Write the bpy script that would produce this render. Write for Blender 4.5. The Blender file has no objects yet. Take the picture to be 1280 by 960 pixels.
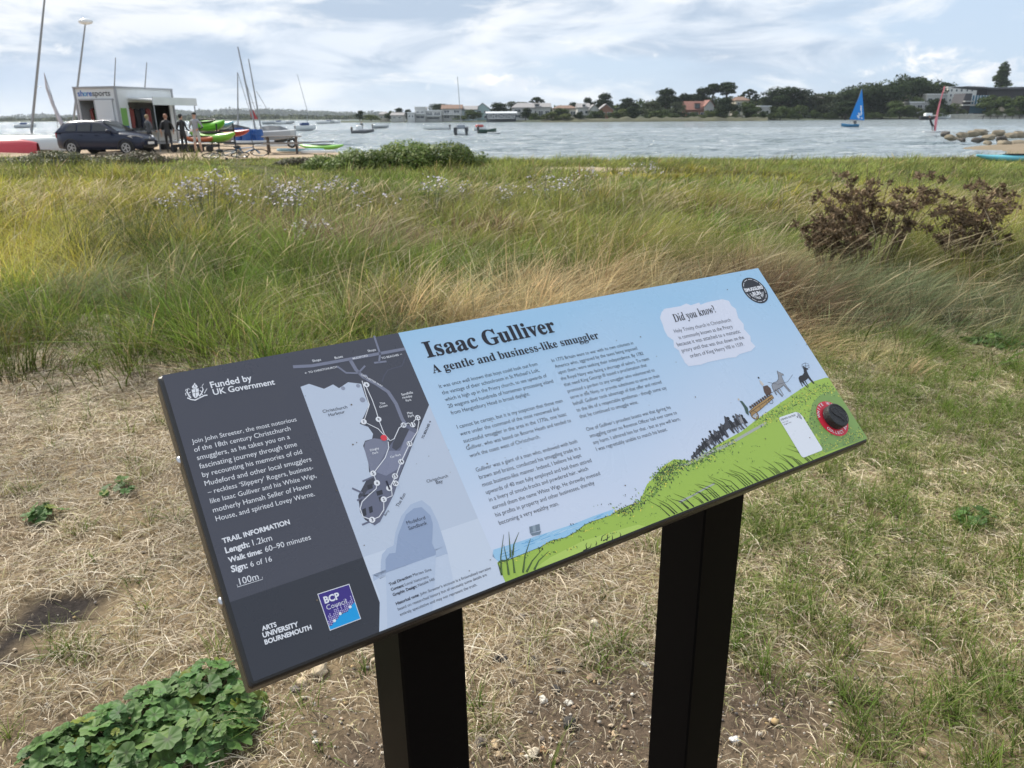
import bpy, math, random
import numpy as np
from mathutils import Vector, Matrix, noise as mnoise

S = bpy.context.scene
COL = S.collection
R = math.radians
rng = np.random.default_rng(7)
random.seed(7)

# ------------------------------------------------------------------ camera, sky, sun, exposure
FPX, HZ, CAMH = 947.0, 146.5, 1.5           # focal length in px of the 1280 px photo, horizon row, eye height
PITCH = math.atan((480 - HZ) / FPX); ROLL = R(.36)   # the phone was held a touch off level
cam_d = bpy.data.cameras.new('camera'); cam = bpy.data.objects.new('camera', cam_d); COL.objects.link(cam)
_f = Vector((0, math.cos(PITCH), -math.sin(PITCH))); _u0 = Vector((0, math.sin(PITCH), math.cos(PITCH))); _r0 = Vector((1, 0, 0))
_cr = _r0 * math.cos(ROLL) - _u0 * math.sin(ROLL); _cu = _u0 * math.cos(ROLL) + _r0 * math.sin(ROLL); _cf = _f
cam.matrix_world = Matrix.Translation((0, 0, CAMH)) @ Matrix((_cr, _cu, -_cf)).transposed().to_4x4()
cam_d.sensor_width = 36; cam_d.lens = FPX / 1280 * 36; cam_d.clip_start = 0.05; cam_d.clip_end = 20000
cam_d.dof.use_dof = True; cam_d.dof.focus_distance = 1.0; cam_d.dof.aperture_fstop = 15
S.camera = cam
S.render.resolution_x = 1024; S.render.resolution_y = 768
S.view_settings.view_transform = 'Standard'; S.view_settings.look = 'None'
S.view_settings.exposure = 0.66; S.view_settings.gamma = 1; S.view_settings.use_curve_mapping = False
S.render.engine = 'CYCLES'
try:
    S.cycles.use_denoising = True; S.cycles.denoiser = 'OPENIMAGEDENOISE'
    S.cycles.max_bounces = 6; S.cycles.diffuse_bounces = 3; S.cycles.glossy_bounces = 3
    S.cycles.transmission_bounces = 4; S.cycles.transparent_max_bounces = 8
    S.cycles.caustics_reflective = False; S.cycles.caustics_refractive = False
except Exception: pass

SUN_AZ, SUN_EL = R(-48), R(46)              # ahead of the camera to the left, behind thin cloud
W = bpy.data.worlds.new('World'); S.world = W; W.use_nodes = True
def build_world():
    nt = W.node_tree; nt.nodes.clear(); L = nt.links.new
    def N(t, **k):
        n = nt.nodes.new(t)
        for a, v in k.items(): setattr(n, a, v)
        return n
    def M(op, a, b=None, c=None, clamp=False):
        n = N('ShaderNodeMath', operation=op, use_clamp=clamp)
        for i, v in enumerate((a, b, c)):
            if v is None: continue
            if isinstance(v, (int, float)): n.inputs[i].default_value = v
            else: L(v, n.inputs[i])
        return n.outputs[0]
    def mixc(f, a, b):
        n = N('ShaderNodeMix', data_type='RGBA')
        L(f, n.inputs[0])
        for i, v in ((6, a), (7, b)):
            if isinstance(v, tuple): n.inputs[i].default_value = v
            else: L(v, n.inputs[i])
        return n.outputs[2]
    def ss(x, a, b):
        n = N('ShaderNodeMapRange', interpolation_type='SMOOTHSTEP', clamp=True)
        L(x, n.inputs[0]); n.inputs[1].default_value = a; n.inputs[2].default_value = b
        return n.outputs[0]
    sky = N('ShaderNodeTexSky', sky_type='NISHITA', sun_disc=False, sun_elevation=SUN_EL, sun_rotation=SUN_AZ,
            air_density=1.0, dust_density=0.6, ozone_density=1.5)
    tc = N('ShaderNodeTexCoord'); sep = N('ShaderNodeSeparateXYZ'); L(tc.outputs['Generated'], sep.inputs[0])
    X, Y, Z = sep.outputs
    az = M('MULTIPLY', M('ARCTAN2', X, Y), 57.2958)             # degrees, 0 = north (+Y)
    el = M('MULTIPLY', M('ARCSINE', Z), 57.2958)
    def cloud(sa, se, seed, scale=1.0, det=6, rough=.55, dist=0.0):
        c = N('ShaderNodeCombineXYZ'); L(M('MULTIPLY', az, sa), c.inputs[0]); L(M('MULTIPLY', el, se), c.inputs[1]); c.inputs[2].default_value = seed
        n = N('ShaderNodeTexNoise'); L(c.outputs[0], n.inputs['Vector'])
        n.inputs['Scale'].default_value = scale; n.inputs['Detail'].default_value = det; n.inputs['Roughness'].default_value = rough
        n.inputs['Distortion'].default_value = dist
        return n.outputs['Fac']
    def blob(a0, e0, wa, we):                                    # soft region of sky round one direction
        da = M('DIVIDE', M('SUBTRACT', az, a0), wa); de = M('DIVIDE', M('SUBTRACT', el, e0), we)
        return M('POWER', 2.71828, M('MULTIPLY', M('ADD', M('MULTIPLY', da, da), M('MULTIPLY', de, de)), -1.0))
    # clear sky: nishita toned with a pale haze
    clear = mixc(M('ADD', 0.82, 0.0), sky.outputs[0], (6.0, 7.4, 9.3, 1))
    # layer 1: broad soft grey-blue altostratus
    n1 = cloud(.045, .20, 3.1, 1.0, 5, .5, .3)
    lean = M('ADD', n1, M('MULTIPLY', ss(el, 2.5, 10), .20))
    lean = M('ADD', lean, M('MULTIPLY', ss(az, 8, -30), .10))
    lean = M('SUBTRACT', lean, M('MULTIPLY', blob(33, 3.5, 12, 3.5), .22))
    lean = M('SUBTRACT', lean, M('MULTIPLY', blob(8, 2.8, 9, 1.3), .12))
    f1 = ss(lean, .38, .62)
    n2 = cloud(.10, .34, 9.7, 1.0, 8, .58, .6)
    grey = mixc(ss(n2, .38, .62), (4.8, 5.85, 7.3, 1), (8.3, 8.9, 9.7, 1))
    c = mixc(M('MULTIPLY', f1, .92), clear, grey)
    # layer 2: soft white where thin cloud lights up
    n3 = cloud(.13, .48, 21.3, 1.0, 9, .60, .5)
    b3 = M('ADD', n3, M('ADD', M('MULTIPLY', blob(-31, 7.8, 15, 2.2), .17), M('MULTIPLY', blob(4, 8.6, 11, 1.6), .12)))
    b3 = M('ADD', b3, M('ADD', M('MULTIPLY', blob(-20, 5.6, 7, .7), .13), M('MULTIPLY', blob(20, 7.6, 14, 1.2), .08)))
    f3 = ss(b3, .50, .72)
    c = mixc(M('MULTIPLY', f3, .80), c, (10.0, 10.15, 10.3, 1))
    # blue-grey bank of cloud behind the boat park
    n5 = cloud(.10, .30, 30.0, 1.0, 4, .5, .3)
    bank = M('MULTIPLY', M('ADD', blob(-33, 2.6, 7, 1.3), M('MULTIPLY', blob(-20, 3.4, 7, 1.8), .8)), ss(n5, .30, .62))
    c = mixc(M('MULTIPLY', bank, .75), c, (5.3, 6.5, 8.2, 1))
    # layer 3: cumulus heads
    n4 = cloud(.42, .62, 5.0, 1.0, 9, .62, .35)
    heads = M('ADD', M('ADD', M('MULTIPLY', blob(-34.5, 4.2, 4.5, 1.0), .26), M('MULTIPLY', blob(27, 2.8, 4.2, 1.3), .26)),
              M('ADD', M('MULTIPLY', blob(34, 3.3, 1.9, 1.6), .36), M('MULTIPLY', blob(-1.0, 2.3, 4, .9), .20)))
    heads = M('ADD', heads, M('MULTIPLY', blob(-29, 3.9, 3.2, .8), .20))
    f4 = ss(M('ADD', n4, heads), .64, .84)
    shade = ss(cloud(.5, .8, 12.0, 1.0, 5, .5), .35, .65)
    c = mixc(f4, c, mixc(shade, (8.0, 8.5, 9.3, 1), (10.9, 10.8, 10.6, 1)))
    # pale band low over the land
    c = mixc(M('MULTIPLY', ss(el, 2.2, -.2), .55), c, (7.6, 8.3, 9.0, 1))
    bg = N('ShaderNodeBackground'); L(c, bg.inputs[0]); bg.inputs[1].default_value = SKY_STR
    out = N('ShaderNodeOutputWorld'); L(bg.outputs[0], out.inputs[0])
SKY_STR = 0.068
build_world()
sun_d = bpy.data.lights.new('sun', 'SUN'); sun = bpy.data.objects.new('sun', sun_d); COL.objects.link(sun)
sun_d.energy = 3.6; sun_d.angle = R(10); sun_d.color = (1.0, .94, .84)
sdir = Vector((math.sin(SUN_AZ) * math.cos(SUN_EL), math.cos(SUN_AZ) * math.cos(SUN_EL), math.sin(SUN_EL)))
sun.rotation_euler = sdir.to_track_quat('Z', 'Y').to_euler(); sun.location = (-20, 20, 40)

# ------------------------------------------------------------------ where things are
def ray(px, py): return _cf + _cr * (px - 640) / FPX - _cu * (py - 480) / FPX
def gp(px, py, z=0.0):                       # ground point seen at that place of the photo
    r = ray(px, py); t = (z - CAMH) / r[2]; return Vector((r[0] * t, r[1] * t, z))
def at(px, py, D):                           # point at forward distance D
    r = ray(px, py); t = D / r[1]; return Vector((r[0] * t, D, CAMH + r[2] * t))

# ------------------------------------------------------------------ materials
MATS = {}
def mat(name, col, rough=.6, metal=0.0, spec=.5, coat=0.0, var=0.0, vscale=8.0, bump=0.0, bscale=40.0, trans=0.0, emit=None):
    if name in MATS: return MATS[name]
    m = bpy.data.materials.new(name); m.use_nodes = True; nt = m.node_tree; p = nt.nodes['Principled BSDF']
    p.inputs['Base Color'].default_value = (*col, 1); p.inputs['Roughness'].default_value = rough
    p.inputs['Metallic'].default_value = metal; p.inputs['Specular IOR Level'].default_value = spec
    p.inputs['Coat Weight'].default_value = coat
    if var or bump:
        tc = nt.nodes.new('ShaderNodeTexCoord')
        n = nt.nodes.new('ShaderNodeTexNoise'); n.inputs['Scale'].default_value = vscale; n.inputs['Detail'].default_value = 6
        nt.links.new(tc.outputs['Object'], n.inputs['Vector'])
        if var:
            mx = nt.nodes.new('ShaderNodeMix'); mx.data_type = 'RGBA'
            mx.inputs[6].default_value = (*[c * (1 - var) for c in col], 1); mx.inputs[7].default_value = (*[min(1, c * (1 + var)) for c in col], 1)
            cr = nt.nodes.new('ShaderNodeMapRange'); cr.inputs[1].default_value = .3; cr.inputs[2].default_value = .7
            nt.links.new(n.outputs['Fac'], cr.inputs[0]); nt.links.new(cr.outputs[0], mx.inputs[0]); nt.links.new(mx.outputs[2], p.inputs['Base Color'])
        if bump:
            n2 = nt.nodes.new('ShaderNodeTexNoise'); n2.inputs['Scale'].default_value = bscale; n2.inputs['Detail'].default_value = 5
            nt.links.new(tc.outputs['Object'], n2.inputs['Vector'])
            b = nt.nodes.new('ShaderNodeBump'); b.inputs['Strength'].default_value = bump; b.inputs['Distance'].default_value = .02
            nt.links.new(n2.outputs['Fac'], b.inputs['Height']); nt.links.new(b.outputs[0], p.inputs['Normal'])
    MATS[name] = m; return m
def leafmat(name, translucency=.35, rough=.55, spec=.25, tint=(1, 1, 1)):
    """material whose colour is each blade's or leaf's own colour, with painted shade at grass roots (mesh attribute Col)"""
    if name in MATS: return MATS[name]
    m = bpy.data.materials.new(name); m.use_nodes = True; nt = m.node_tree; nt.nodes.clear(); L = nt.links.new
    a = nt.nodes.new('ShaderNodeAttribute'); a.attribute_name = 'Col'
    p = nt.nodes.new('ShaderNodeBsdfPrincipled'); p.inputs['Roughness'].default_value = rough; p.inputs['Specular IOR Level'].default_value = spec
    t = nt.nodes.new('ShaderNodeBsdfTranslucent'); mx = nt.nodes.new('ShaderNodeMixShader'); mx.inputs[0].default_value = translucency
    o = nt.nodes.new('ShaderNodeOutputMaterial')
    L(a.outputs['Color'], p.inputs['Base Color']); L(a.outputs['Color'], t.inputs[0]); L(p.outputs[0], mx.inputs[1]); L(t.outputs[0], mx.inputs[2]); L(mx.outputs[0], o.inputs[0])
    MATS[name] = m; return m

# ------------------------------------------------------------------ mesh builder and object helpers
class MB:
    def __init__(s): s.v = []; s.f = []; s.m = []; s.sm = []; s.mats = []
    def mi(s, m):
        if m not in s.mats: s.mats.append(m)
        return s.mats.index(m)
    def add(s, vs, fs, m, smooth=False):
        o = len(s.v); s.v += [tuple(v) for v in vs]; k = s.mi(m)
        for f in fs: s.f.append(tuple(i + o for i in f)); s.m.append(k); s.sm.append(smooth)
        return s
    def box(s, c, d, m, rz=0.0, rx=0.0, ry=0.0, taper=1.0):
        M = Matrix.Translation(Vector(c)) @ Matrix.Rotation(rz, 4, 'Z') @ Matrix.Rotation(ry, 4, 'Y') @ Matrix.Rotation(rx, 4, 'X')
        x, y, z = d[0] / 2, d[1] / 2, d[2] / 2; vs = []
        for sz, k in ((-z, 1), (z, taper)):
            for sx, sy in ((-x, -y), (x, -y), (x, y), (-x, y)): vs.append(M @ Vector((sx * k, sy * k, sz)))
        return s.add(vs, [(3, 2, 1, 0), (4, 5, 6, 7), (0, 1, 5, 4), (1, 2, 6, 5), (2, 3, 7, 6), (3, 0, 4, 7)], m)
    def bevbox(s, c, d, b, m, rz=0.0):
        """box with every edge chamfered by b"""
        M = Matrix.Translation(Vector(c)) @ Matrix.Rotation(rz, 4, 'Z'); x, y, z = d[0] / 2, d[1] / 2, d[2] / 2
        def ring(X, Y, Z, k): return [(-X + k, -Y, Z), (X - k, -Y, Z), (X, -Y + k, Z), (X, Y - k, Z), (X - k, Y, Z), (-X + k, Y, Z), (-X, Y - k, Z), (-X, -Y + k, Z)]
        rs = [ring(x - b, y - b, -z, b), ring(x, y, -z + b, b), ring(x, y, z - b, b), ring(x - b, y - b, z, b)]
        return s.loft([[M @ Vector(p) for p in r] for r in rs], m, cap=True)
    def loft(s, rings, m, cap=True, closed=True, smooth=False):
        n = len(rings[0]); vs = [p for r in rings for p in r]; fs = []
        for i in range(len(rings) - 1):
            for j in range(n if closed else n - 1):
                a = i * n + j; b = i * n + (j + 1) % n
                fs.append((a, b, b + n, a + n))
        s.add(vs, fs, m, smooth)
        if cap:
            s.add(rings[0], [tuple(range(n))[::-1]], m); s.add(rings[-1], [tuple(range(n))], m)
        return s
    def tube(s, pts, rad, m, n=8, cap=True, smooth=True, flat=1.0):
        pts = [Vector(p) for p in pts]
        if not hasattr(rad, '__len__'): rad = [rad] * len(pts)
        rings = []
        for i, p in enumerate(pts):
            d = (pts[min(i + 1, len(pts) - 1)] - pts[max(i - 1, 0)]).normalized()
            u = d.cross(Vector((0, 0, 1))) if abs(d.z) < .95 else d.cross(Vector((1, 0, 0)))
            u.normalize(); w = u.cross(d)
            rings.append([p + (u * math.cos(t) + w * math.sin(t) * flat) * rad[i] for t in [2 * math.pi * k / n for k in range(n)]])
        return s.loft(rings, m, cap, True, smooth)
    def ell(s, c, r, m, n=12, k=8, rz=0.0, jit=0.0, seed=0):
        c = Vector(c); rr = random.Random(seed); Mz = Matrix.Rotation(rz, 3, 'Z'); vs = []; fs = []
        for i in range(k + 1):
            ph = -math.pi / 2 + math.pi * i / k
            for j in range(n):
                th = 2 * math.pi * j / n; q = 1 + jit * (rr.random() - .5) * 2
                vs.append(c + Mz @ Vector((r[0] * math.cos(ph) * math.cos(th) * q, r[1] * math.cos(ph) * math.sin(th) * q, r[2] * math.sin(ph) * (q if 0 < i < k else 1))))
        for i in range(k):
            for j in range(n): fs.append((i * n + j, i * n + (j + 1) % n, (i + 1) * n + (j + 1) % n, (i + 1) * n + j))
        return s.add(vs, fs, m, True)
    def prism(s, poly, axis_vec, m, smooth=False):
        """planar polygon swept along a vector"""
        a = [Vector(p) for p in poly]; d = Vector(axis_vec); return s.loft([a, [p + d for p in a]], m, True, True, smooth)
    def build(s, name, parent=None, loc=None, rz=0.0):
        me = bpy.data.meshes.new(name); me.from_pydata(s.v, [], s.f)
        for m in s.mats: me.materials.append(m)
        me.polygons.foreach_set('material_index', s.m); me.polygons.foreach_set('use_smooth', s.sm); me.update()
        o = bpy.data.objects.new(name, me); COL.objects.link(o)
        if parent: o.parent = parent
        if loc is not None: o.location = loc
        o.rotation_euler[2] = rz
        return o
def tag(o, label=None, cat=None, group=None, kind=None):
    if label: o['label'] = label
    if cat: o['category'] = cat
    if group: o['group'] = group
    if kind: o['kind'] = kind
    return o
def thing(name, label, cat, loc=(0, 0, 0), rz=0.0, group=None):
    o = bpy.data.objects.new(name, None); COL.objects.link(o); o.location = loc; o.rotation_euler[2] = rz; o.empty_display_size = .2
    return tag(o, label, cat, group)
def kids(o): return [c for c in COL.objects if c.parent == o]
def copy_tree(o, parent=None):
    ch = kids(o); c = o.copy(); COL.objects.link(c)
    if parent is not None: c.parent = parent
    for k in ch: copy_tree(k, c)
    return c
def npmesh(name, verts, loops, sizes, cols=None, m=None, smooth=False, mi=None):
    """big mesh straight from arrays; cols are per-vertex colours"""
    me = bpy.data.meshes.new(name); nv = len(verts); nf = len(sizes)
    me.vertices.add(nv); me.vertices.foreach_set('co', np.ascontiguousarray(verts, dtype=np.float32).ravel())
    me.loops.add(len(loops)); me.loops.foreach_set('vertex_index', np.ascontiguousarray(loops, dtype=np.int32))
    me.polygons.add(nf); st = np.concatenate([[0], np.cumsum(sizes)[:-1]]).astype(np.int32)
    me.polygons.foreach_set('loop_start', st)
    if smooth: me.polygons.foreach_set('use_smooth', np.ones(nf, dtype=bool))
    if cols is not None:
        a = me.attributes.new('Col', 'FLOAT_COLOR', 'POINT'); c4 = np.ones((nv, 4), dtype=np.float32); c4[:, :3] = cols; a.data.foreach_set('color', c4.ravel())
    me.update(calc_edges=True); me.validate()
    if m: me.materials.append(m)
    return me
def link(name, me, parent=None, loc=(0, 0, 0)):
    o = bpy.data.objects.new(name, me); COL.objects.link(o); o.location = loc
    if parent: o.parent = parent
    return o

# smooth value noise on arrays
_perm = rng.random((64, 64))
def vnoise(x, y, sc=1.0, off=0.0):
    x = np.asarray(x, float) * sc + off * 7.3 + 1000; y = np.asarray(y, float) * sc + off * 3.1 + 1000
    xi = np.floor(x).astype(int); yi = np.floor(y).astype(int); fx = x - xi; fy = y - yi
    fx = fx * fx * (3 - 2 * fx); fy = fy * fy * (3 - 2 * fy)
    g = lambda a, b: _perm[a % 64, b % 64]
    return (g(xi, yi) * (1 - fx) + g(xi + 1, yi) * fx) * (1 - fy) + (g(xi, yi + 1) * (1 - fx) + g(xi + 1, yi + 1) * fx) * fy
def fbm(x, y, sc=1.0, off=0.0, oc=4):
    r = 0; a = .5; t = 0
    for i in range(oc): r = r + a * vnoise(x, y, sc * 2 ** i, off + i * 1.7); t += a; a *= .5
    return r / t
def sstep(x, a, b):
    t = np.clip((np.asarray(x, float) - a) / (b - a), 0, 1); return t * t * (3 - 2 * t)
# ------------------------------------------------------------------ ground, water, far land
SHORE = np.array([(-3000, 200), (-300, 90), (-60, 62), (-30, 60), (-16, 57), (-11, 48), (-8, 40), (-5.5, 34), (-3, 32.5), (3, 32), (12, 31.6), (19, 31.5), (23, 35), (26, 46), (33, 52), (60, 62), (300, 95), (3000, 150)], float)
def shore_y(x): return np.interp(x, SHORE[:, 0], SHORE[:, 1])
WATER_Z = -0.32
def ground_z(x, y):
    x = np.asarray(x, float); y = np.asarray(y, float)
    d = shore_y(x) - y + (vnoise(x, y, .35, 5) - .5) * 1.6
    z = np.interp(d, [-60, -14, -3, 0, 1.2, 3.5, 8], [-2.2, -1.7, -.62, -.34, -.2, -.05, 0.0])
    und = (fbm(x, y, .28, 2, 3) - .5) * .16 * sstep(y, 3.5, 8) * sstep(d, 1, 6)
    return z + und
def in_yard(x, y):                           # the gravelly boat park on the left
    return sstep(x, -5.0, -7.5) * sstep(y, 30.6, 32.2)
def spots(x, y):                             # scorched bare patches in the straw
    s = 0 * np.asarray(x, float)
    for (px, py, rx, ry) in ((88, 764, .19, .085), (5, 815, .18, .08), (158, 737, .07, .05)):
        g = gp(px, py); s = np.maximum(s, 1 - sstep(((x - g.x) / rx) ** 2 + ((y - g.y) / ry) ** 2 + (fbm(x, y, 7, 1, 4) - .5) * 1.9, .45, 1.1))
    return s
def soil(x, y):                              # bare earth round the sign's feet and two scorched spots
    s = sstep(fbm(x, y, 2.2, 4, 3) + .36 * (1 - sstep(y, 1.65, 2.2)) * (1 - sstep(np.abs(x - .12), .45, 1.0)), .62, .9)
    return np.maximum(s, spots(x, y))
SAND_C = gp(765, 213)
def sandpatch(x, y): return 1 - sstep(((x - SAND_C.x) / 2.3) ** 2 + ((y - SAND_C.y) / 1.1) ** 2 + (fbm(x, y, .9, 8, 2) - .5) * .8, .55, 1.1)

def build_ground():
    def axis(lo, hi, n, c, k): 
        t = np.linspace(np.arcsinh((lo - c) / k), np.arcsinh((hi - c) / k), n); return c + k * np.sinh(t)
    xs = axis(-6000, 6000, 330, 0, 2.2); ys = axis(-500, 9000, 380, 2.5, 2.5)
    X, Y = np.meshgrid(xs, ys); Z = ground_z(X, Y)
    near = sstep(Y, 8, 4)
    Z = Z + near * ((fbm(X, Y, 6, 3, 3) - .5) * .02)
    n, m = Y.shape; idx = np.arange(n * m).reshape(n, m)
    f = np.stack([idx[:-1, :-1], idx[:-1, 1:], idx[1:, 1:], idx[1:, :-1]], -1).reshape(-1, 4)
    straw = np.array([.26, .195, .115]); earth = np.array([.115, .085, .060]); dark = np.array([.022, .018, .016])
    mead = np.array([.075, .075, .028]); sand = np.array([.42, .33, .23]); turf = np.array([.13, .14, .05])
    C = straw[None, None] * (.75 + .5 * fbm(X, Y, 5, 6, 4))[..., None]
    s = soil(X, Y)[..., None]; C = C * (1 - s) + earth * s; s = spots(X, Y)[..., None]; C = C * (1 - s) + dark * 1.5 * s
    md = sstep(Y, 4.4, 5.6)[..., None]; C = C * (1 - md) + mead * md
    tf = (sstep(Y, 19, 27) * sstep(X, -6, 0))[..., None]; C = C * (1 - tf * .7) + turf * tf * .7
    sp = sandpatch(X, Y)[..., None]; C = C * (1 - sp) + sand * sp
    yd = in_yard(X, Y)[..., None]; C = C * (1 - yd) + np.array([.40, .31, .22]) * yd
    bs = (sstep(X, 17, 20.5) * sstep(Y, 27.5, 30.5))[..., None]; C = C * (1 - bs) + np.array([.23, .185, .13]) * bs
    wet = sstep(shore_y(X) - Y, 2.2, .6)[..., None]; C = C * (1 - wet) + np.array([.2, .165, .115]) * wet
    me = npmesh('ground', np.stack([X, Y, Z], -1).reshape(-1, 3), f.ravel(), np.full(len(f), 4), C.reshape(-1, 3), None, True)
    m = bpy.data.materials.new('ground_soil'); m.use_nodes = True; nt = m.node_tree; L = nt.links.new; p = nt.nodes['Principled BSDF']
    p.inputs['Roughness'].default_value = .95; p.inputs['Specular IOR Level'].default_value = .15
    a = nt.nodes.new('ShaderNodeAttribute'); a.attribute_name = 'Col'
    tc = nt.nodes.new('ShaderNodeTexCoord'); n1 = nt.nodes.new('ShaderNodeTexNoise'); n1.inputs['Scale'].default_value = 38; n1.inputs['Detail'].default_value = 8; n1.inputs['Roughness'].default_value = .7
    L(tc.outputs['Object'], n1.inputs['Vector'])
    mr = nt.nodes.new('ShaderNodeMapRange'); mr.inputs[1].default_value = .3; mr.inputs[2].default_value = .7; mr.inputs[3].default_value = .45; mr.inputs[4].default_value = 1.5
    L(n1.outputs['Fac'], mr.inputs[0]); mm = nt.nodes.new('ShaderNodeVectorMath'); mm.operation = 'SCALE'; L(a.outputs['Color'], mm.inputs[0]); L(mr.outputs[0], mm.inputs['Scale']); L(mm.outputs[0], p.inputs['Base Color'])
    b = nt.nodes.new('ShaderNodeBump'); b.inputs['Strength'].default_value = .8; b.inputs['Distance'].default_value = .012; L(n1.outputs['Fac'], b.inputs['Height']); L(b.outputs[0], p.inputs['Normal'])
    me.materials.append(m); o = link('ground', me); tag(o, kind='structure')
build_ground()

def build_water():
    m = bpy.data.materials.new('harbour_water'); m.use_nodes = True; nt = m.node_tree; L = nt.links.new; p = nt.nodes['Principled BSDF']
    p.inputs['Roughness'].default_value = .12; p.inputs['IOR'].default_value = 1.33; p.inputs['Specular IOR Level'].default_value = .5
    tc = nt.nodes.new('ShaderNodeTexCoord')
    def nz(scale, sx, sy, det, rough=.55):
        mp = nt.nodes.new('ShaderNodeMapping'); mp.inputs['Scale'].default_value = (sx, sy, 1); mp.inputs['Rotation'].default_value = (0, 0, R(-12)); L(tc.outputs['Object'], mp.inputs[0])
        n = nt.nodes.new('ShaderNodeTexNoise'); n.inputs['Scale'].default_value = scale; n.inputs['Detail'].default_value = det; n.inputs['Roughness'].default_value = rough; L(mp.outputs[0], n.inputs['Vector']); return n.outputs['Fac']
    def mth(op, a, b):
        n = nt.nodes.new('ShaderNodeMath'); n.operation = op
        for i, v in enumerate((a, b)):
            if isinstance(v, (int, float)): n.inputs[i].default_value = v
            else: L(v, n.inputs[i])
        return n.outputs[0]
    w1 = nz(.55, .5, 1.0, 6, .6); w2 = nz(.12, .6, 1.0, 4); w3 = nz(.03, .5, 1.2, 3)
    h = mth('ADD', mth('MULTIPLY', w1, 1.5), mth('MULTIPLY', w2, 2.0))
    b = nt.nodes.new('ShaderNodeBump'); b.inputs['Strength'].default_value = 1.0; b.inputs['Distance'].default_value = 1.0; L(h, b.inputs['Height']); L(b.outputs[0], p.inputs['Normal'])
    # water body colour: green-grey shallows with wind-roughened patches and pale whitecaps
    mr = nt.nodes.new('ShaderNodeMapRange'); mr.inputs[1].default_value = .35; mr.inputs[2].default_value = .65; L(w3, mr.inputs[0])
    mx = nt.nodes.new('ShaderNodeMix'); mx.data_type = 'RGBA'; mx.inputs[6].default_value = (.20, .25, .27, 1); mx.inputs[7].default_value = (.30, .34, .345, 1); L(mr.outputs[0], mx.inputs[0])
    fr = nt.nodes.new('ShaderNodeMapRange'); fr.inputs[1].default_value = .56; fr.inputs[2].default_value = .68; L(nz(.9, .35, 1.3, 5, .6), fr.inputs[0])
    mx2 = nt.nodes.new('ShaderNodeMix'); mx2.data_type = 'RGBA'; mx2.inputs[7].default_value = (.7, .72, .74, 1); L(mx.outputs[2], mx2.inputs[6]); L(mth('MULTIPLY', fr.outputs[0], .55), mx2.inputs[0]); L(mx2.outputs[2], p.inputs['Base Color'])
    # real chop near the shore, flat far out
    xs = np.concatenate([[-6000, -1500, -400], np.linspace(-130, 130, 520), [400, 1500, 6000]]); ys = np.concatenate([np.linspace(26, 130, 420), 130 * 1.03 ** np.arange(1, 60), [2200, 4000, 9000]])
    X, Y = np.meshgrid(xs, ys); amp = .16 * sstep(Y, 190, 40) + .05
    Z = WATER_Z + amp * 2.2 * (fbm(X * .55 + Y * .12, Y * 1.5, .62, 11, 4) - .5)
    n, mm = Y.shape; idx = np.arange(n * mm).reshape(n, mm); f = np.stack([idx[:-1, :-1], idx[:-1, 1:], idx[1:, 1:], idx[1:, :-1]], -1).reshape(-1, 4)
    me = npmesh('harbour_water', np.stack([X, Y, Z], -1).reshape(-1, 3), f.ravel(), np.full(len(f), 4), None, m, True)
    tag(link('harbour_water', me), kind='structure')
build_water()

def ridge(name, pts, depth, col, D0=None, seed=0, rough=.12):
    """far land: a low rounded ridge whose crest follows the given (px, crest row, distance) list"""
    pts = sorted(pts); xs = np.linspace(pts[0][0], pts[-1][0], 120)
    py = np.interp(xs, [p[0] for p in pts], [p[1] for p in pts]); DD = np.interp(xs, [p[0] for p in pts], [p[2] for p in pts])
    crest = [at(a, b, d) for a, b, d in zip(xs, py, DD)]
    rows = []
    prof = [(0, 0.0), (.04, .22), (.2, .45), (.45, .75), (.75, 1.0), (1.1, .8), (1.6, 0.0)]
    for k, (dy, h) in enumerate(prof):
        row = []
        for i, c in enumerate(crest):
            top = c.z; s = (c.y + dy * depth) / c.y
            zz = WATER_Z - .3 + (top - WATER_Z + .3) * h * (1 + (rough * (vnoise(i, k, .55, seed) - .5) if 0 < k < 6 else 0))
            row.append((c.x * s, c.y + dy * depth, zz))
        rows.append(row)
    mb = MB(); mb.loft([[Vector(p) for p in r] for r in rows], col, False, False, True)
    o = mb.build(name); tag(o, kind='structure'); return o
m_land = mat('far_scrub_land', (.045, .06, .028), .95, var=.5, vscale=.06)
m_land2 = mat('far_heath_land', (.075, .095, .06), .95, var=.4, vscale=.01)
m_grassbank = mat('far_shore_grass', (.055, .056, .025), .95, var=.5, vscale=.2)
# ------------------------------------------------------------------ the information sign
SG_TL = Vector((-.39491, .79847, CAMH - .26769)); SG_PSI, SG_SL, SG_TILT = R(33.221), R(.7056), R(44.045); SG_H = .35445
_sx = Vector((math.cos(SG_PSI) * math.cos(SG_SL), math.sin(SG_PSI) * math.cos(SG_SL), math.sin(SG_SL)))
_sy = Vector((-math.sin(SG_PSI), math.cos(SG_PSI), 0)); _sz = _sx.cross(_sy)
_base = SG_TL + _sx * .542 - _sy * .17; _base = _base - _sz * (_base.z / _sz.z)
SG_M = Matrix((_sx, _sy, _sz)).transposed().to_4x4(); SG_M.translation = _base
SG_I = SG_M.inverted(); TLl = SG_I @ SG_TL
PV = Vector((0, math.cos(SG_TILT), math.sin(SG_TILT)))           # up the slope of the panel, in the sign's own axes
PN = Vector((1, 0, 0)).cross(PV)                                 # out of the panel
def pl(a, b, h=0.0): return TLl + Vector((1, 0, 0)) * a - PV * b + PN * h   # a along, b down, h above the printed face
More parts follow.
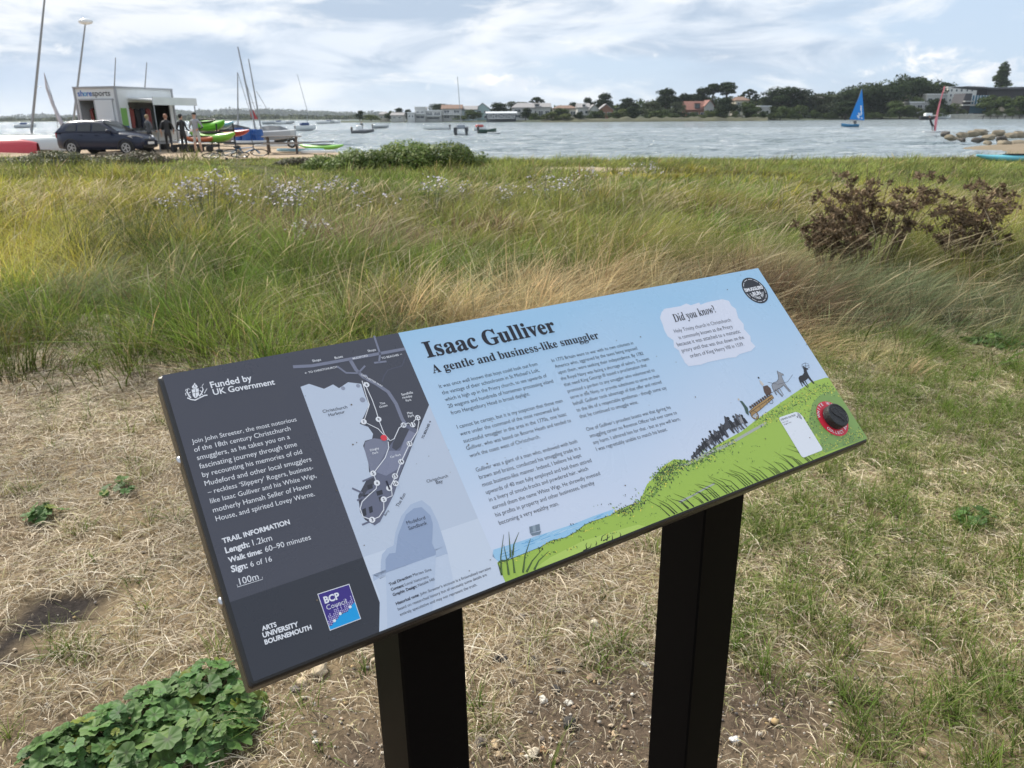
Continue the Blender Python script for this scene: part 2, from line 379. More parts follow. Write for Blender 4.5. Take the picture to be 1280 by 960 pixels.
def A(px, py):                                                   # where on the panel a point of the photographed print lies
    n = SG_M.to_3x3() @ PN; o = SG_TL - Vector((0, 0, CAMH)); r = Vector(ray(px, py)); t = o.dot(n) / r.dot(n)
    q = SG_I @ (r * t + Vector((0, 0, CAMH))) - TLl
    return (q.x, -q.dot(PV))
def lin(c): return tuple(((v / 255) / 12.92 if v / 255 <= .04045 else ((v / 255 + .055) / 1.055) ** 2.4) for v in c)
def smear(m):
    """the laminate is not evenly clean: dull smears and dried rain show in its gloss"""
    nt = m.node_tree; p = nt.nodes['Principled BSDF']; tc = nt.nodes.new('ShaderNodeTexCoord'); n = nt.nodes.new('ShaderNodeTexNoise'); n.inputs['Scale'].default_value = 9; n.inputs['Detail'].default_value = 9; n.inputs['Roughness'].default_value = .7; n.inputs['Distortion'].default_value = .8
    nt.links.new(tc.outputs['Object'], n.inputs['Vector']); r = nt.nodes.new('ShaderNodeMapRange'); r.inputs[1].default_value = .35; r.inputs[2].default_value = .68; r.inputs[3].default_value = .20; r.inputs[4].default_value = .52; nt.links.new(n.outputs['Fac'], r.inputs[0]); nt.links.new(r.outputs[0], p.inputs['Roughness']); return m
def ink(r, g, b, rough=.32):
    k = 'print_%d_%d_%d' % (r, g, b); return MATS[k] if k in MATS else smear(mat(k, lin((r, g, b)), rough, spec=.42))

def build_sign():
    root = thing('information_sign', 'slanted printed information board on two black square posts beside the path', 'information sign')
    root.matrix_world = SG_M
    black = mat('black_powder_coat', (.012, .012, .013), .33, spec=.5, bump=.12, bscale=900)
    postm = mat('black_post_paint', (.003, .003, .0035), .5, spec=.06, bump=.06, bscale=500)
    steel = mat('screw_steel', (.55, .55, .56), .28, metal=1.0)
    T = .036; r_ = .006
    # tray with rounded front edge: rings from back to face
    mb = MB(); rings = []
    def ring(ins, h, rad):
        pts = []
        for (cx, cy, a0) in ((1 - ins - rad, ins + rad, 90), (ins + rad, ins + rad, 180), (ins + rad, SG_H - ins - rad, 270), (1 - ins - rad, SG_H - ins - rad, 0)):
            for k in range(5):
                t = R(a0 - 90 + k * 22.5 if False else a0 + (k - 4) * 22.5) if False else None
        return pts
    def rr(ins, h, rad):
        pts = []
        for (cx, cy, a0) in ((ins + rad, ins + rad, 180), (1 - ins - rad, ins + rad, 270), (1 - ins - rad, SG_H - ins - rad, 0), (ins + rad, SG_H - ins - rad, 90)):
            for k in range(4):
                t = R(a0 + 30 * k); pts.append(pl(cx + rad * math.cos(t), cy + rad * math.sin(t), h))
        return pts
    rings = [rr(.004, -T, .003), rr(0, -T + .003, .0035), rr(0, -.0065, .0035), rr(.0008, -.0036, .004), rr(.0026, -.0016, .005), rr(.0052, -.0006, .006), rr(.009, -.0004, .008)]
    mb.loft([r[::-1] for r in rings], black, True, True, False)
    mb.build('panel_tray', root)
    # printed face
    def flat(m, poly, h, mb_): mb_.add([pl(a, b, h) for a, b in poly], [tuple(range(len(poly)))[::-1]], m)
    def px(*pts): return [A(*p) for p in pts]
    def zm(x0, y0, s, pts): return [(x0 + a / s, y0 + b / s) for a, b in pts]
    H0 = .0004; E = .00006
    # base sheet: dark column, map column and the blue column whose printed sky pales downwards
    d0, d1, b1 = .0052, .9975, SG_H - .0048; bt = .0022
    aA0, aA1 = A(376, 436)[0], A(487, 788)[0]
    aB0, aB1 = A(499, 415)[0], A(629, 727)[0]; aB = (aB0 + aB1) / 2; aC = A(487, 787)[0]
    bs = A(453, 697)[1]
    sheet = MB()
    dk = ink(76, 77, 87); dk2 = ink(54, 56, 64)
    flat(dk, [(d0, bt), (aB, bt), (aB, bs), (d0, bs)], H0, sheet); flat(dk2, [(d0, bs), (aB, bs), (aB, b1), (d0, b1)], H0, sheet)
    skym = bpy.data.materials.new('printed_sky'); skym.use_nodes = True; nt = skym.node_tree; p = nt.nodes['Principled BSDF']; p.inputs['Roughness'].default_value = .32; p.inputs['Specular IOR Level'].default_value = .35
    at_ = nt.nodes.new('ShaderNodeAttribute'); at_.attribute_name = 'Col'; nt.links.new(at_.outputs['Color'], p.inputs['Base Color'])
    smear(skym); sheet.build('printed_sheet', root)
    nx, ny = 30, 24; vs = []; cs = []; fs = []
    for j in range(ny + 1):
        for i in range(nx + 1):
            a = aB + (d1 - aB) * i / nx; b = bt + (b1 - bt) * j / ny; vs.append(tuple(pl(a, b, H0)))
            t = j / ny; k = .5 + .5 * math.sin(i * .5 + j * .33) ; tt = min(1, max(0, t * 1.25 + .10 * (k - .5) - .12 + .12 * (1 - i / nx)))
            c0, c1 = lin((166, 205, 234)), lin((212, 221, 238)); cs.append([x * (1 - tt) + y * tt for x, y in zip(c0, c1)])
    for j in range(ny):
        for i in range(nx): q = j * (nx + 1) + i; fs.append((q, q + nx + 1, q + nx + 2, q + 1))
    me = npmesh('printed_sky', np.array(vs), np.array(fs).ravel(), np.full(len(fs), 4), np.array(cs), skym)
    skyo = link('printed_sky', me, root)

    # ---- drawing tools on the panel
    def poly(mb_, m, pts, layer): flat(m, [(min(max(a, d0), d1), min(max(b, bt), b1)) for a, b in px(*pts)], H0 + E * layer, mb_)
    def stroke(mb_, m, pts, w, layer, w2=None):
        q = px(*pts); n = len(q); w2 = w if w2 is None else w2; L_ = []; R_ = []
        for i in range(n):
            a, b = q[max(i - 1, 0)], q[min(i + 1, n - 1)]; dx, dy = b[0] - a[0], b[1] - a[1]; l = math.hypot(dx, dy) or 1e-6
            ww = (w + (w2 - w) * i / max(1, n - 1)) / 2 * .001; nx_, ny_ = -dy / l * ww, dx / l * ww
            L_.append(pl(q[i][0] + nx_, q[i][1] + ny_, H0 + E * layer)); R_.append(pl(q[i][0] - nx_, q[i][1] - ny_, H0 + E * layer))
        mb_.add(L_ + R_, [(i, i + n, i + n + 1, i + 1) for i in range(n - 1)], m)
    def disc(mb_, m, ab, r, layer, n=24): flat(m, [(ab[0] + r * math.cos(2 * math.pi * k / n), ab[1] + r * math.sin(2 * math.pi * k / n)) for k in range(n)], H0 + E * layer, mb_)
    def annulus(mb_, m, ab, r0, r1, layer, n=36, dash=None):
        for k in range(n):
            if dash and k % dash[1] >= dash[0]: continue
            t0, t1 = 2 * math.pi * k / n, 2 * math.pi * (k + 1) / n
            flat(m, [(ab[0] + r * math.cos(t), ab[1] + r * math.sin(t)) for r, t in ((r0, t0), (r1, t0), (r1, t1), (r0, t1))], H0 + E * layer, mb_)
    BOLD = lambda s: ''.join(chr(0x1D400 + ord(c) - 65) if 'A' <= c <= 'Z' else chr(0x1D41A + ord(c) - 97) if 'a' <= c <= 'z' else c for c in s)
    FRAK = lambda s: ''.join(chr(0x1D468 + ord(c) - 65) if 'A' <= c <= 'Z' else chr(0x1D482 + ord(c) - 97) if 'a' <= c <= 'z' else c for c in s)
    TX = []                                                      # (mesh builder, ink, text, start, end, yscale, weight, layer)
    def tx(mb_, m, s, p0, p1, ys=1.1, wt=0.0, layer=6): TX.append((mb_, m, s, A(*p0), A(*p1), ys, wt, layer))

    wht = ink(235, 236, 240); nav = ink(40, 42, 58); grey = ink(128, 131, 149)
    # ---- left column
    lt = MB()
    body = [("Join John Streeter, the most notorious", (240.4, 555), (370.9, 526.7)), ("of the 18th century Christchurch", (243.3, 565.4), (363.4, 538.1)), ("smugglers, as he takes you on a", (246.9, 575.6), (362.7, 548.7)),
            ("fascinating journey through time", (250, 586.3), (371.6, 557.9)), ("by recounting his memories of old", (253.5, 596.8), (377.9, 567.4)), ("Mudeford and other local smugglers", (256.6, 607.8), (389.6, 576.6)),
            ("– reckless ‘Slippery’ Rogers, business-", (260.2, 618.4), (392, 587)), ("like Isaac Gulliver and his White Wigs,", (263.4, 629.6), (395.9, 597)), ("motherly Hannah Seller of Haven", (266.8, 641), (388.8, 609.8)), ("House, and spirited Lovey Warne.", (270.4, 651.8), (393.7, 620))]
    for s, a, b in body: tx(lt, wht, s, a, b, 1.06, .0)
    for s, a, b, w in (("Funded by", (264, 485.6), (315.5, 475.9), .02), ("UK Government", (267, 494.2), (344, 480.8), .02), ("TRAIL INFORMATION", (278.7, 679.6), (362.7, 655.2), .03),
                       ("Length:", (282.3, 691.9), (312.5, 683.4), .03), ("1.2km", (316.5, 682.3), (340.5, 675.6), 0), ("Walk time:", (286.1, 703.7), (328, 691.6), .03), ("60–90 minutes", (332, 690.4), (388.9, 674.4), 0),
                       ("Sign:", (289.7, 715.6), (310, 710), .03), ("6 of 16", (313.6, 708.9), (340.2, 701.7), 0), ("100m", (300, 731.3), (323.8, 724.2), 0),
                       ("ARTS", (327.7, 788.9), (346.1, 783), .035), ("UNIVERSITY", (328.9, 797.4), (373.4, 782.9), .035), ("BOURNEMOUTH", (331.3, 805.9), (389.8, 786.6), .035)): tx(lt, wht, s, a, b, 1.05, w)
    stroke(lt, wht, zm(260, 620, 3.368, [(122, 374), (124, 384), (230, 351), (228, 341)]), .5, 5)
    lt.name = 'white_lettering'
    # royal arms: crown, helm, shield with quarters, lion, unicorn, scroll
    cr = MB(); Z1 = lambda *p: zm(190, 440, 4.129, p)
    poly(cr, wht, Z1((205, 182), (212, 172), (220, 160), (229, 171), (236, 180), (230, 190), (212, 192)), 5)
    poly(cr, wht, Z1((204, 196), (240, 189), (243, 222), (232, 236), (222, 240), (211, 228)), 5)
    for q in (((224, 194), (225, 234)), ((207, 214), (242, 207))): stroke(cr, dk, Z1(*q), .5, 6)
    for q in (((213, 166), (228, 186)), ((226, 164), (214, 190))): stroke(cr, dk, Z1(*q), .35, 6)
    for pts, w in ((((200, 238), (188, 222), (180, 206), (186, 190), (196, 194)), 1.7), (((184, 196), (176, 194), (172, 204)), .9), (((190, 214), (200, 208)), 1.2), (((186, 230), (198, 222)), 1.1), (((176, 226), (172, 214), (180, 212)), .8),
                   (((244, 230), (256, 214), (264, 196), (258, 180), (250, 186)), 1.6), (((258, 176), (266, 166)), .6), (((256, 206), (246, 200)), 1.1), (((262, 222), (250, 216)), 1.1), (((270, 214), (278, 200), (284, 190)), .8)): stroke(cr, wht, Z1(*pts), w, 5, .6)
    stroke(cr, wht, Z1((182, 238), (200, 246), (222, 250), (246, 238), (270, 226), (286, 224)), 1.5, 5)
    for k in range(7): stroke(cr, dk, Z1((196 + k * 11, 243 - abs(k - 2)), (201 + k * 11, 241 - abs(k - 2))), .4, 6)
    # council logo
    cl = MB(); C4 = [(396.6, 742.6), (436.4, 729.9), (451.2, 773.8), (412.3, 788.6)]; q = px(*C4)
    def lg(u, v): return tuple((1 - v) * ((1 - u) * q[0][i] + u * q[1][i]) + v * ((1 - u) * q[3][i] + u * q[2][i]) for i in (0, 1))
    flat(wht, [lg(0, 0), lg(1, 0), lg(1, 1), lg(0, 1)], H0 + E * 3, cl); flat(ink(62, 47, 132), [lg(.02, .02), lg(.98, .02), lg(.98, .98), lg(.02, .98)], H0 + E * 4, cl)
    hill = [(.02, .88), (.1, .90), (.22, .80), (.33, .79), (.45, .68), (.56, .70), (.68, .70), (.8, .60), (.98, .52)]
    flat(ink(20, 160, 225), [lg(*h) for h in hill] + [lg(.98, .98), lg(.02, .98)], H0 + E * 5, cl)
    rr_ = random.Random(3)
    for i in range(17):
        u0 = .05 + i * .054; v0 = np.interp(u0, [h[0] for h in hill], [h[1] for h in hill])
        for j in range(rr_.randint(2, 6)): disc(cl, ink(190, 180, 225), lg(u0, v0 - .03 - j * .045), .0007, 6, 6)
    for u, v in ((.22, .80), (.45, .68), (.8, .60)): disc(cl, wht, lg(u, v), .0016, 7, 10)
    TX.append((cl, wht, 'BCP', lg(.12, .30), lg(.60, .30), 1.05, .035, 6)); TX.append((cl, wht, 'Council', lg(.12, .48), lg(.74, .48), 1.05, -.005, 6))
    # ---- map column
    mp = MB(); Z3 = lambda *p: zm(360, 420, 4.0, p); Z4 = lambda *p: zm(430, 600, 5.0526, p)
    wat = ink(196, 206, 222); wat2 = ink(208, 217, 231)
    water = px(*Z3((62, 255), (105, 240), (180, 265), (225, 243), (255, 262), (300, 232), (365, 240), (385, 300), (405, 345), (380, 400), (358, 440), (400, 455), (425, 490), (420, 515), (385, 525), (375, 550), (400, 620), (405, 680), (425, 700), (390, 725), (350, 800), (360, 880), (385, 920), (420, 940), (435, 945), (460, 930), (530, 790), (560, 700), (640, 500), (705, 345)))
    aw = water[0][0]; bw = water[-1][1]
    flat(wat, water + [(aB, bw), (aB, bs), (aC, bs)], H0 + E, mp); flat(wat2, [(aC, bs), (aB, bs), (aB, b1), (aC, b1)], H0 + E, mp)
    poly(mp, grey, Z3((385, 530), (430, 512), (500, 522), (505, 560), (440, 680), (412, 684), (402, 640), (380, 560)), 2)
    quay = ink(108, 111, 130)
    poly(mp, quay, Z3((428, 690), (500, 560), (590, 440), (650, 470), (560, 690), (530, 790), (460, 930), (432, 948), (372, 900), (355, 850), (390, 780), (432, 740)), 3)
    poly(mp, ink(134, 137, 158), Z3((440, 682), (505, 575), (560, 575), (600, 470), (636, 488), (560, 660), (490, 700)), 4)
    poly(mp, dk, Z3((572, 452), (606, 468), (562, 555), (540, 574), (520, 560), (524, 535)), 5)
    for q_ in (((372, 728), (432, 702)), ((320, 762), (372, 786)), ((345, 824), (385, 800)), ((370, 945), (410, 928))): stroke(mp, quay, Z3(*q_), 2.2, 3)
    for (x0, y0, x1, y1) in ((395, 740, 420, 770), (372, 790, 402, 805), (440, 770, 470, 800), (370, 860, 388, 905), (402, 850, 420, 888), (452, 800, 468, 830), (405, 775, 425, 790)):
        poly(mp, dk2, Z3((x0, y0 + 8), (x1, y0), (x1 + 4, y1 - 8), (x0 + 6, y1)), 4)
    for q_, w in ((((25, 155), (120, 150), (300, 118), (585, 65)), 4.2), (((310, 120), (340, 170), (375, 205), (440, 240), (500, 280), (540, 340), (570, 415), (585, 440)), 4.6), (((430, 0), (460, 90), (455, 132)), 2.6), (((430, 135), (492, 128)), 2.6), (((245, 152), (290, 185), (350, 187), (385, 150)), 2.4)):
        stroke(mp, grey, Z3(*q_), w, 2)
    stroke(mp, ink(86, 88, 103), Z3((585, 110), (570, 150), (500, 170), (480, 200), (470, 230)), 1.4, 1)
    for c in ((385, 205, 11), (350, 250, 9), (372, 320, 12), (275, 262, 9)): disc(mp, ink(150, 155, 172), A(*Z3(c[:2])[0]), c[2] / 4 * .00115, 2, 16)
    trail = ((370, 225), (388, 290), (406, 345), (378, 430), (450, 465), (480, 498), (500, 522))
    stroke(mp, wht, Z3(*trail), 1.0, 6)
    stroke(mp, wht, Z3((380, 232), (420, 320), (440, 375), (452, 418), (480, 490), (510, 525), (530, 515), (555, 460), (577, 447), (600, 436), (622, 445), (630, 425), (648, 410), (654, 430), (645, 480), (607, 540), (565, 630), (540, 700), (515, 745), (520, 800), (478, 818), (478, 870), (455, 905), (420, 920), (375, 905), (360, 865), (370, 830), (400, 800), (440, 765), (445, 735), (425, 690), (485, 610), (503, 560), (500, 530)), 1.0, 6)
    nums = ((392, 245, '8'), (452, 418, '9'), (378, 430, '7'), (577, 447, '10'), (622, 445, '11'), (648, 410, '12'), (607, 540, '13'), (565, 630, '14'), (534, 702, '15'), (537, 738, '16'), (505, 762, '1'), (478, 818, '2'), (420, 920, '3'), (444, 736, '4'), (425, 688, '5'))
    for x, y, s in nums:
        c = A(*Z3((x, y))[0]); disc(mp, wht, c, .0036, 7, 18); w = .0011 * len(s)
        TX.append((mp, nav, s, (c[0] - w, c[1] + .0017), (c[0] + w, c[1] + .0017), 1.0, .02, 9))
    disc(mp, ink(226, 66, 78), A(*Z3((478, 510))[0]), .0040, 8, 18)
    sb = ink(178, 192, 214); si = ink(152, 168, 196); sl = ink(194, 206, 224)
    poly(mp, sb, Z4((180, 600), (205, 596), (218, 606), (230, 625), (232, 520), (240, 470), (270, 435), (312, 415), (325, 330), (360, 230), (420, 155), (490, 128), (545, 170), (590, 260), (640, 415), (655, 470), (640, 470), (235, 612), (185, 640)), 2)
    poly(mp, si, Z4((262, 585), (262, 500), (285, 465), (325, 460), (340, 350), (390, 220), (440, 180), (490, 172), (545, 225), (560, 280), (555, 400), (578, 450), (578, 474)), 3)
    poly(mp, ink(199, 210, 227), Z4((185, 640), (235, 612), (655, 470), (690, 640), (720, 830), (240, 1010), (226, 730)), 2); poly(mp, ink(189, 202, 222), Z4((262, 588), (578, 476), (572, 640), (575, 880), (290, 985), (268, 700)), 3)
    for s, a, b, w in (("Christchurch", (175, 386), (297, 362), 0), ("Harbour", (205, 404), (285, 386), 0), ("The Run", (552, 858), (588, 792), 0), ("Christchurch", (695, 735), (800, 706), 0), ("Bay", (742, 742), (775, 733), 0), ("TO BEACHES →", (676, 516), (716, 428), .02), ("ferry", (488, 902), (506, 875), 0)):
        tx(mp, nav, s, *Z3(a, b), 1.0, w)
    for s, a, b, w in (("Mudeford", (398, 283), (514, 248), 0), ("Sandbank", (410, 318), (526, 280), 0), ("Trail Direction:", (287, 670), (430, 612), .03), ("Marten Sims", (437, 610), (553, 573), 0), ("Content:", (298, 702), (380, 672), .03), ("Local historians", (386, 669), (535, 618), 0), ("Graphic Design:", (310, 736), (462, 678), .03), ("Natalie Hill", (470, 675), (572, 634), 0),
                       ("Historical note:", (330, 792), (475, 733), .03), ("John Streeter’s account is a fictionalised narrative", (482, 731), (928, 563), 0), ("based on researched history but of necessity some details are", (342, 826), (902, 605), 0), ("entirely speculative and may not represent the truth.", (355, 860), (840, 668), 0)):
        tx(mp, nav, s, *Z4(a, b), 1.0, w)
    for s, a, b in (("Shops", (123, 132), (166, 124)), ("Buses", (235, 117), (275, 108)), ("Shops", (400, 82), (440, 74)), ("← TO CHRISTCHURCH", (85, 192), (245, 160)), ("TO BEACHES →", (468, 117), (572, 97)), ("MUDEFORD", (325, 119), (400, 103)), ("CHICHESTER WAY", (362, 196), (470, 258)), ("The", (461, 346), (486, 340)), ("Green", (458, 362), (498, 352)),
                    ("Sandhills", (568, 300), (625, 288)), ("Holiday", (574, 316), (622, 305)), ("Park", (590, 330), (618, 324)), ("Play", (598, 394), (624, 388)), ("Park", (602, 410), (632, 402)), ("Dinghy", (412, 578), (456, 566)), ("Park", (424, 594), (452, 586)), ("Car Park", (512, 612), (566, 598))): tx(mp, wht, s, *Z3(a, b), 1.0, .01)
    # ---- blue column: headings and story
    hd = MB(); ht = ink(34, 34, 44)
    tx(hd, ht, BOLD("Isaac Gulliver"), (534.3, 447.4), (696.5, 414.6), 1.0, .012); tx(hd, ht, BOLD("A gentle and business-like smuggler"), (541.6, 467), (749.4, 423), 1.0, .006)
    tx(hd, ht, FRAK("Did you know?"), (843.6, 403), (895.6, 390.5), 1.3, .0)
    st = MB()
    for s, a, b in (("It was once well known that boys could look out from", (549.7, 485.5), (672, 456.8)), ("the vantage of their schoolroom in St Michael’s Loft,", (553.2, 493.7), (674.5, 464.8)), ("which is high up in the Priory church, to see upwards of", (556.8, 502), (683.8, 471.5)), ("20 wagons and hundreds of horsemen processing inland", (560.6, 510.4), (691.8, 478.4)), ("from Hengistbury Head in broad daylight.", (564.4, 518.8), (662.5, 494.3)),
                    ("I cannot be certain, but it is my suspicion that those men", (572, 536.3), (703.4, 502.9)), ("were under the command of the most renowned and", (575.8, 545.1), (698.8, 512.9)), ("successful smuggler in the area in the 1770s, one Isaac", (580, 554), (708.3, 519.7)), ("Gulliver, who was based on Bourne Heath and tended to", (583.6, 563), (714, 527.6)), ("work the coast west of Christchurch.", (587.7, 572.3), (675.3, 547.8)),
                    ("Gulliver was a giant of a man who, endowed with both", (595.6, 590.2), (721.8, 553.6)), ("brawn and brains, conducted his smuggling trade in a", (599.7, 599.4), (725.9, 562)), ("most business-like manner. Indeed, I believe he kept", (603.5, 608.8), (726.8, 571.2)), ("upwards of 40 men fully employed and had them attired", (608, 618.1), (739.5, 577.6)), ("in a livery of smock-frocks and powdered hair, which", (612.1, 627.4), (735.4, 587.9)), ("earned them the name White Wigs. He shrewdly invested", (616.2, 636.9), (750.3, 593.8)), ("his profits in property and other businesses, thereby", (620.1, 646.5), (743.3, 605.5)), ("becoming a very wealthy man.", (624.4, 656.4), (698.7, 631.5)),
                    ("In 1775 Britain went to war with its own colonists in", (690.3, 453), (791.8, 430.6)), ("America who, aggrieved by the taxes being imposed", (694.4, 460.6), (796.7, 437.1)), ("upon them, were seeking their independence. By 1782", (698.2, 468), (804.5, 443.6)), ("the Royal Navy was facing a shortage of sailors. To meet", (701.6, 475.8), (811.7, 450.2)), ("that need King George III issued a proclamation that", (705.5, 483.4), (808.7, 458.2)), ("promised a pardon to any smuggler who volunteered to", (710, 491.3), (818.4, 464.4)), ("serve in the Navy, or provide substitutes to serve on their", (713.4, 499.1), (825.2, 471.5)), ("behalf. Gulliver took advantage of that offer and retired", (717.1, 507), (827, 479.4)), ("to the life of a respectable gentleman - though some say", (721.3, 515.1), (833.4, 486.6)), ("that he continued to smuggle wine.", (725, 523.2), (797.8, 504.5)),
                    ("One of Gulliver’s proudest boasts was that during his", (733.6, 539.2), (838.5, 510.9)), ("smuggling career no Revenue Officer had ever come to", (737.8, 547.4), (846.2, 517.6)), ("any harm. I admired him for that - but as you will learn,", (741.9, 555.8), (850.3, 525.4)), ("I was regrettably unable to match his boast.", (746, 564.1), (834.2, 538.5)),
                    ("Holy Trinity church in Christchurch", (843.6, 416.6), (913.9, 401.9)), ("is commonly known as the Priory", (849.2, 424.5), (916.2, 410)), ("because it was attached to a monastic", (847.3, 433.3), (925.7, 416.3)), ("priory until that was shut down on the", (852.9, 440.8), (930.2, 423.6)), ("orders of King Henry VIII in 1539.", (863.3, 447.6), (930.2, 432))):
        tx(st, nav, s, a, b, 1.10, -.006)
    bx = MB(); poly(bx, ink(222, 226, 240), zm(800, 330, 3.555, [(88, 240), (95, 215), (108, 200), (180, 188), (205, 176), (225, 184), (262, 172), (268, 182), (300, 170), (365, 157), (395, 165), (405, 185), (425, 200), (436, 240), (460, 268), (462, 290), (490, 322), (492, 345), (512, 366), (495, 385), (440, 402), (425, 415), (390, 418), (300, 437), (270, 448), (215, 455), (200, 440), (180, 405), (172, 385), (150, 370), (148, 340), (122, 322), (108, 296), (100, 270)]), 2)
    # badge
    bd = MB(); bc = A(943.4, 363.2); br = .0272; bk = ink(34, 36, 44)
    disc(bd, bk, bc, br, 3, 40); annulus(bd, wht, bc, br * .84, br * .875, 4, 48, (3, 4))
    for s, u0, u1, v, ys, w in (("SMUGGLERS", -.82, .82, -.02, 1.1, .05), ("RUN", -.36, .36, .36, 1.05, .05)):
        TX.append((bd, wht, s, (bc[0] + u0 * br, bc[1] + v * br), (bc[0] + u1 * br, bc[1] + v * br), ys, w, 5))
    def arc(mb_, m, s, c, r, a0, a1, h, layer, inv=False, wt=.01):
        for k, ch in enumerate(s):
            if ch == ' ': continue
            t = R(a0 + (a1 - a0) * k / (len(s) - 1)); ctr = (c[0] + r * math.cos(t), c[1] + r * math.sin(t)); d = (-math.sin(t), math.cos(t))
            if inv: d = (-d[0], -d[1])
            TX.append((mb_, m, ch, (ctr[0] - d[0] * h * .36, ctr[1] - d[1] * h * .36), (ctr[0] + d[0] * h * .36, ctr[1] + d[1] * h * .36), None, wt, layer, h))
    arc(bd, wht, "HERITAGE TRAIL", bc, br * .66, 158, 22, .0046, 5, True)
    # ---- landscape along the foot
    ls = MB(); Z6 = lambda *p: zm(570, 520, 4.414, p); Z8 = lambda *p: zm(800, 330, 3.555, p); Z9 = lambda *p: zm(880, 400, 4.8, p)
    poly(ls, ink(160, 205, 234), Z6((200, 775), (206, 738), (330, 700), (470, 655), (640, 600), (760, 552), (868, 515), (862, 550), (760, 592), (640, 662), (480, 722), (300, 792), (236, 806)), 1)
    sw = ink(92, 165, 215)
    for k in range(26):
        f = rr_.random(); x = 230 + 560 * f; y = 745 - 215 * f + rr_.uniform(5, 50 - 25 * f); stroke(ls, sw if k % 2 else ink(200, 225, 242), Z6((x, y), (x + rr_.uniform(25, 70), y - rr_.uniform(10, 22))), .5, 2)
    crest = Z6((232, 808), (300, 790), (400, 750), (470, 722), (520, 690), (600, 672), (660, 640), (710, 600), (760, 580), (850, 550), (900, 520), (960, 492), (1010, 480)) + Z8((30, 980), (55, 955), (100, 900), (150, 868), (230, 875), (280, 850), (350, 800), (450, 745), (520, 690), (620, 620), (700, 565), (760, 525), (825, 505))
    ct = px(*crest); green = ink(166, 196, 82); gl = ink(184, 210, 102); gd = ink(98, 134, 66); gdd = ink(40, 52, 40); yel = ink(226, 220, 90)
    endb = ct[-1][1]
    # strips, so the slope's own tones can change across it
    bl = A(629, 727)[0]
    for i in range(len(ct) - 1):
        (a0, b0), (a1, b1_) = ct[i], ct[i + 1]
        a0 = max(a0, aB); flat(green, [(a0, b0), (a1, b1_), (a1, b1), (a0, b1)], H0 + E * 2, ls)
    flat(green, [ct[-1], (d1, endb + .002), (d1, b1), (ct[-1][0], b1)], H0 + E * 2, ls)
    flat(green, [(aB, ct[0][1]), ct[0], (ct[0][0], b1), (aB, b1)], H0 + E * 2, ls)
    poly(ls, gl, Z6((420, 850), (520, 780), (700, 690), (860, 640), (1000, 600), (1050, 620), (900, 690), (700, 770), (560, 840)), 3)
    poly(ls, ink(134, 166, 88), Z9((620, 640), (632, 570), (650, 500), (690, 455), (740, 430), (790, 420), (850, 490), (985, 715), (720, 800), (700, 760), (690, 700), (650, 680)), 3)
    poly(ls, ink(176, 180, 170), Z8((160, 900), (400, 790), (560, 700), (560, 712), (400, 806), (200, 900)), 3); poly(ls, ink(176, 180, 170), zm(800, 600, 8, [(380, 215), (520, 150), (680, 60), (740, 30), (745, 45), (640, 100), (480, 190), (400, 232)]), 3)
    def leaves(n, path, spread, cols, size, layer):
        for _ in range(n):
            f = rr_.random() * (len(path) - 1.001); i = int(f); f -= i
            x = path[i][0] * (1 - f) + path[i + 1][0] * f + rr_.gauss(0, spread); y = path[i][1] * (1 - f) + path[i + 1][1] * f + abs(rr_.gauss(0, spread)) - spread * .3
            t = rr_.uniform(0, 6.28); s = size * rr_.uniform(.5, 1.2); a, b = A(x, y); 
            if not (aB < a < d1 - .004 and b < b1 - .004): continue
            flat(rr_.choice(cols), [(a + s * math.cos(t), b + s * math.sin(t)), (a + s * .4 * math.cos(t + 1.6), b + s * .4 * math.sin(t + 1.6)), (a - s * math.cos(t), b - s * math.sin(t)), (a + s * .4 * math.cos(t - 1.6), b + s * .4 * math.sin(t - 1.6))], H0 + E * (layer + rr_.random() * .9), ls)
    hedge = Z6((900, 525), (1000, 490), (1080, 410), (1150, 330), (1230, 270)) + Z8((70, 950), (120, 900), (180, 875), (250, 880), (330, 830), (420, 780))
    leaves(900, hedge, 5.2, [gd, gdd, gd, green, yel, gl, ink(120, 156, 76)], .0023, 4); leaves(330, hedge, 4.2, [gdd, ink(60, 74, 50)], .0016, 6)
    leaves(800, Z9((330, 600), (420, 560), (520, 500), (620, 430), (740, 385), (790, 420)), 5.4, [gd, gdd, yel, green, gl, ink(120, 156, 76)], .0021, 4)
    leaves(170, crest[:13], 2.0, [gdd, gd, yel], .0016, 4)
    leaves(700, Z9((640, 500), (660, 640), (720, 770), (860, 740), (930, 660), (960, 700)), 11, [yel, yel, gdd, ink(120, 150, 80), ink(70, 92, 60)], .0017, 4)
    stroke(ls, gdd, crest[:13], .5, 5)
    for k in range(60):
        x, y = rr_.uniform(700, 960), 0; y = np.interp(x, [700, 960], [672, 575]) + rr_.uniform(-26, 16); leaves(3, [(x, y), (x + 6, y - 2)], 1.5, [gd, gdd], .0013, 4)
    for x, y in ((640, 740), (510, 770), (855, 660), (720, 640)):
        leaves(14, Z6((x - 30, y), (x + 40, y - 25)), 1.2, [gdd, gd, yel], .0015, 4)
    kb = ink(28, 30, 30)
    def blade(p, layer=8, w=1.6): stroke(ls, kb, p, w, layer, .25); 
    for pts in (((250, 878), (246, 780), (262, 655)), ((290, 878), (278, 790), (262, 712)), ((300, 780), (296, 720), (290, 640)), ((312, 770), (318, 710), (346, 642)), ((322, 868), (314, 800), (306, 740)), ((368, 866), (380, 770), (410, 678)), ((388, 862), (420, 800), (476, 735)), ((430, 850), (455, 800), (510, 748)), ((236, 806), (270, 800), (300, 780)), ((252, 880), (236, 830), (232, 806))):
        p = Z6(*pts); stroke(ls, kb, p, 2.4, 8, .4); stroke(ls, ink(96, 128, 66), p, 1.1, 9, .1)
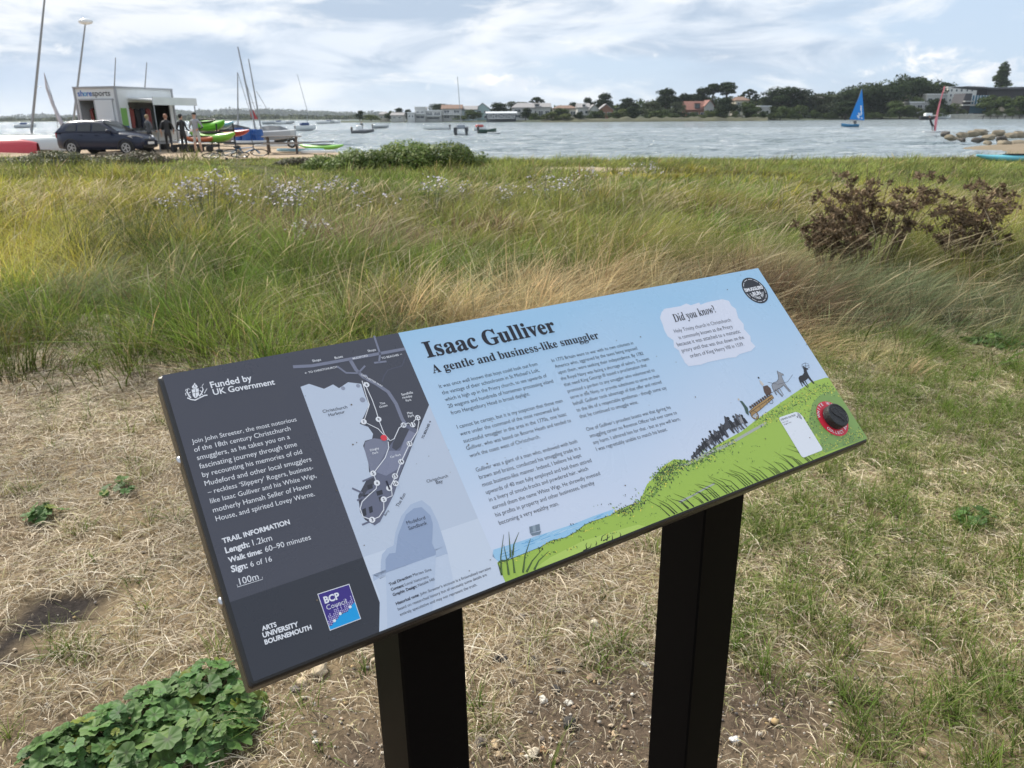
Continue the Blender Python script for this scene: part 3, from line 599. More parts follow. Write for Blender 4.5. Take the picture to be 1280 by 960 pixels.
    for pts in (((700, 745), (740, 725), (745, 705)), ((720, 735), (715, 712), (722, 700)), ((800, 690), (805, 665), (830, 650)), ((810, 690), (830, 680), (850, 665)), ((860, 690), (862, 670), (858, 655)), ((905, 668), (908, 655), (900, 642)), ((770, 715), (775, 700), (770, 690)), ((830, 690), (836, 665), (835, 648))): blade(Z6(*pts), 8, 1.4)
    for k in range(46):                                                # reeds bending left along the right half of the foot
        f = k / 45; x0 = 838 + 178 * f + rr_.uniform(-4, 4); y0 = np.interp(x0, [830, 1016], [648, 575]); l = rr_.uniform(10, 30)
        blade([(x0, y0), (x0 - l * .45, y0 - l * .42), (x0 - l * 1.05, y0 - l * (.55 + .3 * rr_.random()))], 8 + k % 3 * .3, 1.5)
    # ship
    sh = ink(120, 135, 150)
    poly(ls, sh, Z6((408, 650), (470, 635), (462, 655), (420, 662)), 4); 
    for x in (415, 432, 448): poly(ls, sh if x != 432 else ink(150, 165, 178), Z6((x - 12, 612 - (x - 415) * .3), (x + 12, 606 - (x - 415) * .3), (x + 16, 642 - (x - 415) * .3), (x - 8, 648 - (x - 415) * .3)), 4 + (x - 410) * .01)
    # wagon train: led horse, grey horse and wagon, walkers and pack horses in the distance
    k1 = ink(40, 40, 44); gh = ink(150, 152, 158); br1 = ink(176, 140, 88); br2 = ink(92, 70, 58)
    HS = [(-.50, .80), (-.30, .87), (0, .83), (.25, .90), (.40, 1.06), (.52, 1.24), (.58, 1.32), (.62, 1.24), (.72, 1.12), (.82, 1.0), (.78, .93), (.66, .99), (.58, .90), (.50, .70), (.45, .52), (.43, .30), (.46, .02), (.37, 0), (.34, .30), (.28, .50), (.10, .46), (-.12, .45), (-.28, .48), (-.36, .28), (-.31, .02), (-.40, 0), (-.44, .28), (-.50, .52), (-.58, .40), (-.64, .22), (-.70, .24), (-.62, .60)]
    def horse(foot, h, m, layer, edge=None, tilt=.16):
        a0, b0 = A(*Z9(foot)[0]); c_, s_ = math.cos(tilt), math.sin(tilt); tr = lambda x, y: (a0 + (x * c_ - y * s_) * h, b0 - (x * s_ + y * c_) * h)
        q = [tr(x, y) for x, y in HS]; q = [(min(a, d1), b) for a, b in q]; flat(m, q, H0 + E * layer, ls)
        for x0, x1 in ((.24, .30), (-.20, -.26)): flat(m, [tr(x0, .5), tr(x0 + .1, .5), tr(x1 + .06, .03), tr(x1, .03)], H0 + E * (layer - .3), ls)
        if edge:
            for i_ in range(len(q)):
                (ax, ay), (bx_, by_) = q[i_], q[(i_ + 1) % len(q)]; l = math.hypot(bx_ - ax, by_ - ay) or 1e-6; nx_, ny_ = -(by_ - ay) / l * .0003, (bx_ - ax) / l * .0003; flat(edge, [(ax - nx_, ay - ny_), (ax + nx_, ay + ny_), (bx_ + nx_, by_ + ny_), (bx_ - nx_, by_ - ny_)], H0 + E * (layer + .4), ls)
    horse((640, 396), .0265, k1, 6); horse((492, 446), .0300, gh, 5.5, k1)
    for ft, h_, mm in (((222, 668), .0205, ink(96, 96, 102)), ((160, 694), .0225, ink(70, 70, 76)), ((240, 652), .017, ink(150, 150, 154)), ((128, 716), .018, ink(110, 110, 116)), ((84, 748), .0165, ink(84, 84, 90)), ((104, 738), .014, ink(70, 70, 76)), ((50, 768), .014, ink(120, 120, 126)), ((28, 782), .0135, ink(84, 84, 90)), ((4, 798), .012, ink(70, 70, 76)), ((-14, 810), .011, ink(110, 110, 116)), ((-32, 822), .0095, ink(96, 96, 102)), ((-52, 836), .008, ink(84, 84, 90))): horse(ft, h_, mm, 6, k1)
    for ft, h_ in (((175, 646), .014), ((62, 720), .012), ((118, 694), .012), ((14, 758), .010), ((205, 632), .013), ((-20, 790), .007), ((252, 622), .012)):                     # riders and loads
        a0, b0 = A(*Z9(ft)[0]); flat(k1, [(a0 - h_ * .3, b0), (a0 - h_ * .22, b0 - h_ * .8), (a0, b0 - h_), (a0 + h_ * .24, b0 - h_ * .7), (a0 + h_ * .34, b0)], H0 + E * 7, ls); disc(ls, k1, (a0, b0 - h_ * 1.12), h_ * .2, 7, 8)
    for p in (((440, 388), (500, 372), (530, 330)), ((380, 375), (440, 386)), ((400, 440), (470, 400))): stroke(ls, k1, Z9(*p), .5, 6.5)
    for p in (((586, 268), (606, 258), (626, 266), (630, 288), (602, 296), (588, 288), (586, 268)), ((606, 258), (610, 292)), ((586, 278), (628, 276))): stroke(ls, k1, Z9(*p), .55, 7)
    poly(ls, br1, Z9((268, 552), (300, 520), (405, 448), (418, 468), (330, 545), (285, 575)), 5)
    for p in (((268, 552), (300, 520), (405, 448), (418, 468), (330, 545), (285, 575), (268, 552)), ((290, 545), (410, 462)), ((330, 520), (340, 535)), ((370, 492), (380, 508))): stroke(ls, k1, Z9(*p), .7, 6)
    for k in range(10): disc(ls, br2 if k % 2 else ink(70, 62, 60), A(*Z9((278 + k * 12.5, 524 - k * 8.6))[0]), .0026, 6, 10)
    wc = A(*Z9((302, 572))[0]); annulus(ls, k1, wc, .0068, .0078, 7); annulus(ls, br1, wc, .0054, .0068, 7); 
    for k in range(8): flat(br1, [(wc[0] + .0066 * math.cos(k * .785 + d_), wc[1] + .0066 * math.sin(k * .785 + d_)) for d_ in (-.08, .08)] + [wc], H0 + E * 7, ls)
    wc = A(*Z9((398, 488))[0]); annulus(ls, k1, wc, .0040, .0047, 6)
    poly(ls, br2, Z9((352, 400), (378, 392), (398, 412), (405, 440), (372, 455), (358, 430)), 6); poly(ls, ink(210, 200, 190), Z9((330, 360), (345, 372), (358, 388), (350, 398), (336, 382)), 6); disc(ls, k1, A(*Z9((326, 348))[0]), .0018, 7, 10)
    poly(ls, ink(64, 88, 78), Z9((212, 485), (228, 488), (262, 530), (268, 575), (250, 560), (238, 525)), 6); disc(ls, ink(205, 190, 170), A(*Z9((206, 478))[0]), .0018, 7, 10)
    fl = MB(); dm = mat('dried_mud', (.16, .13, .10), .9)
    for _ in range(70):
        a, b = rr_.uniform(d0, d1), bt + (b1 - bt) * rr_.random() ** .8; r_f = rr_.choice((.0004, .0005, .0007, .0011)); disc(fl, dm, (a, b), r_f, 14, 6)
    fl.build('mud_specks', root)
    # label without its code, and its sound icon
    lb = MB(); C4 = [A(*p) for p in ((971.5, 522.3), (1000.5, 513.6), (1025.6, 563.8), (1004.2, 572.4))]
    La0, La1 = (C4[0][0] + C4[3][0]) / 2 - .001, (C4[1][0] + C4[2][0]) / 2 + .001; Lb0, Lb1 = (C4[0][1] + C4[1][1]) / 2, (C4[2][1] + C4[3][1]) / 2
    lw = ink(232, 235, 242); flat(lw, [(La0, Lb0 + .003), (La0 + .003, Lb0), (La1 - .009, Lb0), (La1 - .003, Lb0 + .003), (La1, Lb0 + .010), (La1, Lb1 - .003), (La1 - .003, Lb1), (La0 + .003, Lb1), (La0, Lb1 - .003)], H0 + E * 11, lb)
    TX.append((lb, nav, "STEP INTO THE STORY", (La0 + .0025, Lb0 + .0060), (La1 - .0125, Lb0 + .0060), 1.15, .02, 12))
    TX.append((lb, nav, "Scan to hear", (La0 + .0025, Lb0 + .0102), (La0 + .0165, Lb0 + .0102), 1.0, .0, 12)); TX.append((lb, nav, "smugglers’ tales", (La0 + .0025, Lb0 + .0138), (La0 + .0205, Lb0 + .0138), 1.0, .0, 12))
    ic = (La1 - .0115, Lb0 + .0085); disc(lb, nav, ic, .0014, 12, 10)
    for r in (.0032, .0052, .0072):
        n = 8; pts = [(ic[0] + q_ * math.cos(R(-48 + 96 * k / n)), ic[1] + q_ * math.sin(R(-48 + 96 * k / n))) for q_ in (r, r + .0010) for k in range(n + 1)]
        lb.add([pl(a, b, H0 + E * 12) for a, b in pts], [(k, k + 1, k + n + 2, k + n + 1) for k in range(n)], nav)
    # plaque: red printed ring round a raised black rubber relief
    dc = A(1040, 523.5); dr = .0315; rd = MB()
    disc(rd, ink(216, 52, 70), dc, dr, 12, 48)
    arc(rd, wht, "WHITE WIGS", dc, dr * .80, 205, 335, .0052, 13, False, .02); arc(rd, wht, "COLLECT ALL", dc, dr * .88, 150, 35, .0052, 13, True, .02)
    pk = MB(); rub = mat('black_rubber', (.022, .022, .024), .5, spec=.45, bump=.25, bscale=300); pr = .0205; n = 40
    prof = [(pr, 0), (pr, .0105), (pr * .985, .0118), (pr * .94, .0124), (pr * .86, .0124), (pr * .83, .0117), (0.001, .0117)]
    pk.loft([[pl(dc[0] + r * math.cos(2 * math.pi * k / n), dc[1] + r * math.sin(2 * math.pi * k / n), .003 + h) for k in range(n)][::-1] for r, h in prof], rub, False, True, False)
    rl = [(-.30, -.62), (.05, -.60), (.22, -.42), (.16, -.15), (.30, .10), (.46, .34), (.40, .60), (.15, .62), (.10, .42), (-.02, .20), (-.22, .05), (-.40, -.20), (-.46, -.45)]
    loop = [(dc[0] + x * pr, dc[1] + y * pr) for x, y in rl + rl[:1]]
    pk.tube([pl(a, b, .003 + .0118) for a, b in loop], .0011, rub, 6, False)
    flat(rub, [(dc[0] + x * pr, dc[1] + y * pr) for x, y in rl], .003 + .0124, pk)
    # put the lettering in
    tmp = []
    for i, t in enumerate(TX):
        cu = bpy.data.curves.new('lettering', 'FONT'); cu.body = t[2]; cu.size = 1.0; cu.resolution_u = 3; cu.offset = t[6]; cu.fill_mode = 'FRONT'
        ob = bpy.data.objects.new('lettering', cu); COL.objects.link(ob); tmp.append(ob)
    bpy.context.view_layer.update(); dg = bpy.context.evaluated_depsgraph_get()
    for t, ob in zip(TX, tmp):
        me = bpy.data.meshes.new_from_object(ob.evaluated_get(dg)); 
        if len(me.vertices):
            xs = [v.co.x for v in me.vertices]; x0, x1 = min(xs), max(xs); (a0, b0), (a1, b1_) = t[3], t[4]; d = (a1 - a0, b1_ - b0); l = math.hypot(*d); d = (d[0] / l, d[1] / l); nrm = (d[1], -d[0])
            if t[5] is None: sx = sy = t[8] / .72; xc = (x0 + x1) / 2; off = l / 2 - (xc - x0) * sx
            else: sx = l / (x1 - x0); sy = sx * t[5]; off = 0
            pts = [((v.co.x - x0) * sx + off, v.co.y * sy) for v in me.vertices]
            t[0].add([pl(a0 + d[0] * u + nrm[0] * w, b0 + d[1] * u + nrm[1] * w, H0 + E * t[7]) for u, w in pts], [tuple(p_.vertices) for p_ in me.polygons], t[1])
        bpy.data.meshes.remove(me)
    for ob in tmp:
        cu = ob.data; bpy.data.objects.remove(ob); bpy.data.curves.remove(cu)
    sheet_o = [o for o in kids(root) if o.name.startswith('printed_sheet')][0]
    lt.build('column_lettering', sheet_o); cr.build('royal_arms', sheet_o); cl.build('council_logo', sheet_o); mp.build('trail_map', sheet_o)
    hd.build('heading_lettering', skyo); st.build('story_lettering', skyo); bx.build('fact_box', skyo); bd.build('trail_badge', skyo); ls.build('landscape_drawing', skyo); lb.build('sticker', skyo)
    rdo = rd.build('red_plaque', root); pk.build('rubber_relief', rdo)
    # posts, each a square tube let into the ground
    for a0, a1, y0 in ((.2118, .3079, -.12), (.774, .8721, -.12)):
        mb = MB(); y1 = y0 - .100 if False else None
        cx = TLl.x + (a0 + a1) / 2; w = a1 - a0; cy = TLl.y - .12 + .05   # front face at .12 towards the reader
        # top cut to the slope of the tray
        b = .003; rings = []
        sl = math.tan(SG_TILT); nrm_off = -(T + .002)
        def ztop(y): 
            q_ = pl(0, 0, -T + .002); return q_.z + (y - q_.y) * sl
        def rg(zf):
            pts = []
            for x, y in ((-w / 2 + b, -.05), (w / 2 - b, -.05), (w / 2, -.05 + b), (w / 2, .05 - b), (w / 2 - b, .05), (-w / 2 + b, .05), (-w / 2, .05 - b), (-w / 2, -.05 + b)): pts.append(Vector((cx + x, cy + y, zf(cy + y))))
            return pts
        mb.loft([rg(lambda y: -.25), rg(ztop)], postm, True); mb.build('post', root)
    # dome screws in the two short edges
    for b in (.10, .262):
        for a, sgn in ((0, -1), (1, 1)):
            mb = MB(); c = pl(a, b, -T * .55); ax = Vector((sgn, 0, 0)); rings = []
            for k, (h, r) in enumerate(((0, .0062), (.0012, .0060), (.0026, .0048), (.0034, .0026), (.0036, .0006))):
                rings.append([c + ax * h + (PV * math.cos(t) + PN * math.sin(t)) * r for t in [2 * math.pi * j / 14 for j in range(14)]])
            mb.loft(rings if sgn > 0 else [r[::-1] for r in rings], steel, True, True, True); mb.build('screw', root)
build_sign()
# ------------------------------------------------------------------ grass, straw, stones and plants
def strips(base, h, w, az, lean, c0, c1, segs, phi=None, flatness=None, bulge=0.0):
    """N tapering blades: base (N,3), height, width, lean direction, lean amount, root and tip colour"""
    N = len(base); t = np.linspace(0, 1, segs + 1); h = np.asarray(h)[:, None]; lean = np.asarray(lean)[:, None]; T = t[None]
    hx = h * lean * T ** 1.7; z = h * T * (1 - .38 * np.minimum(lean, 1.6) * T)
    px_ = base[:, 0:1] + hx * np.cos(az)[:, None]; py_ = base[:, 1:2] + hx * np.sin(az)[:, None]; pz = base[:, 2:3] + z
    if phi is None: phi = rng.uniform(0, np.pi, N)
    prof = (1 - t ** 2.2) * .92 + .08
    if bulge: prof = np.where(t > .72, np.sin((t - .72) / .28 * np.pi * .92 + .25) * bulge + .15, .35)
    wv = np.asarray(w)[:, None] * prof[None] / 2
    L = np.stack([px_ - wv * np.cos(phi)[:, None], py_ - wv * np.sin(phi)[:, None], pz], -1); Rr = np.stack([px_ + wv * np.cos(phi)[:, None], py_ + wv * np.sin(phi)[:, None], pz], -1)
    V = np.stack([L, Rr], 2).reshape(N, -1, 3); k = (segs + 1) * 2
    q = np.array([[2 * i, 2 * i + 1, 2 * i + 3, 2 * i + 2] for i in range(segs)])
    F = (np.arange(N)[:, None, None] * k + q[None]).reshape(-1, 4)
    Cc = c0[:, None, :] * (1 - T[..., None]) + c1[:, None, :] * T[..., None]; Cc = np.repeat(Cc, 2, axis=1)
    return V.reshape(-1, 3), F, Cc.reshape(-1, 3)
class Bunch:
    def __init__(s): s.V = []; s.F = []; s.C = []; s.n = 0
    def add(s, V, F, C): s.V.append(V); s.F.append(F + s.n); s.C.append(C); s.n += len(V)
    def mesh(s, name, m, smooth=False):
        F = np.concatenate(s.F); return npmesh(name, np.concatenate(s.V), F.ravel(), np.full(len(F), F.shape[1]), np.concatenate(s.C), m, smooth)
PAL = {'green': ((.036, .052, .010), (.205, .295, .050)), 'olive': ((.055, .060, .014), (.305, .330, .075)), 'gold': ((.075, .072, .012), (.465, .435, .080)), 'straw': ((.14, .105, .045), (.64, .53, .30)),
       'grey': ((.055, .066, .026), (.300, .335, .170)), 'brown': ((.05, .034, .018), (.250, .165, .10)), 'rush': ((.022, .030, .008), (.110, .135, .034)), 'turf': ((.10, .125, .03), (.290, .330, .085))}  # root colours darkened to paint in the shade of gaps between tufts
ZN = [(60, 340, 1.0, 'gold', .55), (190, 300, 1.2, 'gold', .42), (20, 310, 1.5, 'gold', .5), (110, 250, 2.6, 'gold', .42), (190, 222, 4, 'gold', .42), (300, 235, 3, 'olive', .4), (130, 330, .8, 'rush', .66), (95, 300, 1, 'rush', .6), (165, 365, .7, 'grey', .45), (60, 210, 5, 'olive', .5),
      (360, 330, 1.0, 'green', .5), (480, 350, .9, 'green', .45), (230, 385, .8, 'green', .42), (60, 400, 1.0, 'green', .5), (170, 420, .8, 'green', .44), (300, 420, .7, 'green', .44), (10, 430, .6, 'olive', .44), (575, 350, 1.0, 'green', .46), (640, 330, 1.1, 'green', .42), (330, 290, 1.3, 'green', .4), (850, 232, 4, 'green', .34), (700, 250, 3, 'olive', .4), (420, 310, 1.0, 'brown', .5), (540, 300, 1.3, 'brown', .42), (470, 265, 2, 'olive', .42),
      (455, 400, .45, 'straw', .45), (330, 405, .5, 'olive', .36), (400, 420, .5, 'green', .34), (520, 380, .5, 'olive', .42), (800, 375, .9, 'straw', .50), (905, 355, .9, 'straw', .50), (700, 395, .8, 'straw', .42), (960, 345, .7, 'straw', .42), (850, 330, 1.2, 'olive', .46), (760, 320, 1.4, 'olive', .42), (620, 290, 2.0, 'olive', .40), (900, 280, 2.6, 'olive', .38), (1000, 260, 3, 'gold', .36), (900, 215, 6, 'gold', .26), (1150, 225, 5, 'turf', .26), (700, 212, 5, 'turf', .30), (1000, 210, 6, 'turf', .26),
      (1110, 400, .9, 'grey', .46), (1250, 390, 1.2, 'grey', .48), (1180, 440, .7, 'green', .36), (1050, 440, .5, 'straw', .36), (1010, 390, .7, 'brown', .42), (1260, 320, 1.6, 'olive', .42), (980, 300, 1.6, 'green', .38), (1240, 260, 3.5, 'gold', .32), (330, 215, 3, 'turf', .16), (260, 205, 3, 'turf', .14), (390, 205, 3, 'turf', .14), (230, 212, 2.5, 'turf', .16), (300, 200, 3, 'turf', .10), (350, 197, 3, 'turf', .10), (410, 198, 3, 'turf', .10), (150, 203, 3, 'turf', .16), (60, 200, 3, 'turf', .2), (500, 230, 3, 'green', .42), (600, 225, 4, 'olive', .36)]
ZN = [(gp(a, b + 8), r, p, h) for a, b, r, p, h in ZN]; ZK = [p for p in PAL]
def zones(x, y):
    """palette index and height at a spot of the meadow: nearest patch, with ragged noisy borders"""
    best = np.full(len(x), 9e9); k = np.zeros(len(x), int); hh = np.full(len(x), .36)
    jx = (fbm(x, y, .9, 21, 3) - .5) * 2.2; jy = (fbm(x, y, .9, 31, 3) - .5) * 2.2
    for g, r, p, h in ZN:
        d = np.hypot(x + jx * r * .8 - g.x, (y + jy * r * .8 - g.y)) / r; m = d < best; best = np.where(m, d, best); k = np.where(m, ZK.index(p), k); hh = np.where(m, h, hh)
    far = best > 1.7; alt = (fbm(x, y, .45, 17, 2) * 10).astype(int) % 3; k = np.where(far, np.array([ZK.index(q) for q in ('olive', 'green', 'gold')])[alt], k)
    return k, hh
def near_edge(x): return 4.75 + (fbm(x, x * 0, .8, 3, 3) - .5) * 1.2 + (fbm(x, x * 0 + 5, 4, 3, 2) - .5) * .5 + .2 * np.sin(x * 1.3) - .75 * sstep(x, .8, 1.6) - .75 * sstep(x, -.4, -1.5)
def meadow_ok(x, y):
    d = shore_y(x) - y; ok = (y > near_edge(x)) & (d > .5)
    p = 1 - np.maximum(np.maximum(in_yard(x, y) * .96, sandpatch(x, y) * .93), sstep(x, 17, 20.5) * sstep(y, 28, 30.5) * .95)
    p = p * np.where(d < 2.0, .75, 1) * (.6 + .4 * sstep(y - near_edge(x), 0, .6)) * (1 - .4 * sstep(fbm(x, y, .8, 77, 3), .60, .72) * sstep(y, 14, 9)); return ok & (rng.random(len(x)) < p)
def build_grass():
    P0 = np.array([PAL[k][0] for k in ZK]); P1 = np.array([PAL[k][1] for k in ZK]); B = Bunch()
    for (y0, y1, ntuft, nb, wid, segs, rad) in ((4.3, 9.2, 1500, 95, .0042, 4, .12), (9.2, 17, 2300, 60, .0085, 3, .17), (17, 33.5, 4200, 32, .017, 2, .26)):
        u = rng.random(ntuft * 2); ty = np.sqrt(y0 ** 2 + (y1 ** 2 - y0 ** 2) * u); tx_ = rng.uniform(-1, 1, ntuft * 2) * (ty * .82 + .9)
        k, h = zones(tx_, ty); th = h * rng.uniform(.36, 1.32, len(h)) * (.28 + 1.5 * fbm(tx_, ty, .75, 41, 3)) * (.6 + .4 * sstep(ty - near_edge(tx_), 0, 1.0))
        keep = meadow_ok(tx_, ty); tx_, ty, k, th = tx_[keep][:ntuft], ty[keep][:ntuft], k[keep][:ntuft], th[keep][:ntuft]; n = len(tx_)
        tone = rng.uniform(.45, 1.5, n); tl = rng.normal(0, .34, (n, 2)); hue = rng.normal(1, .10, n); ti = np.repeat(np.arange(n), nb); N = len(ti)
        r = np.abs(rng.normal(0, 1, N)) * rad * np.where(rng.random(N) < .35, 2.6, 1.0); a = rng.uniform(0, 2 * np.pi, N); x = tx_[ti] + r * np.cos(a); y = ty[ti] + r * np.sin(a)
        ok = (y > near_edge(x) - .15) & (shore_y(x) - y > .3); x, y, ti, a, r = x[ok], y[ok], ti[ok], a[ok], r[ok]; N = len(x)
        hb = th[ti] * rng.uniform(.45, 1.15, N); ld = .55 * np.stack([np.cos(a), np.sin(a)], -1) * (r / rad)[:, None].clip(0, 1.5) + tl[ti] + rng.normal(0, .30, (N, 2)) + np.array([.62, -.05]) * ((.55 + .9 * fbm(x, y, .35, 51, 2)) * (.16 + .90 * sstep(x / y, -.35, .40)))[:, None]
        lean = np.hypot(ld[:, 0], ld[:, 1]); az = np.arctan2(ld[:, 1], ld[:, 0])
        kk = np.where(rng.random(N) < .085, ZK.index('straw'), k[ti]); kk = np.where(rng.random(N) < .035, ZK.index('brown'), kk)
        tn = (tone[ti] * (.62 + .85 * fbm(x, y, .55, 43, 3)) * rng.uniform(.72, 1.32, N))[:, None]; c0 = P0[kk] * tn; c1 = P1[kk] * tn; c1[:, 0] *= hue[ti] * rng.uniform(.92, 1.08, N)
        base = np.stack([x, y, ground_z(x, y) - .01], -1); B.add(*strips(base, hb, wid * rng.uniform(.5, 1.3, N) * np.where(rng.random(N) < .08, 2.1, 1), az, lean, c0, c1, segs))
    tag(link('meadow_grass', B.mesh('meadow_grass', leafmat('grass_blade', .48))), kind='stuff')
    # flowering stalks with pale feathery heads, blown to the right
    B = Bunch(); N = 5200; y = np.sqrt(rng.uniform(4.9 ** 2, 20 ** 2, N) * .55 + 4.9 ** 2 * .45); x = rng.uniform(-1, 1, N) * (y * .8 + .8); ok = meadow_ok(x, y) & (fbm(x, y, .5, 61, 3) + .12 * sstep(x, 0, 3) > .5); x, y = x[ok], y[ok]; N = len(x)
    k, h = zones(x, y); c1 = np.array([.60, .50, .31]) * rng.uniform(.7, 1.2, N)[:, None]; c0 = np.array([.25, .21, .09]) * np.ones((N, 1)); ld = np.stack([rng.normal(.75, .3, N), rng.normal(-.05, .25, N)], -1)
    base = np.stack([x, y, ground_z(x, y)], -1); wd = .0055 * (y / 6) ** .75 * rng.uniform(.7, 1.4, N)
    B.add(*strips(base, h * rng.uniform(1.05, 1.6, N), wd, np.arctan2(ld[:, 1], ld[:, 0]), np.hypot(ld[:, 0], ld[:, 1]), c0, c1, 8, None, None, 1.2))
    N = 2400; y = np.sqrt(rng.uniform(4.2 ** 2, 15 ** 2, N)); x = rng.uniform(-1, 1, N) * (y * .8 + .8); ok = meadow_ok(x, y); x, y = x[ok], y[ok]; N = len(x); k, h = zones(x, y)
    ld = rng.normal(0, .55, (N, 2)); pick = rng.random(N)[:, None]; c1 = np.where(pick < .5, np.array([[.26, .17, .10]]), np.array([[.66, .58, .42]])) * rng.uniform(.6, 1.2, N)[:, None]
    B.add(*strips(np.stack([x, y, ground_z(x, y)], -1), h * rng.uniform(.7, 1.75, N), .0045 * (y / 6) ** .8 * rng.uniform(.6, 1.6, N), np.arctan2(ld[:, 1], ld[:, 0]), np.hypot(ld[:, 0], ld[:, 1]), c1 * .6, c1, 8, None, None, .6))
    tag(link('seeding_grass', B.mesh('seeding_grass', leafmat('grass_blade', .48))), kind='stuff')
def build_short_grass():
    """green tufts left standing on the trodden ground, thick on the right, sparse on the left"""
    P0 = np.array([PAL[k][0] for k in ('green', 'turf', 'olive', 'straw')]); P1 = np.array([PAL[k][1] for k in ('green', 'turf', 'olive', 'straw')]) * np.array([[.95, 1.12, 1.0]]); B = Bunch()
    y = np.sqrt(rng.uniform(1.0 ** 2, 5.3 ** 2, 12000)); x = rng.uniform(-1, 1, len(y)) * (y * .8 + 1.0)
    dens = sstep(fbm(x, y, 1.5, 71, 3) + .34 * sstep(x, .2, .9) - .16 * sstep(x, 0, -.5) - .1 * sstep(y, 1.9, 1.4) - .13 * sstep(y, 3.1, 4.2), .53, .60) * (1 - soil(x, y) * .85)
    ok = rng.random(len(x)) < dens * .8 + .03; x, y = x[ok], y[ok]
    extra = [(753, 825, 9), (565, 690, 6), (620, 720, 5), (700, 700, 8), (575, 905, 3), (1210, 655, 5), (1060, 870, 7), (1000, 760, 8), (940, 660, 8), (1180, 880, 9), (1240, 860, 7), (950, 850, 6), (1090, 940, 5), (190, 740, 2), (175, 600, 3), (20, 620, 3), (60, 510, 4), (1170, 520, 5), (1090, 640, 6), (900, 800, 6), (820, 690, 4), (1130, 780, 5)]
    ex = [(gp(a, b).x + rng.normal(0, .045), gp(a, b).y + rng.normal(0, .045)) for a, b, n in extra for _ in range(n)]; x = np.concatenate([x, [e[0] for e in ex]]); y = np.concatenate([y, [e[1] for e in ex]])
    n = len(x); nb = 26; ti = np.repeat(np.arange(n), nb); N = len(ti); r = np.abs(rng.normal(0, .028, N)); a = rng.uniform(0, 2 * np.pi, N); bx_ = x[ti] + r * np.cos(a); by = y[ti] + r * np.sin(a)
    kk = rng.choice(4, n, p=[.50, .28, .14, .08])[ti]; kk = np.where(rng.random(N) < .12, 3, kk); tn = (rng.uniform(.7, 1.25, n)[ti] * rng.uniform(.8, 1.2, N))[:, None]
    ld = np.stack([np.cos(a), np.sin(a)], -1) * .6 + rng.normal(0, .45, (N, 2)); hb = rng.uniform(.045, .135, n)[ti] * rng.uniform(.5, 1.2, N)
    B.add(*strips(np.stack([bx_, by, ground_z(bx_, by)], -1), hb, rng.uniform(.0014, .0032, N), np.arctan2(ld[:, 1], ld[:, 0]), np.hypot(ld[:, 0], ld[:, 1]), P0[kk] * tn, P1[kk] * tn, 3))
    tag(link('short_grass', B.mesh('short_grass', leafmat('grass_blade', .48))), kind='stuff')
def build_straw():
    """dead, trodden grass lying over the bare ground"""
    B = Bunch(); N = 400000; y = np.sqrt(rng.uniform(1.0 ** 2, 5.9 ** 2, N)); x = rng.uniform(-1, 1, N); x = np.sign(x) * np.abs(x) ** 1.15 * (y * .8 + 1.0)
    clump = fbm(x, y, 3.5, 81, 3); ok = rng.random(N) < (1 - np.maximum(  .48 * soil(x, y), .93 * spots(x, y))) * (.25 + 1.15 * clump); x, y = x[ok], y[ok]; N = len(x)
    L = (.018 + .13 * rng.random(N) ** 1.8) * (1 + .05 * y) * (1 - .5 * soil(x, y)) * sstep(y, .3, 2.4); a = rng.uniform(0, 2 * np.pi, N) + (fbm(x, y, 1.2, 91, 2) - .5) * 5; w = rng.uniform(.0008, .0026, N) * (.72 + .13 * y); bend = np.where(rng.random(N) < .12, rng.normal(0, .5, N), rng.normal(0, .09, N)); arch = np.abs(rng.normal(0, .008, N)) + .002; tilt = rng.normal(0, .12, N)
    t = np.linspace(-.5, .5, 4); ang = a[:, None] + bend[:, None] * t[None] * 2
    px_ = x[:, None] + L[:, None] * t * np.cos(ang); py_ = y[:, None] + L[:, None] * t * np.sin(ang); lift = rng.uniform(.001, .022, N) * (.4 + clump[ok] * 1.2)
    pz = ground_z(px_, py_) + lift[:, None] + arch[:, None] * (1 - 4 * t[None] ** 2) + (tilt * L)[:, None] * t[None]
    pz = np.maximum(pz, ground_z(px_, py_) + .001)
    wv = (w[:, None] * np.array([.6, 1, 1, .45])[None]) / 2; nx_ = -np.sin(ang); ny_ = np.cos(ang); roll = rng.normal(0, .5, N)[:, None]
    Lf = np.stack([px_ - nx_ * wv, py_ - ny_ * wv, pz - roll * wv], -1); Rt = np.stack([px_ + nx_ * wv, py_ + ny_ * wv, pz + roll * wv], -1)
    V = np.stack([Lf, Rt], 2).reshape(N, 8, 3); q = np.array([[2 * i, 2 * i + 1, 2 * i + 3, 2 * i + 2] for i in range(3)]); F = (np.arange(N)[:, None, None] * 8 + q[None]).reshape(-1, 4)
    pal = np.array([(.67, .57, .42), (.54, .45, .32), (.39, .305, .20), (.18, .125, .08), (.44, .40, .20), (.78, .70, .55)]); kk = rng.choice(6, N, p=[.24, .24, .19, .16, .10, .07]); right = sstep(x, .1, 1.2); kk = np.where((rng.random(N) < .22 * right), 4, kk)
    C = pal[kk] * (rng.uniform(.7, 1.25, N) * (.50 + .95 * fbm(x, y, 1.6, 101, 4)))[:, None]; C = np.repeat(C, 8, axis=0)
    B.add(V.reshape(-1, 3), F, C); tag(link('dry_straw', B.mesh('dry_straw', leafmat('straw_stem', .2, .6, .3))), kind='stuff')
ICO_V = None
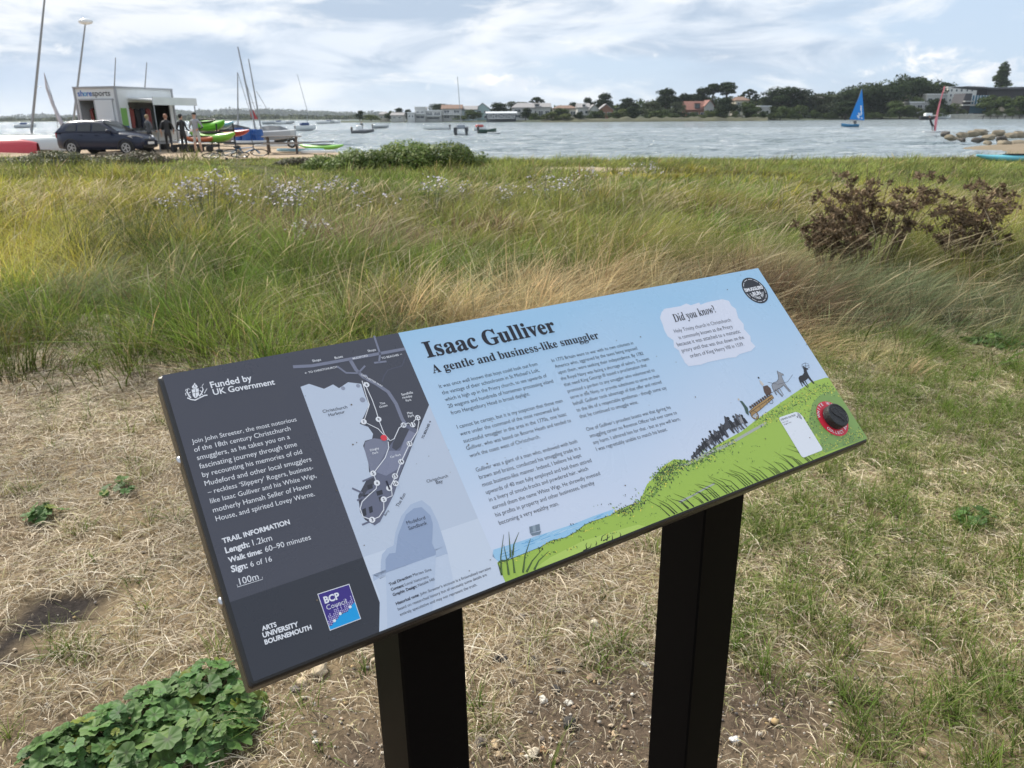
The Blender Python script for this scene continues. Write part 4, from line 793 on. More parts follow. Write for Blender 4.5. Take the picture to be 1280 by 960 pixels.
def lump(seed, sub=2, jit=.22, flat=.7):
    """an irregular stone of unit radius"""
    import bmesh
    bm = bmesh.new(); bmesh.ops.create_icosphere(bm, subdivisions=sub, radius=1); off = seed * 3.7
    vs = []
    for v in bm.verts:
        n = mnoise.noise(v.co * 1.1 + Vector((off, 0, 0))) * jit * 2 + mnoise.noise(v.co * 2.7 + Vector((0, off, 0))) * jit * .7
        c = v.co * (1 + n); vs.append((c.x, c.y, c.z * flat))
    fs = [[v.index for v in f.verts] for f in bm.faces]; bm.free(); return np.array(vs), np.array(fs)
def build_gravel():
    protos = [lump(i, 1, .25, .65) for i in range(8)]; B = Bunch()
    pal = np.array([(.50, .40, .28), (.42, .29, .19), (.60, .54, .46), (.22, .19, .17), (.34, .28, .23), (.62, .57, .49), (.46, .33, .17)])
    n = 0; spots = []
    while n < 3600:
        y_ = math.sqrt(rng.uniform(1.15 ** 2, 3.0 ** 2)); x_ = rng.uniform(-1, 1) * (y_ * .75 + .2)
        s = float(soil(np.array([x_]), np.array([y_]))[0]); near = math.exp(-((x_ - .05) / .9) ** 2 - ((y_ - 1.7) / .6) ** 2)
        if rng.random() < .02 + s * .5 * near + .14 * near: spots.append((x_, y_)); n += 1
    for x_, y_ in spots:
        V, F = protos[rng.integers(8)]; r = min(.013, .0022 * math.exp(rng.normal(0, .6))) ; a = rng.uniform(0, 6.28); c, s = math.cos(a), math.sin(a)
        P = V @ np.array([[c, s, 0], [-s, c, 0], [0, 0, 1]]) * r * np.array([rng.uniform(.8, 1.4), 1, 1]); P = P + np.array([x_, y_, float(ground_z(x_, y_)) + r * .4 + .003])
        B.add(P, F, np.tile(pal[rng.choice(7, p=[.2, .2, .14, .16, .14, .06, .1])] * rng.uniform(.7, 1.2), (len(P), 1)))
    m = leafmat('pebble_stone', 0.0, .8, .3); tag(link('gravel', B.mesh('gravel', m, True)), kind='stuff')
def build_stones():
    spec = [(742, 783, .020, (.62, .56, .44), 'pale lumpy flint stone on the trodden straw between the posts'), (400, 842, .030, (.50, .40, .27), 'largest tan stone under the lower left corner of the board'), (378, 856, .020, (.55, .43, .28), 'flat buff stone touching the largest tan stone'), (738, 849, .015, (.42, .30, .20), 'brown stone at the foot of the green grass tuft'),
            (679, 876, .014, (.66, .62, .54), 'whitish stone leftmost of a pair on the bare soil'), (711, 880, .013, (.70, .66, .58), 'whitish stone rightmost of a pair on the bare soil'), (620, 932, .016, (.55, .42, .26), 'yellowish stone low between the posts'), (624, 945, .013, (.50, .38, .24), 'buff stone just below the yellowish one'), (666, 944, .017, (.58, .50, .38), 'cream stone beside an orange pebble at the bottom'),
            (680, 938, .011, (.52, .33, .18), 'orange pebble beside the cream stone at the bottom'), (918, 926, .014, (.80, .80, .78), 'white shell fragment on dark soil right of the right post'), (768, 918, .009, (.62, .47, .30), 'small tan pebble left of the right post'), (806, 832, .012, (.64, .58, .50), 'pale pebble close to the left face of the right post'),
            (667, 828, .017, (.035, .033, .032), 'black clinker lump on the straw beside the grass tuft'), (697, 828, .013, (.04, .037, .035), 'smaller black clinker lump right of the other'), (712, 906, .022, (.05, .045, .04), 'large dark earthy clod between the posts'), (695, 864, .015, (.04, .037, .035), 'dark charred lump above the whitish pair'), (625, 825, .020, (.045, .04, .038), 'wide dark lump near the left post'), (600, 930, .018, (.17, .14, .12), 'grey brown stone beside the left post')]
    for i, (px_, py_, r, c, lab) in enumerate(spec):
        g = gp(px_, py_); V, F = lump(30 + i, 3, .24, .68); r *= .85; V = V * r * np.array([1.15, .9, 1]); a = i * 1.3; V = V @ np.array([[math.cos(a), math.sin(a), 0], [-math.sin(a), math.cos(a), 0], [0, 0, 1]])
        me = npmesh('stone', V, F.ravel(), np.full(len(F), 3), None, mat('stone_%d' % i, c, .85, var=.35, vscale=60, bump=.5, bscale=150), True)
        o = link('stone', me, None, (g.x, g.y, float(ground_z(g.x, g.y)) + r * .40)); tag(o, lab, 'stone', 'loose stones round the sign')
def mallow_leaf(r, seed):
    rr = random.Random(seed); n = 35; V = [(0, 0, 0)]; C = []
    ring = []
    for f in (.45, 1.0):
        for k in range(n):
            t = R(20) + R(320) * k / (n - 1); lobe = abs(math.sin(t * 3.5 * .98 + .2)); fold = math.cos(t * 7 + .4)
            q = r * f * (.86 + .16 * lobe ** .6 + .03 * rr.random()); V.append((q * math.cos(t), q * math.sin(t), r * (.055 * f * fold + .13 * f * f - (.10 if f == 1 else 0) * rr.random())))
    F = [(0, 1 + k, 2 + k) for k in range(n - 1)]; Q = [(1 + k, 1 + n + k, 2 + n + k, 2 + k) for k in range(n - 1)]
    F4 = [(a, b, c, c) for a, b, c in F] + Q
    g0, g1 = np.array([.115, .215, .068]), np.array([.085, .185, .042]); vc = [np.array([.05, .075, .03])] + [g1 * (.85 + .2 * (k % 5 == 0)) for k in range(n)] + [g0 * (.95 + .15 * (k % 5 == 0) - .1 * (k % 2)) for k in range(n)]
    return np.array(V), F4, np.array(vc)
def mallow(name, label, spots, seed, nleaf, rad, group=None):
    rr = random.Random(seed); xs = [s[0] for s in spots]; ys = [s[1] for s in spots]; cx, cy = sum(xs) / len(xs), sum(ys) / len(ys); root = thing(name, label, 'mallow', (cx, cy, float(ground_z(cx, cy))), 0, group)
    LV = []; LF = []; LS = []; LC = []; o = 0; st = MB(); sm = mat('mallow_stalk', (.10, .14, .05), .6)
    for i in range(nleaf):
        sx, sy, sr = rr.choice(spots); a = rr.uniform(0, 6.28); d = sr * math.sqrt(rr.random()); x = sx - cx + d * math.cos(a); y = sy - cy + d * math.sin(a); hgt = (.042 + .04 * rr.random()) * (1 - .62 * (d / sr) ** 2) * rr.uniform(.45, 1.0) + .012
        r = rad * rr.choice((.45, .6, .75, .9, 1.05, 1.25)) * rr.uniform(.9, 1.1); V, F, C = mallow_leaf(r, seed * 100 + i); tl = rr.uniform(.1, .65); ta = math.atan2(y - (sy - cy), x - (sx - cx)) + rr.gauss(0, .9)
        Mx = Matrix.Rotation(ta, 3, 'Z') @ Matrix.Rotation(tl, 3, 'Y') @ Matrix.Rotation(rr.uniform(0, 6.28), 3, 'Z'); V = V @ np.array(Mx).T + np.array([x, y, hgt]); tn = rr.uniform(.62, 1.25) * (np.array([rr.uniform(.9, 1.25), 1, rr.uniform(.85, 1.15)]) if rr.random() > .07 else np.array([1.9, 1.15, .7]))
        LV.append(V); LC.append(C * tn)
        for f in F:
            g = list(dict.fromkeys(f)); LF += [q + o for q in g]; LS.append(len(g))
        o += len(V); bx_, by = x * .75, y * .75; st.tube([(bx_, by, 0), ((bx_ + x) / 2, (by + y) / 2, hgt * .7), (x, y, hgt)], .0016, sm, 4, False)
    me = npmesh('leaves', np.concatenate(LV), np.array(LF), np.array(LS), np.concatenate(LC), leafmat('mallow_leaf', .25, .55, .25), False); link('leaves', me, root); st.build('stalks', root)
def build_mallows():
    S_ = [(*gp(a, b)[:2], r) for a, b, r in ((225, 885, .11), (258, 868, .10), (170, 912, .12), (120, 940, .11), (275, 925, .09), (230, 945, .12), (290, 895, .07), (75, 955, .08), (175, 965, .10))]
    mallow('mallow_plant', 'low clump of round pleated green mallow leaves at the front left of the ground', S_, 5, 430, .0255)
    for i, (px_, py_, r, n, lab) in enumerate(((1240, 432, .17, 60, 'small mallow patch at the edge of the long grass right of the board'), (55, 650, .07, 16, 'small flat mallow seedling on the straw left of the board'), (322, 612 - 0, .07, 14, 'sparse mallow seedling close to the left edge of the board'), (1215, 655, .06, 12, 'tiny mallow seedling on the trodden ground far right'))):
        if i == 2: px_, py_ = 150, 618
        g = gp(px_, py_); mallow('mallow_plant', lab, [(g.x, g.y, r)], 11 + i, n, .034 if i == 0 else .024, 'smaller mallow plants')
def dead_plant(label, px_, py_, height, spread, seed, nst):
    rr = random.Random(seed); g = gp(px_, py_); root = thing('dead_ragwort', label, 'dead plant', (g.x, g.y, float(ground_z(g.x, g.y))), 0, 'withered brown plants in the grass'); st = MB(); sm = mat('withered_stem', (.15, .10, .062), .8, var=.3)
    V = []; F = []; C = []; o = 0; heads = []
    for i in range(nst):
        a = rr.uniform(0, 6.28); out = spread * math.sqrt(rr.random()); hh = height * rr.uniform(.62, 1.0) * (1 - .3 * (out / spread)); tip = Vector((out * math.cos(a), out * .6 * math.sin(a), hh)); b0 = Vector((tip.x * .35, tip.y * .35, 0)); mid = b0.lerp(tip, .5) + Vector((rr.gauss(0, .04), rr.gauss(0, .04), .03))
        st.tube([b0, mid, tip], [.0065, .005, .0025], sm, 5, False)
        for j in range(rr.randint(4, 6)):
            f = rr.uniform(.26, 1.0); p = b0.lerp(mid, f * 2) if f < .5 else mid.lerp(tip, f * 2 - 1); br = p + Vector((rr.gauss(0, .085), rr.gauss(0, .07), rr.uniform(.03, .15))); st.tube([p, br], [.003, .0015], sm, 4, False); heads.append((br, rr.uniform(.6, 1.1)))
            for k in range(2): 
                b2 = br + Vector((rr.gauss(0, .028), rr.gauss(0, .028), rr.uniform(-.01, .035))); st.tube([br, b2], .0013, sm, 4, False); heads.append((b2, rr.uniform(.5, 1.0)))
    for p, s in heads:                                           # each head: a burst of curled brown bracts
        tone = rr.uniform(.6, 1.35)
        for k in range(12):
            d = Vector((rr.gauss(0, 1), rr.gauss(0, 1), rr.gauss(.25, .8))).normalized(); l = .042 * s * rr.uniform(.6, 1.3); w = l * rr.uniform(.28, .5); u = d.cross(Vector((rr.gauss(0, 1), rr.gauss(0, 1), rr.gauss(0, 1)))).normalized(); q = p + d * l * .25
            V += [q - u * w * .4, q + u * w * .4, q + d * l * .6 + u * w * .6, q + d * l + d.cross(u) * l * .25, q + d * l * .6 - u * w * .6]; F.append((o, o + 1, o + 2, o + 3, o + 4)); o += 5; c = np.array([.205, .150, .095]) * tone * rr.uniform(.7, 1.3); C += [c] * 5
    me = npmesh('seed_heads', np.array([tuple(v) for v in V]), np.array(F).ravel(), np.full(len(F), 5), np.array(C), leafmat('withered_bract', .15, .8, .15)); link('seed_heads', me, root); st.build('stems', root)
def build_dead_plants():
    dead_plant('tall withered brown ragwort standing in the long grass behind the board', 1085, 345, 1.24, .58, 3, 26)
    dead_plant('shorter withered brown ragwort leaning at the right of the taller one', 1198, 345, 1.02, .44, 4, 20)
    dead_plant('low withered brown stalks spreading from the foot of the two tall plants', 1035, 350, .72, .32, 6, 14)
def aster(label, px_, py_, s, seed, n, hh=.6):
    rr = random.Random(seed); g = gp(px_, py_); root = thing('sea_aster', label, 'wildflower', (g.x, g.y, float(ground_z(g.x, g.y))), 0, 'pale flowering plants in the meadow'); st = MB(); sm = mat('aster_stem', (.075, .085, .04), .8, var=.3); fl = MB(); fm = mat('aster_petal', (.62, .58, .70), .7, var=.2, vscale=30); fc = mat('aster_centre', (.42, .36, .16), .8); lv = mat('aster_leaf', (.085, .105, .05), .7, var=.3)
    for i in range(n):
        a = rr.uniform(0, 6.28); d = s * math.sqrt(rr.random()); x, y = d * math.cos(a), d * .7 * math.sin(a); h = hh * rr.uniform(.68, 1.05) * (1 - .25 * d / s); tip = Vector((x * 1.2 + .05, y * 1.2, h)); st.tube([(x * .6, y * .6, 0), (x, y, h * .6), tip], [.004, .003, .002], sm, 4, False)
        for k in range(5):
            f = rr.uniform(.25, .9); p = Vector((x * (.6 + .4 * f), y, h * f)); e = p + Vector((rr.gauss(0, .05), rr.gauss(0, .05), .03)); st.add([p, p.lerp(e, .5) + Vector((0, .006, .006)), e, p.lerp(e, .5) - Vector((0, .006, 0))], [(0, 1, 2, 3)], lv)
        for k in range(rr.randint(4, 9)):
            c = tip + Vector((rr.gauss(0, .05), rr.gauss(0, .045), rr.gauss(.0, .035))); r = rr.uniform(.014, .024); tl = Matrix.Rotation(rr.uniform(-.8, .8), 3, 'X') @ Matrix.Rotation(rr.uniform(-.8, .8), 3, 'Y'); vs = [c]
            for q in range(16): t = 6.2832 * q / 16; vs.append(c + tl @ Vector((math.cos(t), math.sin(t), .2)) * r * (1 if q % 2 else .55))
            fl.add(vs, [(0, 1 + q, 1 + (q + 1) % 16) for q in range(16)], fm); fl.add([c + tl @ Vector((math.cos(q * 1.05) * r * .3, math.sin(q * 1.05) * r * .3, r * .18)) for q in range(6)], [(0, 1, 2, 3, 4, 5)], fc)
    st.build('stems', root); fl.build('blossoms', root)
def build_asters():
    sp = [(268, 287, .34, 30, 'largest clump of pale lilac flowers, nearest the lying bicycles', .88), (224, 290, .24, 14, 'narrow clump of pale lilac flowers left of the largest clump', .62), (372, 302, .26, 18, 'tall pale flower clump in front of the brown sedge', .84), (386, 325, .18, 12, 'nearest pale flower clump, low in the green grass', .5), (352, 280, .22, 10, 'pale flower clump behind the nearest one', .7), (426, 275, .28, 14, 'pale flowers in front of the green bushes', .66), (318, 290, .2, 6, 'few pale flowers between two bigger clumps', .6),
          (540, 275, .22, 12, 'upright pale flower clump below the end of the green bush', .72), (590, 262, .25, 7, 'few lilac flowers in the mid meadow', .5), (690, 266, .42, 20, 'wide clump of lilac flowers below the bare sandy patch', .6), (640, 272, .26, 9, 'thin lilac flower clump left of the wide clump', .5), (735, 252, .3, 10, 'lilac flowers right of the wide clump', .6), (800, 236, .4, 14, 'dim lilac flower clump right of the sandy patch', .6), (470, 285, .25, 6, 'scattered pale flowers in the olive grass', .5)]
    for i, (a, b, s, n, lab, hh) in enumerate(sp): aster(lab, a, b, s, 50 + i, n, hh)
def leafcloud(blobs, n, size, pal, seed, up=.35, fill=.35):
    """leaf-sized faces spread through rounded clumps; blobs = (x, y, z, rx, ry, rz)"""
    g = np.random.default_rng(seed); w = np.array([b[3] * b[4] + b[4] * b[5] + b[3] * b[5] for b in blobs]); k = g.choice(len(blobs), n, p=w / w.sum()); b = np.array(blobs)[k]; d = g.normal(0, 1, (n, 3)); d /= np.linalg.norm(d, axis=1)[:, None]; d[:, 2] = np.where(d[:, 2] < -.75, -d[:, 2] * .6, d[:, 2])
    rad = np.where(g.random(n) < fill, g.uniform(.5, .92, n), g.uniform(.88, 1.08, n)); p = b[:, :3] + d * b[:, 3:] * rad[:, None]
    nr = d + g.normal(0, .55, (n, 3)) + np.array([0, 0, up]); nr /= np.linalg.norm(nr, axis=1)[:, None]; u = np.cross(nr, g.normal(0, 1, (n, 3))); u /= np.linalg.norm(u, axis=1)[:, None]; v = np.cross(nr, u); s = (size * g.uniform(.55, 1.35, n))[:, None]
    bend = nr * s * .22
    V = np.stack([p - u * s, p + v * s * .55 - bend, p + u * s, p - v * s * .55 - bend], 1).reshape(-1, 3); F = np.arange(4 * n).reshape(-1, 4)
    tone = g.uniform(.7, 1.3, len(blobs))[k] * g.uniform(.65, 1.35, n); C = np.array(pal)[g.integers(0, len(pal), n)] * tone[:, None]
    return V, F, np.repeat(C, 4, axis=0)
def bush(name, label, cat, px_, D, wid, hgt, dep, n, size, pal, seed, group=None, px_base=None):
    rr = random.Random(seed); x = ray(px_, 150)[0] / ray(px_, 150)[1] * D; z = float(ground_z(x, D)); root = thing(name, label, cat, (x, D, z), 0, group); bl = []
    for i in range(11):
        f = rr.uniform(-1, 1); q = math.sqrt(max(0, 1 - f * f)); bl.append((f * wid * .42, rr.uniform(-.4, .4) * dep, hgt * .50 * q * rr.uniform(.55, 1.0), wid * .17 * rr.uniform(.7, 1.3), dep * .36, hgt * .42 * rr.uniform(.75, 1.2)))
    V, F, C = leafcloud(bl, n, size, pal, seed); link('foliage', npmesh('foliage', V, F.ravel(), np.full(len(F), 4), C, leafmat('bush_leaf', .25)), root)
    st = MB(); sm = mat('bush_wood', (.07, .05, .035), .9)
    for i in range(9): b = bl[i % len(bl)]; st.tube([(b[0] * .6, b[1] * .6, -.03), (b[0] * .9, b[1], b[2] * .6), (b[0], b[1], b[2] + b[5] * .4)], [.018, .012, .005], sm, 5, False)
    st.build('stems', root)
def build_bushes():
    gp_ = [(.13, .19, .042), (.165, .23, .052), (.09, .14, .034), (.20, .235, .07)]
    bush('bramble_bush', 'biggest dense green bush standing against the water in the mid meadow', 'bush', 530, 24.5, 3.7, 1.08, 1.5, 10500, .05, gp_, 1, 'green bushes by the water')
    bush('bramble_bush', 'lower green bush joined to the left side of the biggest bush', 'bush', 462, 24, 2.6, .80, 1.3, 6200, .05, gp_, 2, 'green bushes by the water')
    bush('bramble_bush', 'small green bush leftmost of the three by the water', 'bush', 415, 24.5, 1.9, .56, 1.1, 3600, .045, gp_, 3, 'green bushes by the water')
    sg = [(.10, .11, .055), (.13, .13, .06), (.085, .10, .045)]
    bush('scrub_bush', 'grey green scrub in front of the navy car', 'scrub', 75, 27, 4.2, .62, 1.4, 6500, .045, sg, 4, 'scrub before the boat park'); bush('scrub_bush', 'brownish scrub below the front wheel of the navy car', 'scrub', 155, 28.5, 3.0, .50, 1.2, 4200, .045, [(.12, .10, .06), (.10, .10, .05), (.09, .075, .05)], 5, 'scrub before the boat park')
    bush('scrub_bush', 'grey green scrub at the far left edge below the red hull', 'scrub', 8, 25, 3.0, .52, 1.2, 4200, .045, sg, 6, 'scrub before the boat park'); bush('scrub_bush', 'dull weedy scrub in front of the picnic table', 'scrub', 372, 27, 1.6, .34, .9, 2600, .04, [(.12, .10, .07), (.10, .11, .055)], 7, 'scrub before the boat park')
build_grass(); build_short_grass(); build_straw(); build_gravel(); build_stones(); build_mallows(); build_dead_plants(); build_asters(); build_bushes()
# ------------------------------------------------------------------ far shores: land, trees, houses
def hz(px_): return HZ - (px_ - 640) * math.tan(ROLL)            # horizon row at that column
def DX(px_, D, py=150): r = ray(px_, py); return r[0] / r[1] * D
def build_far_land():
    ridge('far_hills', [(-200, 143, 2600), (0, 145.5, 2600), (120, 142.5, 2600), (240, 139, 2600), (300, 137.5, 2600), (350, 138.5, 2600), (420, 141, 2600), (520, 143, 2600), (640, 144, 2600), (700, 145, 2600)], 500, m_land2, seed=2)
    ridge('far_west_shore', [(-260, 151, 900), (-60, 150.5, 900), (60, 150, 900), (150, 149.5, 900), (240, 148.2, 900), (330, 147.5, 900), (430, 147.8, 900), (500, 149, 900)], 120, m_land, seed=4)
    ridge('far_shore', [(425, 151.2, 345), (500, 150.4, 330), (640, 149.6, 310), (700, 147.8, 305), (760, 147.2, 300), (850, 146.5, 300), (950, 146, 310), (1050, 145.3, 330), (1150, 143.8, 350), (1250, 143, 350), (1380, 142.5, 360), (1600, 141, 380)], 60, m_land, seed=6, rough=.05)
    ridge('far_hill_rise', [(540, 148, 380), (640, 140, 380), (760, 135, 375), (900, 130, 370), (1000, 127, 380), (1080, 121, 385), (1150, 117, 385), (1240, 122, 390), (1320, 125, 390), (1500, 133, 395)], 70, m_land, seed=8)
    ridge('shore_reeds', [(676, 149.5, 292), (720, 147.3, 290), (800, 147, 288), (880, 146.5, 288), (960, 147, 290)], 12, m_grassbank, seed=9, rough=.5)
build_far_land()
TP = {}
def tree_proto(kind):
    """one tree of each kind, 1 unit tall; copies are scaled"""
    if kind in TP: return TP[kind]
    dk = [(.022, .038, .013), (.030, .046, .016), (.017, .030, .011)]; md = [(.055, .080, .026), (.07, .095, .030), (.045, .066, .022)]; lt = [(.10, .125, .04), (.085, .11, .038), (.12, .135, .05)]; gy = [(.075, .092, .048), (.09, .105, .06), (.06, .078, .04)]
    rr = random.Random(hash(kind) % 1000 if False else sum(map(ord, kind)))
    def blobs(n, wx, z0, z1, r, top=1.0):
        L = []
        for i in range(n):
            a = 6.283 * i / n * 2.4 + rr.random(); f = rr.random(); z = z0 + (z1 - z0) * f; w = wx * (1 - (abs(f - .4) * 1.1) ** 2 * top); d = math.sqrt(rr.random()) * w
            L.append((d * math.cos(a), d * math.sin(a), z, r * rr.uniform(.7, 1.25), r * rr.uniform(.7, 1.25), r * rr.uniform(.55, .9)))
        return L
    spec = {'oak': (dk, blobs(22, .36, .16, .80, .20), 3800, .032, .16), 'oak_wide': (dk, blobs(34, .60, .12, .78, .22), 5400, .034, .14), 'pine': (dk, [(x, y, z, r, r, r * .42) for x, y, z, r in ((0, 0, .90, .20), (.22, .05, .80, .20), (-.24, 0, .78, .21), (.05, .1, .70, .16), (-.40, .05, .66, .14), (.38, -.05, .66, .15), (-.1, -.1, .60, .13), (.25, 0, .55, .12))], 1500, .036, .62),
            'shrub': (md, blobs(14, .52, .06, .70, .24), 2200, .042, .06), 'light_shrub': (lt, blobs(14, .55, .06, .70, .24), 2200, .042, .06), 'grey_tree': (gy, blobs(22, .40, .13, .80, .20), 3400, .034, .13), 'poplar': ([(.05, .075, .026), (.04, .062, .022)], [(rr.gauss(0, .025) + q, rr.gauss(0, .03), z, r, r, .075) for z, r, q in [(.08 + .055 * i, .115 * (1 - (i / 16) ** 3) + .02, 0) for i in range(16)] + [(.25, .09, -.07), (.45, .08, .08), (.35, .08, .09), (.6, .07, -.07), (.7, .06, .05)]], 3000, .026, .08), 'mid_tree': (md, blobs(22, .38, .13, .80, .20), 3400, .034, .13)}[kind]
    pal, bl, n, size, tk = spec; V, F, C = leafcloud(bl, n, size, pal, len(TP) + 70, .3, .25); V[:, 2] = np.maximum(V[:, 2], .015)
    me = npmesh('crown', V, F.ravel(), np.full(len(F), 4), C, leafmat('far_leaf', .1, .8, .1)); st = MB(); wood = mat('tree_bark', (.05, .04, .03), .9); r0 = .030 if kind != 'shrub' else .02
    st.tube([(0, 0, -.08), (.01, 0, tk * .5), (-.01, .01, tk + .15), (0, 0, .75)], [r0 * 1.25, r0, r0 * .7, r0 * .25], wood, 7)
    for b in bl[:7]: st.tube([(0, 0, max(.06, tk * .8)), (b[0] * .5, b[1] * .5, (b[2] + tk) * .5), (b[0], b[1], b[2])], [r0 * .6, r0 * .4, r0 * .15], wood, 5, False)
    stm = MB(); tmp = st.build('trunk'); tm = tmp.data; bpy.data.objects.remove(tmp); TP[kind] = (me, tm); return TP[kind]
KIND = {'oak': ('dark round evergreen oak', 'oak_tree'), 'oak_wide': ('broad dark spreading evergreen', 'oak_tree'), 'pine': ('dark flat-topped pine with gaps in its crown', 'pine_tree'), 'shrub': ('green bushy shrub', 'shoreline_shrub'), 'light_shrub': ('light green rounded shrub', 'shoreline_shrub'), 'grey_tree': ('grey green tree', 'tree'), 'poplar': ('tall pointed poplar', 'poplar_tree'), 'mid_tree': ('mid green tree', 'tree')}
def ftree(kind, px_, top, base, w, D, where):
    me, tm = tree_proto(kind); w = w * (1.22 if kind != 'poplar' else .8); xw = DX(px_, D); zt = at(px_, top, D).z; zb = at(px_, base, D).z; h = zt - zb; Wd = w / FPX * D * math.hypot(xw, D) / D
    root = thing(KIND[kind][1], KIND[kind][0] + ' ' + where, 'shrub' if 'shrub' in kind else 'tree', (xw, D, zb), (px_ * 1.7) % 6.28, 'shrubs along the far shore' if 'shrub' in kind else 'trees along the far shore')
    ext = {'oak': 1.02, 'oak_wide': 1.5, 'pine': 1.06, 'shrub': 1.3, 'light_shrub': 1.36, 'grey_tree': 1.14, 'poplar': .38, 'mid_tree': 1.1}[kind]
    sx = Wd / ext; root.scale = (sx, sx, h)
    link('crown', me, root); link('trunk', tm, root)
TREES = [
 ('oak', 449.8, 137, 150.5, 11, 335, 'standing alone at the left end of the far houses'), ('light_shrub', 464, 142, 150.5, 22, 332, 'right of the lone round tree'), ('mid_tree', 487, 137, 149, 11, 350, 'behind the first small white house'), ('oak', 498.5, 133.5, 149, 15, 355, 'above the first small white house'), ('oak', 509, 135.5, 149, 12, 352, 'between the small white house and the white block'),
 ('oak_wide', 554, 128, 146, 36, 385, 'behind the white house with the red brown roof'), ('mid_tree', 592, 135, 148.5, 20, 318, 'in front of the teal gabled house'), ('shrub', 580, 143, 149.8, 22, 316, 'hedge before the teal gabled house'), ('oak', 625.5, 126.5, 147, 27, 335, 'above the boathouse with the long white roof'), ('grey_tree', 648, 125, 142, 34, 385, 'behind the pale grey roofed houses'), ('oak', 657, 133.5, 149.5, 15, 305, 'beside the boathouse, against the pale house'),
 ('pine', 671, 121, 140, 20, 380, 'standing up behind the pale grey roof'), ('shrub', 669, 139, 150, 13, 300, 'at the corner of the pale house'), ('light_shrub', 690, 138.5, 150, 21, 298, 'left of two by the reeds'), ('light_shrub', 706, 140.5, 150, 20, 298, 'right of two by the reeds'), ('mid_tree', 697, 133, 149, 26, 308, 'behind the pair of light shrubs'), ('oak', 718, 126.5, 142, 17, 360, 'left of the white dormer house'), ('oak', 723, 139, 149.5, 14, 298, 'low under the white dormer house'),
 ('oak', 736, 120, 141, 16, 362, 'behind the white dormer house'), ('oak', 753, 114, 141, 24, 365, 'tallest above the white dormer and gabled houses'), ('light_shrub', 776, 134, 149, 26, 310, 'right of the white gabled house'), ('oak', 783, 120.5, 141, 26, 362, 'standing free right of the gabled houses'), ('oak', 791, 131, 149, 22, 304, 'low and dense on the shore below the free standing one'), ('grey_tree', 817, 124.5, 147, 32, 330, 'left of the high dark pair'),
 ('oak', 831, 107.5, 140, 34, 355, 'highest of the group left of the red roofed house'), ('oak', 855, 114.5, 142, 26, 356, 'behind and left of the red roofed house'), ('shrub', 825, 135, 149, 26, 302, 'neat and domed on the shore'), ('grey_tree', 846, 124.5, 148, 22, 318, 'close left of the red roofed house'), ('oak', 874, 107, 135, 30, 362, 'above the red roof, left of the pines'), ('pine', 889, 104, 134, 26, 364, 'left of two with sky showing through'), ('pine', 906, 102, 136, 34, 360, 'right of two with sky showing through'), ('oak', 905, 119, 148, 32, 312, 'right of the red roofed house'),
 ('shrub', 866, 138, 149, 12, 303, 'under the red roofed house'), ('light_shrub', 884, 136, 148.5, 14, 303, 'before the white gable of the red roofed house'), ('pine', 934.5, 111, 134, 16, 366, 'small, right of the cream house'), ('pine', 942, 118.5, 136, 8, 366, 'smallest, thin, right of the cream house'), ('mid_tree', 936, 124, 148, 25, 314, 'in front of the cream house'), ('oak_wide', 982.5, 105.5, 143, 58, 350, 'huge and domed left of the white chimney house'), ('shrub', 975, 129.5, 149, 30, 316, 'left half of the hedge under the huge tree'), ('shrub', 998, 128.5, 149, 28, 318, 'right half of the hedge under the huge tree'), ('oak', 957, 118.5, 140, 18, 345, 'at the left shoulder of the huge tree'),
 ('grey_tree', 1032, 113.5, 147, 42, 345, 'right of the white chimney house'), ('oak', 1052, 112, 146, 30, 352, 'second right of the white chimney house'), ('oak', 1056, 124, 148.5, 38, 325, 'low behind the blue sail'), ('oak_wide', 1074, 107.5, 146, 40, 350, 'above the blue sail'), ('oak_wide', 1102, 100.5, 147, 50, 348, 'right of the blue sail'), ('oak_wide', 1124, 94, 142, 50, 372, 'highest on the hill between sail and white hotel'), ('oak_wide', 1151, 98, 138, 44, 374, 'on the hill left of the white hotel'), ('pine', 1176, 103, 136, 20, 376, 'leaning out just left of the white hotel'),
 ('mid_tree', 1124, 122.5, 147, 28, 330, 'below the brick gabled house'), ('mid_tree', 1140, 118, 140, 16, 350, 'right of the brick gabled house'), ('light_shrub', 1141, 132.5, 146, 22, 332, 'below the low white roofs'), ('oak', 1167, 121, 146, 30, 336, 'behind the pink windsurf sail'), ('shrub', 1190, 126, 145.5, 20, 338, 'under the white hotel'), ('poplar', 1242, 75.5, 110, 22, 420, 'rising behind the dark winged roof'), ('mid_tree', 1238, 115, 144, 28, 338, 'left of three before the dark modern house'), ('mid_tree', 1257, 116.5, 144, 26, 336, 'middle of three before the dark modern house'), ('mid_tree', 1276, 116, 144, 26, 336, 'right of three before the dark modern house'), ('oak', 1300, 112, 144, 34, 345, 'beyond the right edge of the modern house')]
for t in TREES: ftree(*t)
